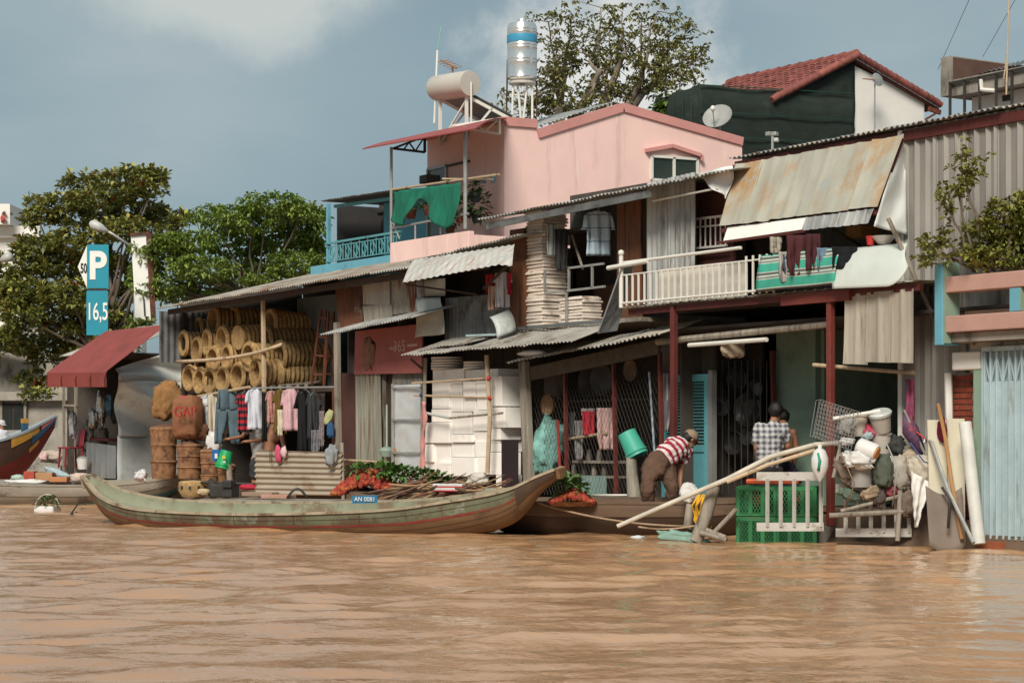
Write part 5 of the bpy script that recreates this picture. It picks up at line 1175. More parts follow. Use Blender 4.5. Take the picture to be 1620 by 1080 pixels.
garment('cream shirt hanging behind the left leg of the jeans', 'shirt', 341, 622, 30, 70, YL + .03, cloth('cream', (.50, .45, .36)), seed=2)
garment('cream trousers hanging behind the blue jeans', 'trousers', 362, 640, 26, 58, YL + .06, cloth('cream2', (.47, .41, .31)), seed=3)
garment('faded blue jeans straddling the laundry pole', 'trousers', 359, 616, 40, 86, YL - .04, cloth('denim', (.085, .125, .15), .25), seed=4)
garment('red and black striped polo shirt on the laundry pole', 'shirt', 387, 619, 28, 64, YL, stripes('red black stripes', (0, 0, 1), 8.5, [(.5, (.36, .025, .04)), (1, (.035, .025, .03))]), seed=5)
garment('pale blue-white shirt beside the striped polo', 'shirt', 403, 615, 30, 64, YL, cloth('bluewhite', (.53, .55, .62)), seed=6, sl=.35)
garment('long narrow black garment hanging right of the pale shirt', 'cloth', 418, 620, 9, 78, YL, cloth('black', (.012, .012, .012)), seed=7, hang=False)
garment('dark green cloth hanging between black and flowered garments', 'cloth', 424, 618, 8, 52, YL + .05, cloth('dark green', (.03, .06, .025)), seed=8)
flw = M('flowered cloth', (.42, .18, .16), .9, 0, .5, 40, rv=0, dirt=(.5, .38, .3), da=.5, ds=45, dirt2=(.10, .08, .22), da2=.35, ds2=60)
garment('small flowered blouse in pink and purple print', 'shirt', 430, 618, 20, 52, YL, flw, seed=9)
garment('olive brown dress with pale collar in the laundry row', 'shirt', 444, 616, 26, 70, YL, cloth('olive', (.12, .08, .02)), seed=10)
garment('cream towel folded over the olive dress', 'cloth', 443, 648, 9, 41, YL - .06, cloth('cream towel', (.55, .49, .37)), seed=11)
garment('pink blouse with flared hem, right end of the bright laundry', 'shirt', 460, 615, 32, 66, YL, cloth('pink', (.52, .33, .36)), seed=12, sl=.4)
garment('black shirt hanging right of the pink blouse', 'shirt', 483, 616, 34, 100, YL + .15, cloth('black2', (.014, .014, .015)), seed=13)
garment('charcoal jacket with a white badge in the dark laundry', 'shirt', 496, 620, 26, 74, YL + .1, cloth('charcoal', (.035, .038, .042)), seed=14)
garment('dark brown dress hanging beside the ladder foot', 'cloth', 507, 622, 14, 90, YL + .2, cloth('dark brown', (.04, .03, .028)), seed=15)
garment('grey flowered scarf hanging at the right of the laundry', 'cloth', 509, 650, 8, 56, YL + .05, M('grey flower cloth', (.2, .17, .18), .9, 0, .5, 30, rv=0), seed=16)
garment('grey cloth hanging low behind the tin fence', 'cloth', 499, 680, 14, 40, YL + .1, cloth('mid grey', (.16, .16, .17)), seed=17)
sack('pale yellow-green bag hanging beside the corner post', 520, 660, -.3, 6, 11, cloth('yellow green', (.35, .36, .18)), 21, .3, name='hanging_bag', cat='bag')
sack('dark blue bag hanging below the yellow-green one', 523, 680, -.3, 6, 12, cloth('navy blue', (.03, .08, .18)), 22, 0, name='hanging_bag', cat='bag')
sp_ = T('slippers_cloth', 'pink and white cloth thrown over the tin fence', 'cloth', W(445, 712, -.6))
part(sp_, 'fold', cloth('hot pink', (.5, .08, .15)), ('blob', W(440, 718, -.62), (.10, .05, .16), 3, .35, 14, 10), smooth=True); part(sp_, 'fold', cloth('white pink', (.55, .4, .4)), ('blob', W(449, 715, -.63), (.08, .05, .10), 5, .35, 14, 10), smooth=True)
sack('grey crumpled rag hung on the right end of the tin fence', 524, 720, -.65, 9, 15, cloth('grey rag', (.25, .27, .28)), 31, .2, amp=.4, name='rag', cat='rag')
tag(part(None, 'string_loop', iron, ('tube', [W(427, 711, -.6), W(427, 732, -.6), W(430, 732, -.6), W(430, 711, -.6)], .008, 5)), 'thin dark string loop hanging on the tin fence', 'string')
# upstairs
garment('pale blue T-shirt with dark grid lines hanging in the upper opening', 'shirt', 947, 334, 50, 70, -.05, stripes('blue grid', (0, 0, 1), 5.2, [(.07, (.10, .14, .19)), (1, (.40, .50, .57))], phase=.3), seed=21, sl=.42, group='upstairs laundry')
garment('dark trousers hanging beside the tall tray pile', 'cloth', 888, 362, 22, 66, -.12, cloth('dark grey', (.03, .03, .03)), seed=22, group='upstairs laundry')
garment('pale grey towel hanging before the dark trousers', 'cloth', 872, 354, 14, 50, -.14, cloth('pale grey', (.33, .36, .36)), seed=23, group='upstairs laundry')
garment('white shirt with red sleeve hanging under the streaked awning', 'shirt', 795, 430, 30, 56, -.35, cloth('white2', (.5, .48, .5)), seed=24, group='laundry under the streaked awning')
garment('bright red cloth hanging under the streaked awning', 'cloth', 776, 434, 14, 30, -.37, cloth('red', (.45, .025, .03)), seed=25, group='laundry under the streaked awning')
garment('peach towel hanging below the bright red cloth', 'cloth', 780, 452, 16, 38, -.38, cloth('peach', (.48, .32, .24)), seed=26, group='laundry under the streaked awning')
garment('crimson sleeve at the right end under the streaked awning', 'cloth', 806, 432, 5, 34, -.36, cloth('crimson', (.4, .02, .04)), seed=27, group='laundry under the streaked awning')
# D balcony: blanket, clothes, curved white sheet
def blank(u, v):
    t = W(1205, 405, YF - .03).lerp(W(1330, 392, YF - .03), u); b = W(1197, 462, YF - .06).lerp(W(1326, 450, YF - .06), u)
    p = t.lerp(b, v); p.y += -.04 * math.sin(v * 2.6) + .02 * math.sin(u * 9 + v * 2); return p
bl_m = stripes('green blanket', (0, 0, 1), 5.0, [(.13, (.10, .10, .09)), (.20, (.42, .48, .42)), (.72, (.055, .34, .25)), (.80, (.42, .48, .42)), (.86, (.10, .10, .09)), (1, (.42, .48, .42))])
tag(part(None, 'striped_blanket', bl_m, ('grid', blank, 24, 14, .015), smooth=True), 'green striped blanket hung over the balcony edge below the awning', 'blanket')
def white_sheet(u, v):
    t = W(1328, 395, YF + .1).lerp(W(1436, 385, YF + .3), u)
    p = t + V((0, 0, 0)); drop = .52 - .28 * max(0, (u - .72) / .28) ** 2.2
    b = W(1318, 457, YF - .12).lerp(W(1440, 452, YF - .0), u)
    p = t.lerp(b, v * (1 - .45 * max(0, (u - .7) / .3) ** 2)); p.y += -.05 * math.sin(v * 3) ; return p
tag(part(None, 'white_board', M('white laminate', (.50, .53, .49), .5, var=.08, rv=0, bump=0, dirt=(.40, .41, .37), da=.35, ds=2), ('grid', white_sheet, 24, 14, .008), smooth=True), 'bent white laminate board beside the green striped blanket', 'board')
for k, (lab, px, py, w, h, c) in enumerate((('pale grey cloth hung over the left of the green blanket', 1243, 398, 16, 42, (.32, .29, .27)), ('maroon shirt hanging above the green blanket', 1262, 372, 26, 55, (.07, .022, .026)), ('second maroon garment, left of the blue jeans', 1287, 370, 18, 50, (.06, .02, .024)),
        ('dark blue shorts hanging under the maroon shirt', 1252, 402, 20, 28, (.05, .07, .10)), ('small faded blue jeans above the green blanket', 1305, 392, 20, 36, (.13, .19, .25)), ('black shirt hanging at the right end of the blanket', 1336, 390, 32, 31, (.012, .013, .016)), ('cream cloth hanging under the white valance', 1228, 375, 14, 22, (.3, .27, .22)))):
    garment(lab, 'cloth', px, py, w * 1.3, h * 1.15, YF - .12 + .02 * k, cloth('balcony %d' % k, c), seed=40 + k, group='laundry over the green blanket')
tag(part(None, 'yellow_box', M('ochre box', (.30, .15, .03), .7), ('bb', X_(1338, -.1), X_(1362, -.1), -.1, .2, Z_(1350, 375, -.1), Z_(1350, 358, -.1))), 'ochre box on the shelf behind the grey valance', 'box')
tag(part(None, 'red_cup', M('red plastic', (.4, .03, .03), .4), ('lathe', [(.04, 0), (.055, .11), (.05, .11), (.035, .01)], 14, W(1377, 388, YF + .2)), smooth='auto'), 'small red cup standing at the edge of the white board', 'cup')
tag(part(None, 'white_bowl', M('white enamel', (.6, .6, .58), .3), ('lathe', [(.06, 0), (.15, .1), (.14, .1), (.05, .01)], 18, W(1398, 387, YF + .3)), smooth='auto'), 'white bowl behind the upper edge of the white board', 'bowl')
tag(pole(None, 'awning_prop', wood_grey, W(1405, 345, -.65), W(1478, 505, -.12), .028), 'long thin prop slanting from the rusty awning down to the grey wall', 'prop')
tag(pole(None, 'awning_strut', iron, W(1318, 363, -.4), W(1360, 388, .1), .02), 'short dark strut under the grey valance', 'strut')
# loose light items on the balcony edge
tag(part(None, 'torn_sheet', M('white vinyl', (.62, .62, .60), .5, rv=0), ('grid', lambda u, v: W(1100, 275, -.3).lerp(W(1160, 262, -.3), u).lerp(W(1130, 300, -.4).lerp(W(1152, 315, -.4), u), v) + V((0, .04 * math.sin(u * 6 + v * 5), 0)), 8, 8, .004), smooth=True), 'torn white vinyl sheet under the eave left of the rusty awning', 'sheet')
pole(hC, 'curtain_wire', white_paint, W(1033, 318, -.3), W(1135, 298, -.4), .014)
# ================================================================== SHOP GOODS behind the wire
def pan(label, px, py, Y, rpx, mat, grp, tilt=0.0, dp=.09, face=-1):
    p = W(px, py, Y); r = rpx / (FPX / depth(p))
    q = (Matrix.Rotation(tilt, 3, 'Z') @ Matrix.Rotation(math.pi / 2, 3, 'X'))
    return tag(part(None, 'hanging_pan', mat, ('lathe', [(.02, -dp), (r * .7, -dp * .85), (r * .96, 0), (r * 1.04, .008), (r * 1.0, .014), (r * .66, -dp * .7), (.02, -dp * .8)], 26, p, q), smooth='auto'), label, 'pan', grp)
alu = M('dull aluminium', (.30, .29, .27), .4, .6, .15, 5, rv=.1); alud = M('dark aluminium', (.09, .085, .08), .5, .4, .3, 5)
pan('large pale aluminium tray pan hanging at the top of the wire shop', 952, 600, .2, 24, alud, 'pans in the wire shop', .2)
pan('tan round basket lid hanging near the right post of the wire shop', 997, 585, .1, 17, M('tan basket', (.22, .15, .10), .8), 'pans in the wire shop')
pan('dark round pan behind the aluminium tray pan', 930, 605, .5, 26, alud, 'pans in the wire shop')
sack('lumpy grey-brown sack hanging above the turquoise net bag', 876, 606, .15, 15, 26, M('grey sack', (.15, .12, .10), .9), 41, 0)
tag(part(None, 'round_basket', wicker_old, ('lathe', [(.04, -.1), (.14, -.05), (.16, 0), (.17, .01), (.14, -.02), (.03, -.08)], 20, W(866, 640, -.1), Matrix.Rotation(math.pi / 2, 3, 'X')), smooth='auto'), 'small round basket hanging below the lumpy grey sack', 'basket')
sack('big turquoise net bag hanging behind the wire mesh', 868, 705, -.08, 24, 42, M('turquoise net', (.17, .36, .32), .6, var=.45, scale=7, rv=0, bump=.6, bs=30), 42, .15, amp=.3, name='net_bag', cat='bag')
tag(part(None, 'white_tin', M('pale tin', (.42, .43, .44), .4, .3), ('bb', X_(846, .3), X_(864, .3), .3, .5, Z_(855, 629, .3), Z_(855, 606, .3)), bevel=.01), 'pale shiny tin on the shelf behind the left shop post', 'tin')
pole(hC, 'red_pole', M('bright red pole', (.33, .03, .03), .6), W(882, 664, -.15), W(886, 745, -.15), .022)
for lab, px, py, w, h, c, sd_ in (('red and white cloth drying behind the wire mesh', 931, 650, 20, 38, (.45, .03, .05), 1), ('pale pink lace blouse drying behind the wire mesh', 958, 645, 28, 66, (.52, .34, .32), 2), ('dark grey rag left of the red and white cloth', 905, 652, 9, 38, (.12, .12, .12), 3), ('light grey rag hanging low beside the red and white cloth', 916, 665, 13, 62, (.24, .23, .22), 4), ('white towel top above the red cloth in the wire shop', 931, 646, 22, 14, (.5, .48, .46), 5)):
    garment(lab, 'cloth', px, py, w, h, -.08 + .02 * sd_, cloth('shop %d' % sd_, c), seed=60 + sd_, group='laundry in the wire shop')
garment('striped grey sarong hanging behind the red shop post', 'cloth', 1052, 590, 16, 92, -.05, stripes('grey sarong', (1, 0, 0), 14, [(.5, (.40, .37, .35)), (.75, (.14, .12, .16)), (1, (.40, .37, .35))]), seed=70, group='laundry in the wire shop')
jr = M('shelf jars', (.16, .14, .12), .5, rv=.5)
for k in range(8):
    tag(part(None, 'shelf_jar', jr, ('lathe', [(.035, 0), (.04, .02), (.04, .12), (.025, .14), (.025, .16)], 10, (X_(908 + 8 * k, .2), .2, Z_(930, 728, .1) + .001 if k % 2 else Z_(930, 752, .1) + .001)), smooth='auto'), ORDN[k].replace('topmost', 'first') + ' small jar from the left on the two shelves in the wire shop', 'jar', 'jars in the wire shop')
tag(part(None, 'long_brush', M('blue white pole', (.3, .35, .42), .5, var=.5, scale=3), ('tube', [W(1027, 588, -.12), W(1036, 725, -.12)], .016, 8), smooth='auto'), 'long pole banded blue and white beside the right shop post', 'pole')
# turquoise bucket on a post in front of the shop
tb_ = T('turquoise_bucket', 'turquoise bucket tipped over a wooden post before the wire shop', 'bucket', W(1000, 725, -.55))
bucket(tb_, M('turquoise plastic', (.06, .36, .26), .45, var=.1, rv=0, bump=.02), W(991, 684, -.55), (.18, .12, -.42), .13, .155, .36)
tag(part(None, 'mooring_stump', wood_grey, ('tube', [W(1004, 790, -.55), W(1000, 750, -.55), W(998, 712, -.55)], [.10, .08, .07], 10), smooth='auto'), 'gnarled stump carrying the tipped turquoise bucket', 'post')
tag(part(None, 'white_basin', white_paint, ('lathe', [(.25, 0), (.36, .13), (.34, .13), (.22, .02)], 24, W(975, 797, -.55)), smooth='auto'), 'wide white basin on the bank behind the brown boat', 'basin')
# kitchen with bars and pots
kb = T('kitchen_grille', 'dark vertical iron bars across the shadowy kitchen', 'grille', (X_(1175, .55), .55, GZ))
for k in range(9): part(kb, 'grille_bar', iron, ('tube', [W(1133 + 10 * k, 780, .55), W(1133 + 10 * k, 570, .55)], .010, 6))
for k, (px, py, r, mt, lab) in enumerate(((1143, 643, 15, alu, 'round dull metal ladle pan hanging nearest the shutter door'), (1182, 648, 26, soot, 'big dark wok hanging behind the kitchen bars'), (1165, 600, 20, soot, 'dark pot lid hanging high behind the kitchen bars'), (1195, 615, 15, soot, 'small wok hanging at the right of the kitchen bars'), (1160, 700, 19, soot, 'dark pan hanging low behind the kitchen bars'), (1182, 690, 14, soot, 'little sooty pan low beside the plaid man'), (1205, 690, 22, soot, 'sooty pan half hidden by the plaid man'))):
    pan(lab, px, py, .75, r, mt, 'kitchen pans', .2)
for px in (1130, 1139, 1148): tag(pole(None, 'ladle_handle', soot, W(px, 590, .72), W(px + 1, 632, .72), .012), {1130: 'left', 1139: 'middle', 1148: 'right'}[px] + ' of three long metal handles hanging beside the shutter door', 'handle', 'hanging handles')
part(hD, 'door_curtain_post', wood_red, ('bar', W(1225, 660, .9), W(1222, 555, .9), .06, .06, (0, 1, 0)))
sack('cream cloth bundle hung under the ceiling lamp tube', 1160, 552, -.3, 18, 13, cloth('bundle cream', (.32, .25, .18)), 51, .1, name='cloth_bundle', cat='bundle')
# ================================================================== CRATES, GRATINGS, JUNK at the landing
crg = M('green crate plastic', (.022, .15, .05), .55, var=.3, scale=6, dirt=(.06, .10, .05), da=.4, ds=4, rv=.12, bump=.02)
def crate(label, p, w, dp, h, rz):
    t = T('plastic_crate', label, 'crate', p, 'green crates at the landing')
    R = Matrix.Translation(p) @ Matrix.Rotation(rz, 4, 'Z')
    def add(name, ops):
        m = MB()
        for op in ops: getattr(m, op[0])(*op[1:])
        m.v = [R @ v for v in m.v]; return m.build(name, crg, t)
    f = .03
    add('rim', [('bb', -w / 2, w / 2, -dp / 2 - .01, -dp / 2 + f, h - .05, h), ('bb', -w / 2, w / 2, dp / 2 - f, dp / 2, h - .05, h), ('bb', -w / 2, -w / 2 + f, -dp / 2, dp / 2, h - .051, h - .001), ('bb', w / 2 - f, w / 2 + .01, -dp / 2, dp / 2, h - .051, h - .001)])
    add('base', [('bb', -w / 2, w / 2, -dp / 2, dp / 2, 0, .03)])
    for xx in (-w / 2, -w / 6, w / 6, w / 2): add('upright', [('bb', xx - .022, xx + .022, -dp / 2 - .008, -dp / 2 + .02, 0, h - .01)])
    for yy in (-dp / 2 + .03, dp / 2): add('upright', [('bb', w / 2 - .01, w / 2 + .008, yy - .04, yy + .02, 0, h - .01)])
    for yy in (-dp / 2 + .03, dp / 2): add('upright', [('bb', -w / 2 - .004, -w / 2 + .01, yy - .04, yy + .02, 0, h - .01)])
    lat = []
    n = 9
    for s in range(3):
        x0 = -w / 2 + s * w / 3; ww = w / 3
        for k in range(-4, 5):
            for sg in (1, -1):
                a, b = V((x0 + ww * (k / 4), -dp / 2, .03)), V((x0 + ww * (k / 4) + ww, -dp / 2, h - .05))
                ta_, tb2 = 0, 1
                pts = []
                for i in range(13):
                    tt = i / 12; xx = a.x + (b.x - a.x) * tt; zz_ = a.z + (b.z - a.z) * tt
                    if x0 <= xx <= x0 + ww: pts.append(V(((xx if sg > 0 else 2 * x0 + ww - xx), -dp / 2 + .004 * sg, zz_)))
                if len(pts) > 1: lat.append(('bar', pts[0], pts[-1], .009, .009, (0, 1, 0)))
    o = add('lattice', lat); o['kind'] = 'stuff'
    add('end_panel', [('bar', V((w / 2, -dp / 2 + dp * k / 5, .03)), V((w / 2, -dp / 2 + dp * k / 5, h - .05)), .012, .012, (1, 0, 0)) for k in range(1, 5)] + [('bar', V((-w / 2, -dp / 2 + dp * k / 5, .03)), V((-w / 2, -dp / 2 + dp * k / 5, h - .05)), .012, .012, (1, 0, 0)) for k in range(1, 5)])['kind'] = 'stuff'
    add('far_wall', [('bb', -w / 2, w / 2, dp / 2 - .01, dp / 2 - .002, .03, h - .05)])
    return t
yaw_c = math.atan2(RGT.y, RGT.x) - .25
axc = V((math.cos(yaw_c), math.sin(yaw_c), 0))
pc = D(1166, 862, 25.9); sC = 25.9 / FPX
wc = 60 * sC / math.cos(.25)
labs = [['lower left crate of the green stack, standing in the water', 'upper left crate of the green stack behind the white grating'], ['lower right crate of the green stack, standing in the water', 'upper right crate of the green stack behind the white grating']]
for i in (0, 1):
    for j in (0, 1):
        c0_ = V((pc.x, pc.y, 0)) + axc * (wc * (i + .5)) + V((-axc.y, axc.x, 0)) * .2
        crate(labs[i][j], V((c0_.x, c0_.y, -.02 + (.34 if j else -.0))) , wc - .02, .4, .33 if j == 0 else .36, yaw_c)
orr = M('red fruit net', (.34, .04, .025), .7, var=.3, scale=12)
for i in (0, 1):
    c0_ = V((pc.x, pc.y, 0)) + axc * (wc * (i + .45)) + V((-axc.y, axc.x, 0)) * .2
    tag(part(None, 'red_sack', orr, ('blob', V((c0_.x, c0_.y, .52)), (.13, .12, .12), i + 3, .3, 16, 10), smooth=True), ('left', 'right')[i] + ' red bundle showing through the green crates', 'bundle', 'red bundles in the crates')
lidm = M('orange plastic', (.55, .10, .03), .5, var=.12, rv=0)
tag(part(None, 'orange_lid', lidm, ('box', V((pc.x, pc.y, .735)) + axc * wc * .9 + V((-axc.y, axc.x, 0)) * .15, (wc * 1.35, .32, .06), yaw_c), bevel=.02), 'orange plastic lid lying on top of the green crates', 'lid')
def grating(label, corners, dep, nbar, name='white_grating'):
    t = T(name, label, 'grating', D(corners[0][0], corners[1][1], dep), 'white gratings at the landing')
    (x0, y0), (x1, y1) = corners
    a, b, c, d2 = D(x0, y0, dep), D(x1, y0, dep - .12), D(x1, y1, dep - .12), D(x0, y1, dep)
    wm = M('grubby white steel', (.47, .45, .41), .55, var=.15, dirt=(.24, .20, .15), da=.42, ds=5)
    part(t, 'top_rail', wm, ('bar', a, b, .03, .10)); part(t, 'bottom_rail', wm, ('bar', d2, c, .03, .10))
    for k in range(nbar):
        u = (k + .9) / nbar
        part(t, 'grating_bar', wm, ('bar', a.lerp(b, u) + V((0, -.02, -.03)), d2.lerp(c, u) + V((0, -.02, 0)), .038, .03, (0, 1, 0)))
grating('white steel grating leaning against the green crates', ((1197, 753), (1303, 833)), 25.35, 5)
grating('white steel grating under the junk heap beside the red post', ((1322, 772), (1442, 842)), 25.2, 6)
led = part(None, 'landing_ledge', concrete, ('grid', lambda u, v: (lambda a, b: a.lerp(b, u))(WZ(1285, 868, -.1), WZ(1535, 872, -.1)) + V((0, .9 * max(0, v - .5) * 2, .28 * min(1, v * 2) + .03 * mnoise.noise(V((u * 12, v * 3, 0))))), 40, 8), smooth='auto')
tag(led, 'low mossy concrete ledge at the water under the gratings', 'ledge')
# timbers, mooring poles
dJ = 25.0
tag(part(None, 'long_mooring_pole', M('pale peeled pole', (.52, .47, .39), .6, var=.2, scale=4, rv=0), ('tube', [D(977, 832, 26.2), D(1060, 796, 26.0), D(1150, 758, 25.7), D(1220, 722, 25.5), D(1290, 703, 25.3), D(1330, 700, 25.2)], [.028, .03, .032, .032, .03, .028], 10), smooth='auto'), 'long pale curved pole reaching from the brown boat up to the junk heap', 'pole')
tag(part(None, 'bamboo_pole', bamboo, ('tube', [D(1150, 762, 25.6), D(1215, 735, 25.5), D(1290, 712, 25.3)], .025, 8), smooth='auto'), 'thinner bamboo pole lying under the long pale pole', 'pole')
tag(part(None, 'leaning_stake', wood_grey, ('tube', [D(1100, 856, 26.0), D(1118, 812, 26.0), D(1130, 768, 26.0)], [.085, .08, .075], 12), smooth='auto'), 'thick weathered stake leaning in the water under the pale pole', 'stake')
tag(part(None, 'short_stake', wood_grey, ('tube', [D(1088, 836, 26.4), D(1092, 797, 26.4)], [.06, .05], 10), smooth='auto'), 'short stake beside the coil of yellow rope', 'stake')
yr = M('yellow rope', (.62, .33, .02), .7, var=.2, scale=20)
rope = T('yellow_rope', 'coil of yellow rope hanging behind the leaning stake', 'rope', D(1108, 838, 26.2))
rr = random.Random(3)
for k in range(7):
    x0 = 1102 + rr.uniform(-3, 8)
    part(rope, 'strand', yr, ('tube', [D(x0 + 6, 782, 26.15), D(x0 + rr.uniform(-5, 3), 800, 26.1), D(x0 + rr.uniform(-6, 4), 822, 26.1), D(x0 + rr.uniform(2, 12), 842, 26.1), D(x0 + rr.uniform(8, 20), 832, 26.1)], .012, 6), smooth=True)
ropem = M('hemp rope', (.36, .25, .16), .9, var=.25, scale=20)
def sagrope(label, a, b, sag_, r, n=14):
    pts = [a.lerp(b, i / n) + V((0, 0, -sag_ * 4 * (i / n) * (1 - i / n))) for i in range(n + 1)]
    tag(part(None, 'mooring_rope', ropem, ('tube', pts, r, 6), smooth=True), label, 'rope')
sagrope('mooring rope slanting from the green boat across to the landing stake', D(796, 776, 28.6), D(1100, 832, 26.2), .12, .014)
sagrope('thin rope tied low around the leaning stake', D(1010, 833, 26.4), D(1120, 826, 26.0), .05, .012)
sack('turquoise tarpaulin bundle floating at the foot of the leaning stake', 1080, 850, -2.1, 36, 9, M('faded turquoise tarp', (.20, .33, .27), .6, var=.3, scale=6), 61, .1, amp=.5, name='tarp_bundle', cat='bundle')
for k, (a, b) in enumerate((((1108, 842), (1150, 853)), ((1118, 838), (1148, 850)), ((1122, 850), (1165, 805)))):
    tag(part(None, 'driftwood', wood_grey, ('tube', [D(*a, 25.9), D(*b, 25.7)], .03, 8), smooth='auto'), ('lower', 'upper', 'upright')[k] + ' driftwood stick between the stake and the crates', 'stick')
# the junk heap on the rail: each bag and bucket by itself
grm = M('grimy plastic', (.42, .38, .33), .6, var=.2, dirt=(.2, .16, .12), da=.35, ds=5); wpl = M('white plastic bag', (.60, .59, .57), .5, var=.12, rv=0, dirt=(.38, .34, .29), da=.36, ds=5)
def jsack(label, px, py, rx, ry, mat, seed, rot=0.0, dd=0.0, name='junk_bag', cat='bag', amp=.3):
    p = D(px, py, dJ + dd); s_ = FPX / (dJ + dd)
    Rm = Matrix((RGT, FWD, V((0, 0, 1)))).transposed() @ Matrix.Rotation(rot, 3, 'Y')
    m = MB(); m.blob(p, (rx / s_, min(rx, ry) / s_ * .8, ry / s_), seed, amp, 34, 24, 2.0, Rm, .8, .28)
    return tag(m.build(name, mat, None, True), label, cat, 'junk heap on the landing')
jb = T('printed_bag', 'white bag with a green stripe hanging from the pale pole', 'bag', D(1297, 758, dJ))
prof = [(.01, -.24), (.02, -.22), (.07, -.15), (.10, -.06), (.10, .04), (.065, .13), (.02, .16), (.03, .2)]
part(jb, 'bag_body', wpl, ('lathe', prof, 18, D(1297, 730, dJ - .1)), smooth=True)
part(jb, 'green_stripe', M('green print', (.02, .30, .2), .6), ('tube', [D(1294, 716, dJ - .18), D(1297, 729, dJ - .2), D(1295, 744, dJ - .18)], [.012, .018, .02], 8), smooth=True)
def jbucket(label, px, py0, py1, rpx, mat, dd=0.0, axis=(0, 0, 1), name='junk_bucket', taper=.85):
    p = D(px, py1, dJ + dd); s_ = FPX / (dJ + dd); r, h = rpx / s_, (py1 - py0) / s_
    q = V(axis).normalized().to_track_quat('Z', 'Y').to_matrix()
    return tag(part(None, name, mat, ('lathe', [(r * taper, 0), (r, h * .88), (r * 1.08, h * .89), (r * 1.08, h), (r * .95, h), (r * taper * .9, .02), (.01, .02)], 22, p, q), smooth='auto'), label, 'bucket', 'junk heap on the landing')
lid_b = M('lid grey', (.50, .52, .49), .4, rv=0)
jt = T('lidded_tub', 'grey-white lidded tub tilted on top of the junk heap', 'tub', D(1396, 685, dJ))
q = (V((.15, -.35, 1))).normalized().to_track_quat('Z', 'Y').to_matrix()
part(jt, 'tub_body', grm, ('lathe', [(.10, 0), (.13, .22), (.125, .22)], 22, D(1396, 682, dJ), q), smooth='auto'); part(jt, 'tub_lid', lid_b, ('lathe', [(.14, .2), (.145, .23), (.13, .245), (.02, .25)], 22, D(1396, 682, dJ), q), smooth='auto')
jbucket('tall off-white bucket below the lidded tub', 1394, 684, 722, 16, grm, .05)
jbucket('square pale bucket behind the wire cage on the junk heap', 1356, 655, 690, 17, M('beige plastic', (.46, .40, .33), .6), .1)
jbucket('big grey bucket at the lower left of the junk heap', 1361, 735, 770, 21, M('grey plastic', (.30, .29, .27), .6), -.05)
jt2 = T('white_canister', 'white canister lying on its side with an orange end', 'canister', D(1370, 712, dJ - .2))
q = (RGT * .8 - FWD * .5 + V((0, 0, -.35))).normalized().to_track_quat('Z', 'Y').to_matrix()
part(jt2, 'canister_body', wpl, ('lathe', [(.08, 0), (.105, .02), (.105, .22), (.09, .25)], 20, D(1357, 705, dJ - .15), q), smooth='auto'); part(jt2, 'orange_end', M('orange cap', (.5, .22, .08), .6), ('lathe', [(.07, .24), (.07, .262), (.01, .262)], 18, D(1357, 705, dJ - .15), q), smooth='auto')
jsack('crumpled white plastic bags in the middle of the junk heap', 1356, 727, 24, 12, wpl, 71, .1, -.25, amp=.5)
jsack('small white and red crumpled wrapper above the canister', 1340, 698, 11, 5, wpl, 72, 0, -.2, amp=.5, cat='wrapper', name='wrapper')
jsack('dark olive net bag in the middle of the junk heap', 1396, 745, 17, 26, M('olive net', (.09, .105, .08), .8, var=.4), 73, 0, -.1)
jsack('dirty tan sack hanging right of the olive net bag', 1424, 748, 17, 28, grm, 74, -.3, -.05)
jsack('pale rounded sack bulging at the right of the junk heap', 1457, 743, 19, 23, M('pale sack', (.46, .41, .33), .85, var=.15, rv=0), 75, -.3, -.2, amp=.15)
jsack('tan cloth bundle above the pale rounded sack', 1440, 722, 18, 12, M('tan bundle', (.36, .29, .21), .9), 76, -.4, 0)
jsack('blue and white printed tin bag beside the pale rounded sack', 1482, 742, 12, 13, M('blue print bag', (.12, .18, .30), .6, var=.6, scale=5, rv=0, dirt=(.45, .42, .38), da=.55, ds=5), 77, -.3, -.1)
jsack('grey sagging bag under the blue printed one', 1480, 772, 14, 14, M('grey sag', (.20, .18, .16), .8), 78)
jsack('dark brown cloth at the bottom right of the junk heap', 1466, 826, 17, 34, M('wet brown cloth', (.085, .06, .048), .8), 79, .1, .2, amp=.2)
jsack('red plastic net bag squeezed beside the lidded tub', 1382, 682, 14, 10, M('red net', (.38, .05, .08), .6), 80, 0, .02, amp=.5)
def wrag(u, v):
    a = D(1442, 745, dJ - .35).lerp(D(1474, 764, dJ - .35), u); b = D(1446 + 8 * u, 822 + 12 * math.sin(u * 3.14), dJ - .38)
    p = a.lerp(b, v ** .9); return p + FWD * (.05 * math.sin(u * 11 + v * 4) + .03 * mnoise.noise(V((u * 5, v * 6, 2)))) + RGT * (.04 * mnoise.noise(V((v * 5, u, 7))) * v)
tag(part(None, 'white_rag', cloth('white rag', (.68, .66, .62)), ('grid', wrag, 12, 16, .006), smooth=True), 'long white cloth hanging from the pale sack almost to the water', 'cloth')
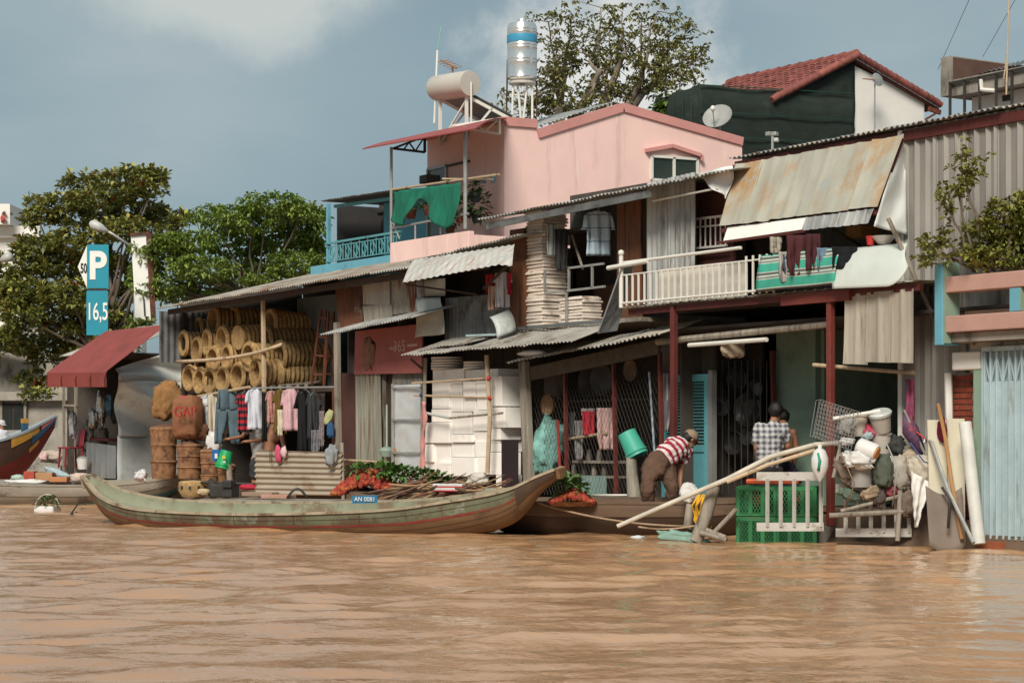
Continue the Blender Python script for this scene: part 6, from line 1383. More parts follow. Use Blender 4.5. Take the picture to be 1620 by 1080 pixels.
# wire cage trap
wc_ = T('wire_cage', 'rectangular wire mesh fish trap fixed to the red post', 'cage', D(1310, 700, 24.9))
cm = M('pale wire', (.34, .33, .31), .5, .3, rv=0)
A4 = [D(1298, 632, 25.0), D(1362, 652, 24.6), D(1346, 712, 24.6), D(1288, 690, 25.0)]
m = MB()
for k in range(14):
    m.bar(A4[0].lerp(A4[1], k / 13), A4[3].lerp(A4[2], k / 13), .004); 
for k in range(10): m.bar(A4[0].lerp(A4[3], k / 9), A4[1].lerp(A4[2], k / 9), .004)
m.build('wire_face', cm, wc_)['kind'] = 'stuff'
back = [p + FWD * .35 for p in A4]; m = MB()
for k in range(14): m.bar(back[0].lerp(back[1], k / 13), back[3].lerp(back[2], k / 13), .005)
for k in range(4): m.bar(A4[k], back[k], .008); 
for k in range(8): m.bar(A4[0].lerp(A4[1], k / 7), back[0].lerp(back[1], k / 7), .005)
m.build('wire_back', cm, wc_)['kind'] = 'stuff'
pole(wc_, 'handle_pole', white_paint, D(1318, 662, 24.8), D(1392, 650, 24.9), .022)
for k, (a, b, r, lab) in enumerate((((1312, 815), (1445, 808), .03, 'rough timber rail nailed across the front of the gratings'), ((1330, 808), (1440, 780), .022, 'thin crooked stick crossing above the timber rail'), ((1420, 855), (1424, 775), .028, 'upright stick standing before the white grating'), ((1318, 755), (1333, 690), .02, 'slanting stick tied beside the red post'))):
    tag(part(None, 'timber_stick', wood_grey, ('tube', [D(*a, 24.9), D(*b, 24.9)], r, 8), smooth='auto'), lab, 'stick')
tag(part(None, 'bamboo_staff', M('orange bamboo', (.34, .18, .07), .6), ('tube', [D(1484, 638, 24.35), D(1495, 690, 24.3), D(1505, 760, 24.15), D(1522, 852, 24.0)], .022, 8), smooth='auto'), 'long orange-brown bamboo staff leaning against the cream boards', 'staff')
tag(part(None, 'steel_tube_frame', steel, ('tube', [D(1463, 700, 24.8), D(1466, 693, 24.8), D(1474, 700, 24.5), D(1500, 775, 24.1), D(1540, 858, 23.7)], .022, 8), smooth='auto'), 'bent grey steel tube leaning down to the water at the right', 'tube')
tag(part(None, 'folded_umbrella', M('umbrella cloth', (.10, .05, .10), .7, var=.6, scale=8, dirt=(.4, .05, .06), da=.4, ds=6), ('tube', [D(1430, 650, 24.9), D(1440, 680, 24.9), D(1458, 715, 24.9)], [.015, .10, .05], 10), smooth=True), 'folded dark red and navy umbrella above the pale sack', 'umbrella')
pole(wc_, 'frame_tube', steel, D(1430, 648, 24.85), D(1462, 715, 24.85), .016)
tag(part(None, 'rope_loop', M('red cord', (.5, .05, .05), .6), ('tube', [D(1450, 683, 24.8), D(1466, 695, 24.8), D(1475, 700, 24.8), D(1490, 735, 24.7)], .01, 5), smooth=True), 'bright red cord looped over the bent steel tube', 'cord')
garment('magenta and dark flowered sarong hanging inside the right opening', 'cloth', 1440, 600, 14, 74, -.3, M('magenta cloth', (.28, .05, .10), .9, 0, .6, 9, rv=0, dirt=(.1, .08, .14), da=.45, ds=8), seed=90, group='laundry by the landing', yaw=.9)
bo = T('cream_boards', 'two tall cream boards leaning on the brick pier', 'boards', D(1498, 850, 24.3))
crm = M('cream paint board', (.56, .52, .40), .7, var=.08, dirt=(.36, .30, .2), da=.25, ds=3, rv=.06)
part(bo, 'board', crm, ('ext', [D(1472, 850, 24.45), D(1500, 850, 24.3), D(1497, 664, 24.5), D(1467, 664, 24.65)], FWD * .03), bevel=.004); part(bo, 'board', crm, ('ext', [D(1501, 850, 24.3), D(1527, 850, 24.15), D(1526, 662, 24.35), D(1498, 662, 24.5)], FWD * .03), bevel=.004)
part(bo, 'maroon_stain_cloth', cloth('maroon rag', (.14, .012, .03)), ('blob', D(1490, 680, 24.45), (.08, .03, .14), 5, .3, 12, 10), smooth=True)
tag(part(None, 'leaning_sheet', M('brown rubber sheet', (.20, .16, .13), .8, var=.2), ('grid', lambda u, v: D(1470 + 58 * u - 6 * (1 - v), 768 + 14 * math.sin(u * 3) + (862 - 768) * v, 24.15 - .1 * v), 10, 8, .012), smooth=True), 'grey-brown rubber sheet leaning below the bent steel tube', 'sheet')
tag(part(None, 'white_pipe', M('white plastic pipe', (.56, .56, .52), .5, rv=0, dirt=(.35, .33, .28), da=.25, ds=3), ('tube', [D(1549, 860, 23.75), D(1527, 668, 24.0)], .072, 14), smooth='auto'), 'thick white plastic pipe leaning on the green door pillar', 'pipe')
tag(part(None, 'rope_end', yr, ('tube', [D(1470, 862, 24.6), D(1490, 861, 24.5), D(1510, 862, 24.5), D(1525, 857, 24.4)], .012, 5), smooth=True), 'yellow cord lying at the water edge below the rubber sheet', 'cord')
tag(part(None, 'black_strap', iron, ('tube', [D(1490, 770, 24.05), D(1503, 790, 24.0), D(1500, 835, 23.95)], .016, 6), smooth=True), 'black strap hanging over the rubber sheet', 'strap')

jx = [('brown netting draped over the left of the junk heap', 1338, 745, 12, 22, (.17, .13, .10)), ('crushed beige carton low in the junk heap', 1376, 778, 15, 10, (.33, .25, .17)), ('sooty black bag behind the lidded tub', 1416, 705, 13, 15, (.03, .03, .03)), ('faded red bag wedged under the tan sack', 1408, 775, 11, 9, (.22, .05, .06)),
      ('dull green netting below the big grey bucket', 1345, 782, 16, 9, (.11, .15, .11)), ('dirty cream bag hanging beside the umbrella', 1447, 765, 12, 16, (.40, .35, .27)), ('grey plastic sack behind the square pale bucket', 1338, 672, 12, 14, (.28, .27, .26)), ('small white cup stuck in the olive net bag', 1408, 728, 7, 7, (.6, .58, .55)),
      ('muddy brown sack at the foot of the junk heap', 1436, 796, 14, 20, (.14, .105, .08)), ('pale blue crumpled bag above the tall bucket', 1372, 690, 9, 6, (.34, .40, .42)), ('orange-capped bottle lying on the tan bundle', 1414, 733, 8, 5, (.5, .3, .16)), ('dark wet rag hanging below the olive net bag', 1392, 785, 8, 15, (.07, .05, .045))]
for i, (lab, px, py, rx, ry, c) in enumerate(jx):
    jsack(lab, px, py, rx, ry, M('junk colour %d' % i, c, .75, var=.35, scale=7, dirt=tuple(q * .45 for q in c), da=.4, ds=6), 120 + i, rnd.uniform(-.5, .5), rnd.uniform(-.15, .1), 'junk_piece', 'junk', .45)
for i, (a, b, c, lab) in enumerate((((1330, 715), (1352, 765), (1338, 800), 'loose brown cord hanging at the left of the junk heap'), ((1402, 700), (1420, 740), (1412, 800), 'loose grey cord hanging through the middle of the junk heap'), ((1440, 700), (1462, 730), (1490, 738), 'loose blue cord across the pale sack'))):
    tag(part(None, 'hanging_rope', M('cord %d' % i, ((.2, .13, .08), (.3, .3, .28), (.06, .1, .25))[i], .8), ('tube', [D(*a, dJ - .3), D(*b, dJ - .42), D(*c, dJ - .3)], .009, 5), smooth=True), lab, 'rope')

# ================================================================== BOATS
def loft(m, st_, prof, f0, f1, n, A_, dr_, pr_, side, inset=0.0, heel=0.0, th=.0):
    """skin between fractions f0..f1 of the section profile on one side; prof(f) -> (x fraction of half width, z fraction gunwale..keel)"""
    def fn(u, v):
        k = u * (len(st_) - 1); i = min(int(k), len(st_) - 2); t = k - i; t = t * t * (3 - 2 * t) if False else t
        a, b = st_[i], st_[i + 1]
        s, w, gz, kz = [a[q] * (1 - t) + b[q] * t for q in range(4)]
        f = f0 + (f1 - f0) * v; xf, zf_ = prof(f)
        z = gz + (kz - gz) * zf_
        x = side * (w * xf - inset)
        return A_ + dr_ * s + pr_ * x + V((0, 0, z + heel * x))
    m.grid(fn, n, 8, th)
def prof_round(f): return (math.cos(f * math.pi / 2) ** .55 if f < 1 else 0.0, f ** .9 if f < .85 else .864 + (f - .85) * .9)
def catm(st_, n):
    out = []
    P_ = [st_[0]] + st_ + [st_[-1]]
    for i in range(1, len(P_) - 2):
        for j in range(n):
            t = j / n; a, b, c, d = P_[i - 1], P_[i], P_[i + 1], P_[i + 2]
            out.append(tuple(.5 * ((2 * b[q]) + (c[q] - a[q]) * t + (2 * a[q] - 5 * b[q] + 4 * c[q] - d[q]) * t * t + (3 * b[q] - a[q] - 3 * c[q] + d[q]) * t ** 3) for q in range(4)))
    out.append(st_[-1]); return out
def boat(name, label, A_, B_, st_, bands, inner, rimm, heel=0.0, deckz=.1, rail=.035, cat='boat', tipm=None):
    dr_ = (B_ - A_); dr_.z = 0; dr_ = dr_.normalized(); pr_ = V((dr_.y, -dr_.x, 0))
    if pr_.dot(FWD) > 0: pr_ = -pr_                       # + side faces the photographer
    S_ = catm(st_, 6); wmax = max(a[1] for a in st_)
    O_ = V((A_.x, A_.y, 0)) - pr_ * wmax * .85
    t = T(name, label, cat, O_ + dr_ * ((B_ - A_).length / 2))
    for nm, f0, f1, mat, off in bands:
        m = MB()
        for sd_ in (1, -1): loft(m, S_, prof_round, f0, f1, len(S_) - 1, O_, dr_, pr_, sd_, -off, heel)
        m.build(nm, mat, t, 'auto')
    m = MB()
    for sd_ in (1, -1): loft(m, S_, prof_round, .0, .5, len(S_) - 1, O_, dr_, pr_, sd_, .045, heel)
    def deck(u, v):
        k = u * (len(S_) - 1); i = min(int(k), len(S_) - 2); tt = k - i; s, w, gz, kz = [S_[i][q] * (1 - tt) + S_[i + 1][q] * tt for q in range(4)]
        x = (v - .5) * 2 * (w - .05) * .92; return O_ + dr_ * s + pr_ * x + V((0, 0, gz + max(-deckz, (kz - gz) * .5) + heel * x))
    m.grid(deck, len(S_) - 1, 4)
    m.build('inside', inner, t, 'auto')
    for sd_ in (1, -1):
        pts = [O_ + dr_ * s + pr_ * (sd_ * (w - .01)) + V((0, 0, gz + heel * sd_ * w + .01)) for s, w, gz, kz in S_]
        m = MB()
        for i in range(len(pts) - 1): m.bar(pts[i], pts[i + 1] + (pts[i + 1] - pts[i]).normalized() * .004, .07, rail)
        m.build('gunwale', rimm, t, 'auto')
    def end(i, nm):
        s, w, gz, kz = S_[i]; dd = dr_ * (.06 if i else -.06)
        c = [O_ + dr_ * s + pr_ * (a * w) + V((0, 0, b + heel * a * w)) for a, b in ((1, gz + .02), (-1, gz + .02), (-.5, kz), (.5, kz))]
        return part(t, nm, tipm if (tipm and i) else rimm, ('ext', c, dd), bevel=.01)
    end(-1, 'bow_block'); end(0, 'stern_block')
    return t, O_, dr_, pr_
hull_green = M('weathered green paint', (0.135, 0.14, 0.085), .75, 0, .25, 2.2, (1, 1, 1), dirt=(0.10, 0.07, 0.042), da=.62, ds=2.4, dirt2=(.23, .27, .21), da2=.3, ds2=3.2, rv=0, bump=.2, bs=25)
hull_in = M('pale green deck paint', (0.235, 0.245, 0.17), .8, 0, .2, 2, dirt=(0.17, 0.125, 0.08), da=.48, ds=2.2, rv=0, bump=.1)
hull_brown = M('oiled brown hull', (0.17, 0.095, 0.048), .65, 0, .25, 2, (.5, .5, 3), dirt=(0.09, 0.055, 0.03), da=.4, ds=2, rv=0, bump=.15)
hull_red = M('red hull stripe', (0.24, 0.04, 0.03), .7, 0, .3, 4, rv=0, dirt=(.12, .07, .045), da=.5, ds=4)
rim_w = M('worn gunwale', (0.33, 0.27, 0.19), .8, 0, .25, 5, dirt=(.12, .08, .05), da=.45, ds=4, rv=0)
A_, B_ = WZ(142, 829), WZ(772, 848)
LB = (B_ - A_).length
main_st = [(-.52, .11, .70, .52), (-.30, .17, .58, .30), (.0, .27, .44, .06), (.5, .38, .33, -.1), (1.3, .46, .27, -.16), (LB * .45, .54, .27, -.18), (LB * .75, .48, .35, -.16), (LB * .9, .38, .47, -.06), (LB + .1, .28, .60, .16), (LB + .5, .16, .76, .54), (LB + .78, .10, .86, .74)]
green_boat, O_, dr_, pr_ = boat('green_sampan', 'long weathered green wooden sampan moored in front of the houses', A_, B_, main_st,
    [('upper_strake', 0, .30, hull_green, 0), ('red_stripe', .30, .36, hull_red, .004), ('lower_hull', .36, 1, hull_brown, 0)], hull_in, rim_w, heel=-.13, deckz=.15, tipm=hull_brown)
tipst = catm(main_st, 6)[-11:]
m = MB()
for sd_ in (1, -1): loft(m, tipst, prof_round, 0, .6, 10, O_, dr_, pr_, sd_, -.012, -.13)
m.build('bow_sheathing', M('dark bow wood', (.075, .045, .028), .75, 0, .3, 3, rv=0, bump=.2), green_boat, 'auto')
pl = part(green_boat, 'number_plate', M('blue plate', (.02, .16, .30), .5, rv=0, bump=0), ('ext', [D(557, 796, 29.05), D(597, 795, 28.9), D(597, 783, 28.9), D(557, 784, 29.05)], FWD * .01))
text(pl, 'AN 0081', M('plate white', (.6, .6, .58), .5), D(577, 789.5, 28.95), .085, .002, rz=math.atan2((D(597, 790, 29.2) - D(557, 790, 29.35)).y, (D(597, 790, 29.2) - D(557, 790, 29.35)).x), sx=1.0)
for f0 in (.14, .52, .68):
    m = MB(); loft(m, catm(main_st, 6)[8:-10], prof_round, f0, f0 + .012, len(catm(main_st, 6)[8:-10]) - 1, O_, dr_, pr_, 1, -.0035, -.13)
    m.build('plank_seam', M('dark seam', (.05, .035, .022), .9), green_boat)
for k in range(9):
    S6 = catm(main_st, 6); i0 = 14 + k * 3
    if i0 + 1 < len(S6):
        a0_ = S6[i0]; sl2 = [a0_, tuple(a0_[q] + (S6[i0 + 1][q] - a0_[q]) * .035 for q in range(4))]
        m = MB(); loft(m, sl2, prof_round, .03, .28, 1, O_, dr_, pr_, 1, -.003, -.13); m.build('plank_joint', M('dark seam', (.05, .035, .022), .9), green_boat)
# paint seams on the boat: worn crack ribs
for k in range(7):
    s = 1.0 + k * .8; i0 = .02
    a = O_ + dr_ * s + pr_ * .53 + V((0, 0, .19)); b = O_ + dr_ * (s + .03) + pr_ * .535 + V((0, 0, .04))
pole(green_boat, 'tie_stick', wood_dark, D(166, 828, 32.2), D(120, 831, 32.6), .025)
# brown boat at the landing
brown_w = M('dark wet planks', (0.055, 0.035, 0.024), .55, 0, .4, 2, (.5, .5, 4), rv=0, bump=.2, dirt=(.03, .02, .015), da=.4)
brown_t = M('brown planks', (0.13, 0.085, 0.055), .75, 0, .35, 2, (.5, .5, 4), rv=0, bump=.2, dirt=(.06, .04, .028), da=.4)
A2, B2 = WZ(800, 844), WZ(1135, 849)
L2 = (B2 - A2).length
boat('brown_rowboat', 'dark brown plank rowboat moored behind the bow of the green sampan', A2, B2, [(-.5, .25, .42, .2), (0, .45, .42, -.05), (L2 * .5, .55, .43, -.12), (L2, .45, .44, -.05), (L2 + .3, .25, .47, .2)],
     [('top_plank', 0, .28, brown_t, .012), ('lower_hull', .28, 1, brown_w, 0)], brown_t, brown_t, heel=-.03, deckz=.2)
# grey boat at the left with cargo
grey_t = M('grey bleached planks', (0.30, 0.27, 0.22), .85, 0, .25, 2, (.6, .6, 3), rv=0, dirt=(.13, .10, .08), da=.42, ds=2.5, bump=.2)
teal_h = M('teal hull', (.10, .24, .26), .65, var=.25, rv=0, dirt=(.12, .09, .07), da=.35, ds=3)
A3, B3 = WZ(-90, 799), WZ(240, 797)
L3 = (B3 - A3).length
gboat, O3, d3, p3 = boat('grey_cargo_boat', 'grey wooden cargo boat with teal underside lying off the red awning kiosk', A3, B3, [(-.4, .3, .5, .1), (0, .5, .44, -.1), (L3 * .5, .6, .40, -.15), (L3 * .8, .5, .40, -.1), (L3, .36, .46, .02), (L3 + .8, .2, .60, .3), (L3 + 1.6, .09, .74, .58)],
     [('top_plank', 0, .34, grey_t, .012), ('lower_plank', .34, .62, grey_t, 0), ('lower_hull', .62, 1, teal_h, 0)], grey_t, grey_t, heel=-.06, deckz=.12)
dC = depth(WZ(90, 797)) + .5
def dbox(name, label, px0, py0, px1, py1, dep, mat, thick=.3, cat='box', bev=.01, group=None):
    a, b = D(px0, py1, dep), D(px1, py0, dep)
    return tag(part(None, name, mat, ('box', D((px0 + px1) / 2, (py0 + py1) / 2, dep + thick / 2), ((px1 - px0) / FPX * dep, thick, b.z - a.z), math.atan2(RGT.y, RGT.x)), bevel=bev), label, cat, group)
card_r = M('red carton', (.38, .07, .04), .8, var=.25, scale=6, rv=0); card_o = M('orange carton', (.46, .19, .08), .8, var=.2, scale=6, rv=0)
dbox('carton', 'red-topped carton on the grey cargo boat', 40, 745, 57, 760, dC, card_r); dbox('carton', 'brown printed carton right of the red-topped one', 58, 747, 85, 760, dC, M('brown carton', (.36, .20, .10), .8, dirt=(.15, .06, .04), da=.3, ds=9, rv=0)); dbox('carton', 'flat orange carton at the right of the boat cargo', 80, 754, 108, 762, dC - .2, card_o)
def dsack(name, label, px, py, rx, ry, dep, mat, seed, amp=.2, cat='sack', rot=0.0):
    s_ = FPX / dep; Rm = Matrix((RGT, FWD, V((0, 0, 1)))).transposed() @ Matrix.Rotation(rot, 3, 'Y')
    return tag(part(None, name, mat, ('blob', D(px, py, dep), (rx / s_, min(rx, ry) / s_ * 1.2, ry / s_), seed, amp, 28, 20, 1.8, Rm, .8, .2), smooth=True), label, cat)
dsack('sack', 'pinkish full sack lying on the grey cargo boat', 126, 755, 16, 7, dC, M('pinkish sack', (.55, .42, .36), .8), 1)
dsack('plastic_sheet', 'white plastic sheet spread on the grey cargo boat', 40, 762, 30, 4, dC - .3, wpl, 2, .3, 'sheet')
dsack('blue_bag', 'pale blue bag sloping behind the cartons', 90, 748, 20, 6, dC + .4, M('pale blue bag', (.36, .46, .50), .6), 3, .25, 'bag', .35)
dsack('mint_bag', 'pale mint bag behind the white plastic sheet', 28, 756, 11, 5, dC + .3, M('mint bag', (.4, .5, .42), .7), 4, .25, 'bag')
dsack('clear_bag', 'knotted clear plastic bag standing on the stern of the cargo boat', 223, 753, 9, 9, 41.5, M('clear plastic', (.55, .55, .56), .3, var=.25, scale=9), 5, .5, 'bag')
# painted wooden boat behind
A5, B5 = WZ(-170, 784), WZ(45, 782)
L5 = (B5 - A5).length
dk_h = M('dark brown hull', (.06, .033, .025), .6, rv=0, var=.25); red_h = M('dark red bottom', (.14, .018, .018), .6, rv=0)
yel = M('yellow boat paint', (.42, .22, .035), .6, rv=0); blu = M('blue boat paint', (.025, .075, .14), .6, rv=0)
pboat, O5, d5, p5_ = boat('painted_boat', 'dark red river boat with painted yellow and blue prow at the left edge', A5, B5, [(-.4, .6, 1.0, .2), (0, .8, .95, -.2), (L5 * .5, .9, 1.05, -.2), (L5 * .8, .75, 1.25, 0), (L5, .5, 1.45, .45), (L5 + .4, .25, 1.64, .95), (L5 + .75, .09, 1.82, 1.55)],
     [('upper_hull', 0, .45, dk_h, 0), ('lower_hull', .45, 1, red_h, 0)], M('pale boat deck', (.3, .32, .31), .7, rv=0), M('pale blue rail', (.3, .34, .36), .6), deckz=.15, rail=.05)
dP = depth(O5 + d5 * L5) - .5
S5 = catm([(-.4, .6, 1.0, .2), (0, .8, .95, -.2), (L5 * .5, .9, 1.05, -.2), (L5 * .8, .75, 1.25, 0), (L5, .5, 1.45, .45), (L5 + .4, .25, 1.64, .95), (L5 + .75, .09, 1.82, 1.55)], 6)
def pband(nm, a, b, f0, f1, mt, off):
    m = MB()
    for sd_ in (1, -1): loft(m, S5[a:b], prof_round, f0, f1, len(S5[a:b]) - 1, O5, d5, p5_, sd_, -off, 0)
    m.build(nm, mt, pboat, 'auto')
pband('yellow_band', -17, -7, 0, .17, yel, .014); pband('blue_band', -11, None if False else len(S5), .17, .36, blu, .012); pband('rose_tip', -7, len(S5), 0, .17, M('rose paint', (.42, .11, .11), .6), .014); pband('yellow_patch', -12, -7, .40, .52, yel, .012)
bp = part(pboat, 'deck_post', blu, ('bar', D(39, 693, dP + .3), D(39, 669, dP + .3), .13, .13, (0, 1, 0))); part(bp, 'post_cap', yel, ('bar', D(39, 669, dP + .3), D(39, 662, dP + .3), .135, .135, (0, 1, 0)))
part(pboat, 'deck_brace', blu, ('bar', D(40, 680, dP + .3), D(52, 691, dP + .2), .06, .08))
for px in (20, 28): part(pboat, 'bitt', iron, ('box', D(px, 697, dP), (.1, .1, .12)))
# jetty planks behind the sampan carrying the fruit
jt_ = T('plank_jetty', 'low weathered plank jetty hidden behind the green sampan', 'jetty', O_ - pr_ * 1.25 + dr_ * 4)
for k in range(4):
    a = O_ - pr_ * (.85 + .25 * k) + dr_ * 1.0 + V((0, 0, .34)); b = O_ - pr_ * (.85 + .25 * k) + dr_ * (LB - .2) + V((0, 0, .36))
    part(jt_, 'plank', wood_grey, ('bar', a, b, .22, .04))
for s in (1.2, 3.2, 5.2, 7): 
    for q in (.9, 1.6): part(jt_, 'jetty_leg', wood_dark, ('tube', [O_ - pr_ * q + dr_ * s + V((0, 0, -.5)), O_ - pr_ * q + dr_ * s + V((0, 0, .33))], .05, 8))
def jet(px, z=.37, q=1.2):                       # point on the jetty under a photo column
    best = min(((abs((810 + FPX * ((p - CAM).dot(RGT)) / depth(p)) - px), p) for p in [O_ - pr_ * q + dr_ * (s * .05) + V((0, 0, z)) for s in range(0, 190)]), key=lambda t: t[0])
    return best[1].copy()
# rambutan piles: many fruits joined as stuff + leaves
fruit_m = M('rambutan red', (.34, .05, .028), .75, var=.45, scale=14, rv=0, dirt=(.5, .2, .04), da=.4, ds=10, bump=.6, bs=120)
leaf_g = M('fruit leaves', (.075, .15, .03), .55, var=.45, scale=7, rv=0)
def fruit_pile(label, c, ext_, n, nl, seed, lv=None, size=.035):
    rr_ = random.Random(seed); t = T('rambutan_pile', label, 'fruit', c)
    m = MB()
    for _ in range(n):
        a, b, d = rr_.uniform(-1, 1), rr_.uniform(-1, 1), rr_.random()
        hgt = max(.0, 1 - (a * a) ** .9 - .5 * b * b)
        p = c + RGT * (a * ext_[0]) + FWD * (b * ext_[1]) + V((0, 0, .02 + ext_[2] * hgt * (.55 + .45 * d)))
        m.blob(p, (size * rr_.uniform(.8, 1.2),) * 3, rr_.random() * 99, .25, 6, 4, 4)
    m.build('fruit', fruit_m, t)['kind'] = 'stuff'
    m = MB()
    for (dx, dz, rx_, rz_, k) in lv: leaves_mb(m, c + RGT * dx + V((0, 0, dz)), (rx_, .25, rz_), k, .125, seed + int(dx * 10), .5)
    m.build('foliage', leaf_g, t)['kind'] = 'stuff'
fruit_pile('big heap of red rambutan fruit with leaves beside the silver door', jet(583, .46), (.50, .25, .34), 1000, 0, 4, [(-.12, .34, .2, .07, 60), (.15, .33, .28, .09, 110), (.45, .28, .3, .12, 150), (.8, .24, .28, .1, 120), (1.0, .2, .15, .1, 50)])
sup = D(905, 797, 27.9)
fruit_pile('small heap of red rambutan in a tray behind the sampan bow', V((sup.x, sup.y, .42)), (.27, .2, .14), 260, 0, 9, [(-.05, .22, .13, .12, 80), (.05, .17, .15, .08, 40)])
tag(part(None, 'fruit_tray', wicker_old, ('lathe', [(.26, 0), (.34, .06), (.32, .06), (.2, .01)], 24, V((sup.x, sup.y, .38))), smooth='auto'), 'shallow wicker tray holding the small rambutan heap', 'tray')
# dry fronds and wood lying on the jetty
fb = T('dry_branches', 'heap of dry brown branches and palm fronds left of the white foam boxes', 'branches', jet(690))
rr_ = random.Random(12); drym = [M('dry frond dark', (.13, .075, .05), .9, var=.3), M('dry frond tan', (.30, .19, .10), .9, var=.3), M('dry frond red', (.17, .07, .05), .9, var=.3)]
for k in range(80):
    px = rr_.uniform(610, 770); py = 783 - rr_.random() * 19 * min(1, (px - 600) / 40) * min(1, (800 - px) / 60)
    p = jet(px, .38, rr_.uniform(.9, 1.4)); dep = depth(p); p = D(px, py, dep)
    an = rr_.gauss(.18, .22); L_ = rr_.uniform(.35, .9)
    d_2 = (RGT * math.cos(an) + V((0, 0, math.sin(an))) + FWD * rr_.uniform(-.3, .3)).normalized()
    part(fb, 'branch', drym[k % 3], ('tube', [p - d_2 * L_ / 2, p + V((0, 0, rr_.uniform(-.03, .03))), p + d_2 * L_ / 2], [.017, .015, .006], 5), smooth='auto')
tag(part(None, 'red_white_packet', stripes('packet', (0, 0, 1), 18, [(.4, (.4, .04, .05)), (1, (.55, .53, .5))]), ('box', jet(710, .58, 1.0), (.45, .2, .11), .6), bevel=.01), 'red and white striped packet lying on the dry branches', 'packet')
dsack('crumpled_paper', 'pale crumpled plastic at the foot of the bamboo upright', 757, 758, 16, 9, 31.2, M('pale crumple', (.5, .46, .4), .7), 8, .5, 'plastic')
dsack('rag_bundle', 'grey-green rag on the deck near the sampan bow', 775, 776, 11, 4, 28.9, M('greygreen rag', (.25, .27, .2), .9), 9, .4, 'rag')
# small things on the jetty at the left: woven basket, engine, pan
pj = jet(305, .38, 1.2)
bs_t = T('openwork_basket', 'small tan openwork basket on the jetty beside the green bucket', 'basket', pj)
part(bs_t, 'basket_body', wicker, ('lathe', [(.16, 0), (.22, .1), (.21, .22), (.17, .24), (.02, .25)], 18, pj), smooth='auto')
for k in range(10): part(bs_t, 'hole', iron, ('box', pj + V((math.cos(k * .63) * .212, math.sin(k * .63) * .212, .14)), (.035, .035, .05), k * .63))
dsack('tan_bag', 'small tan bag before the openwork basket', 322, 778, 10, 5, depth(pj) - .3, M('tan small', (.45, .33, .2), .8), 11, .2, 'bag')
en = T('boat_engine', 'dark oily boat engine lying on the jetty below the green bucket', 'engine', jet(355))
ep = jet(357, .48)
part(en, 'engine_block', iron, ('box', ep, (.38, .25, .2), .6), ('box', ep + V((.15, 0, .1)), (.15, .15, .12), .6), bevel=.02); part(en, 'flywheel', iron, ('lathe', [(.14, 0), (.15, .03), (.02, .05)], 18, ep + V((-.2, -.1, .04)), Matrix.Rotation(1.57, 3, 'X')), smooth='auto'); part(en, 'shaft', iron, ('tube', [ep + V((-.4, -.2, .12)), ep + V((.4, .3, .1))], .02, 8))
dsack('red_cloth', 'crumpled red cloth on the jetty right of the engine', 392, 770, 12, 4, depth(jet(392)), cloth('red2', (.4, .03, .05)), 12, .4, 'cloth')
for k, (px, w_, c) in enumerate(((410, 26, (.30, .2, .15)), (440, 24, (.36, .2, .15)))):
    tag(part(None, 'loose_plank', M('plank %d' % k, c, .85, var=.2), ('box', jet(px, .44 - .03 * k, 1.1), (w_ / 80 / .6, .2, .06), .5), bevel=.01), ('grey', 'reddish')[k] + ' loose plank lying before the tin fence', 'plank', 'loose planks')
tag(part(None, 'black_hose', iron, ('tube', [jet(455, .39, 1.0) + RGT * (.3 * t) + V((0, 0, .14 * math.sin(t * 3.14))) for t in [i / 8 for i in range(9)]], .02, 6), smooth=True), 'arched black hose on the jetty before the tin fence', 'hose')
sb = T('hanging_scoop', 'green-grey long-handled scoop hanging beside the silver door', 'scoop', W(612, 722, -.3))
pole(sb, 'handle', M('pale green handle', (.3, .38, .32), .6), W(612, 640, -.25), W(612, 706, -.3), .016); part(sb, 'scoop_head', M('grey green plastic', (.2, .26, .22), .6), ('lathe', [(.10, 0), (.13, .1), (.11, .14), (.03, .17)], 16, W(612, 722, -.3)), smooth='auto')
# floating weeds and baskets at the left
for k, (px, py, lab) in enumerate(((75, 809, 'floating box basket full of green weed left of the sampan stern'), (6, 797, 'floating box basket with green weed at the left edge'))):
    c = WZ(px, py); fl_ = T('floating_basket', lab, 'basket', c)
    part(fl_, 'foam_rim', wpl if k == 0 else M('tan foam', (.42, .34, .25), .8), ('box', c + V((0, 0, .03)), (.38, .3, .14), .7), bevel=.03)
    part(fl_, 'hoop', M('pale hoop', (.42, .4, .33), .6), ('tube', [c + V((-.17 * math.cos(t) * .8, -.17 * math.cos(t) * 1.0, .06 + .24 * math.sin(t))) for t in [i * 3.1416 / 10 for i in range(11)]], .012, 6), smooth=True)
    m = MB(); leaves_mb(m, c + V((0, 0, .14)), (.2, .2, .12), 130, .1, 33 + k, .6); m.build('weed', M('water weed', (.10, .14, .045), .7, var=.4), fl_)['kind'] = 'stuff'
tag(part(None, 'floating_twig', wood_dark, ('tube', [WZ(112, 815) + V((0, 0, .02)), WZ(125, 805) + V((0, 0, .12)), WZ(135, 806) + V((0, 0, .1))], .015, 5)), 'dark twig sticking out of the water by the sampan stern', 'twig')
tag(part(None, 'floating_scrap', wpl, ('blob', WZ(1010, 853) + V((0, 0, .02)), (.13, .08, .03), 3, .5, 12, 8), smooth=True), 'scrap of white foam floating by the brown rowboat', 'scrap')
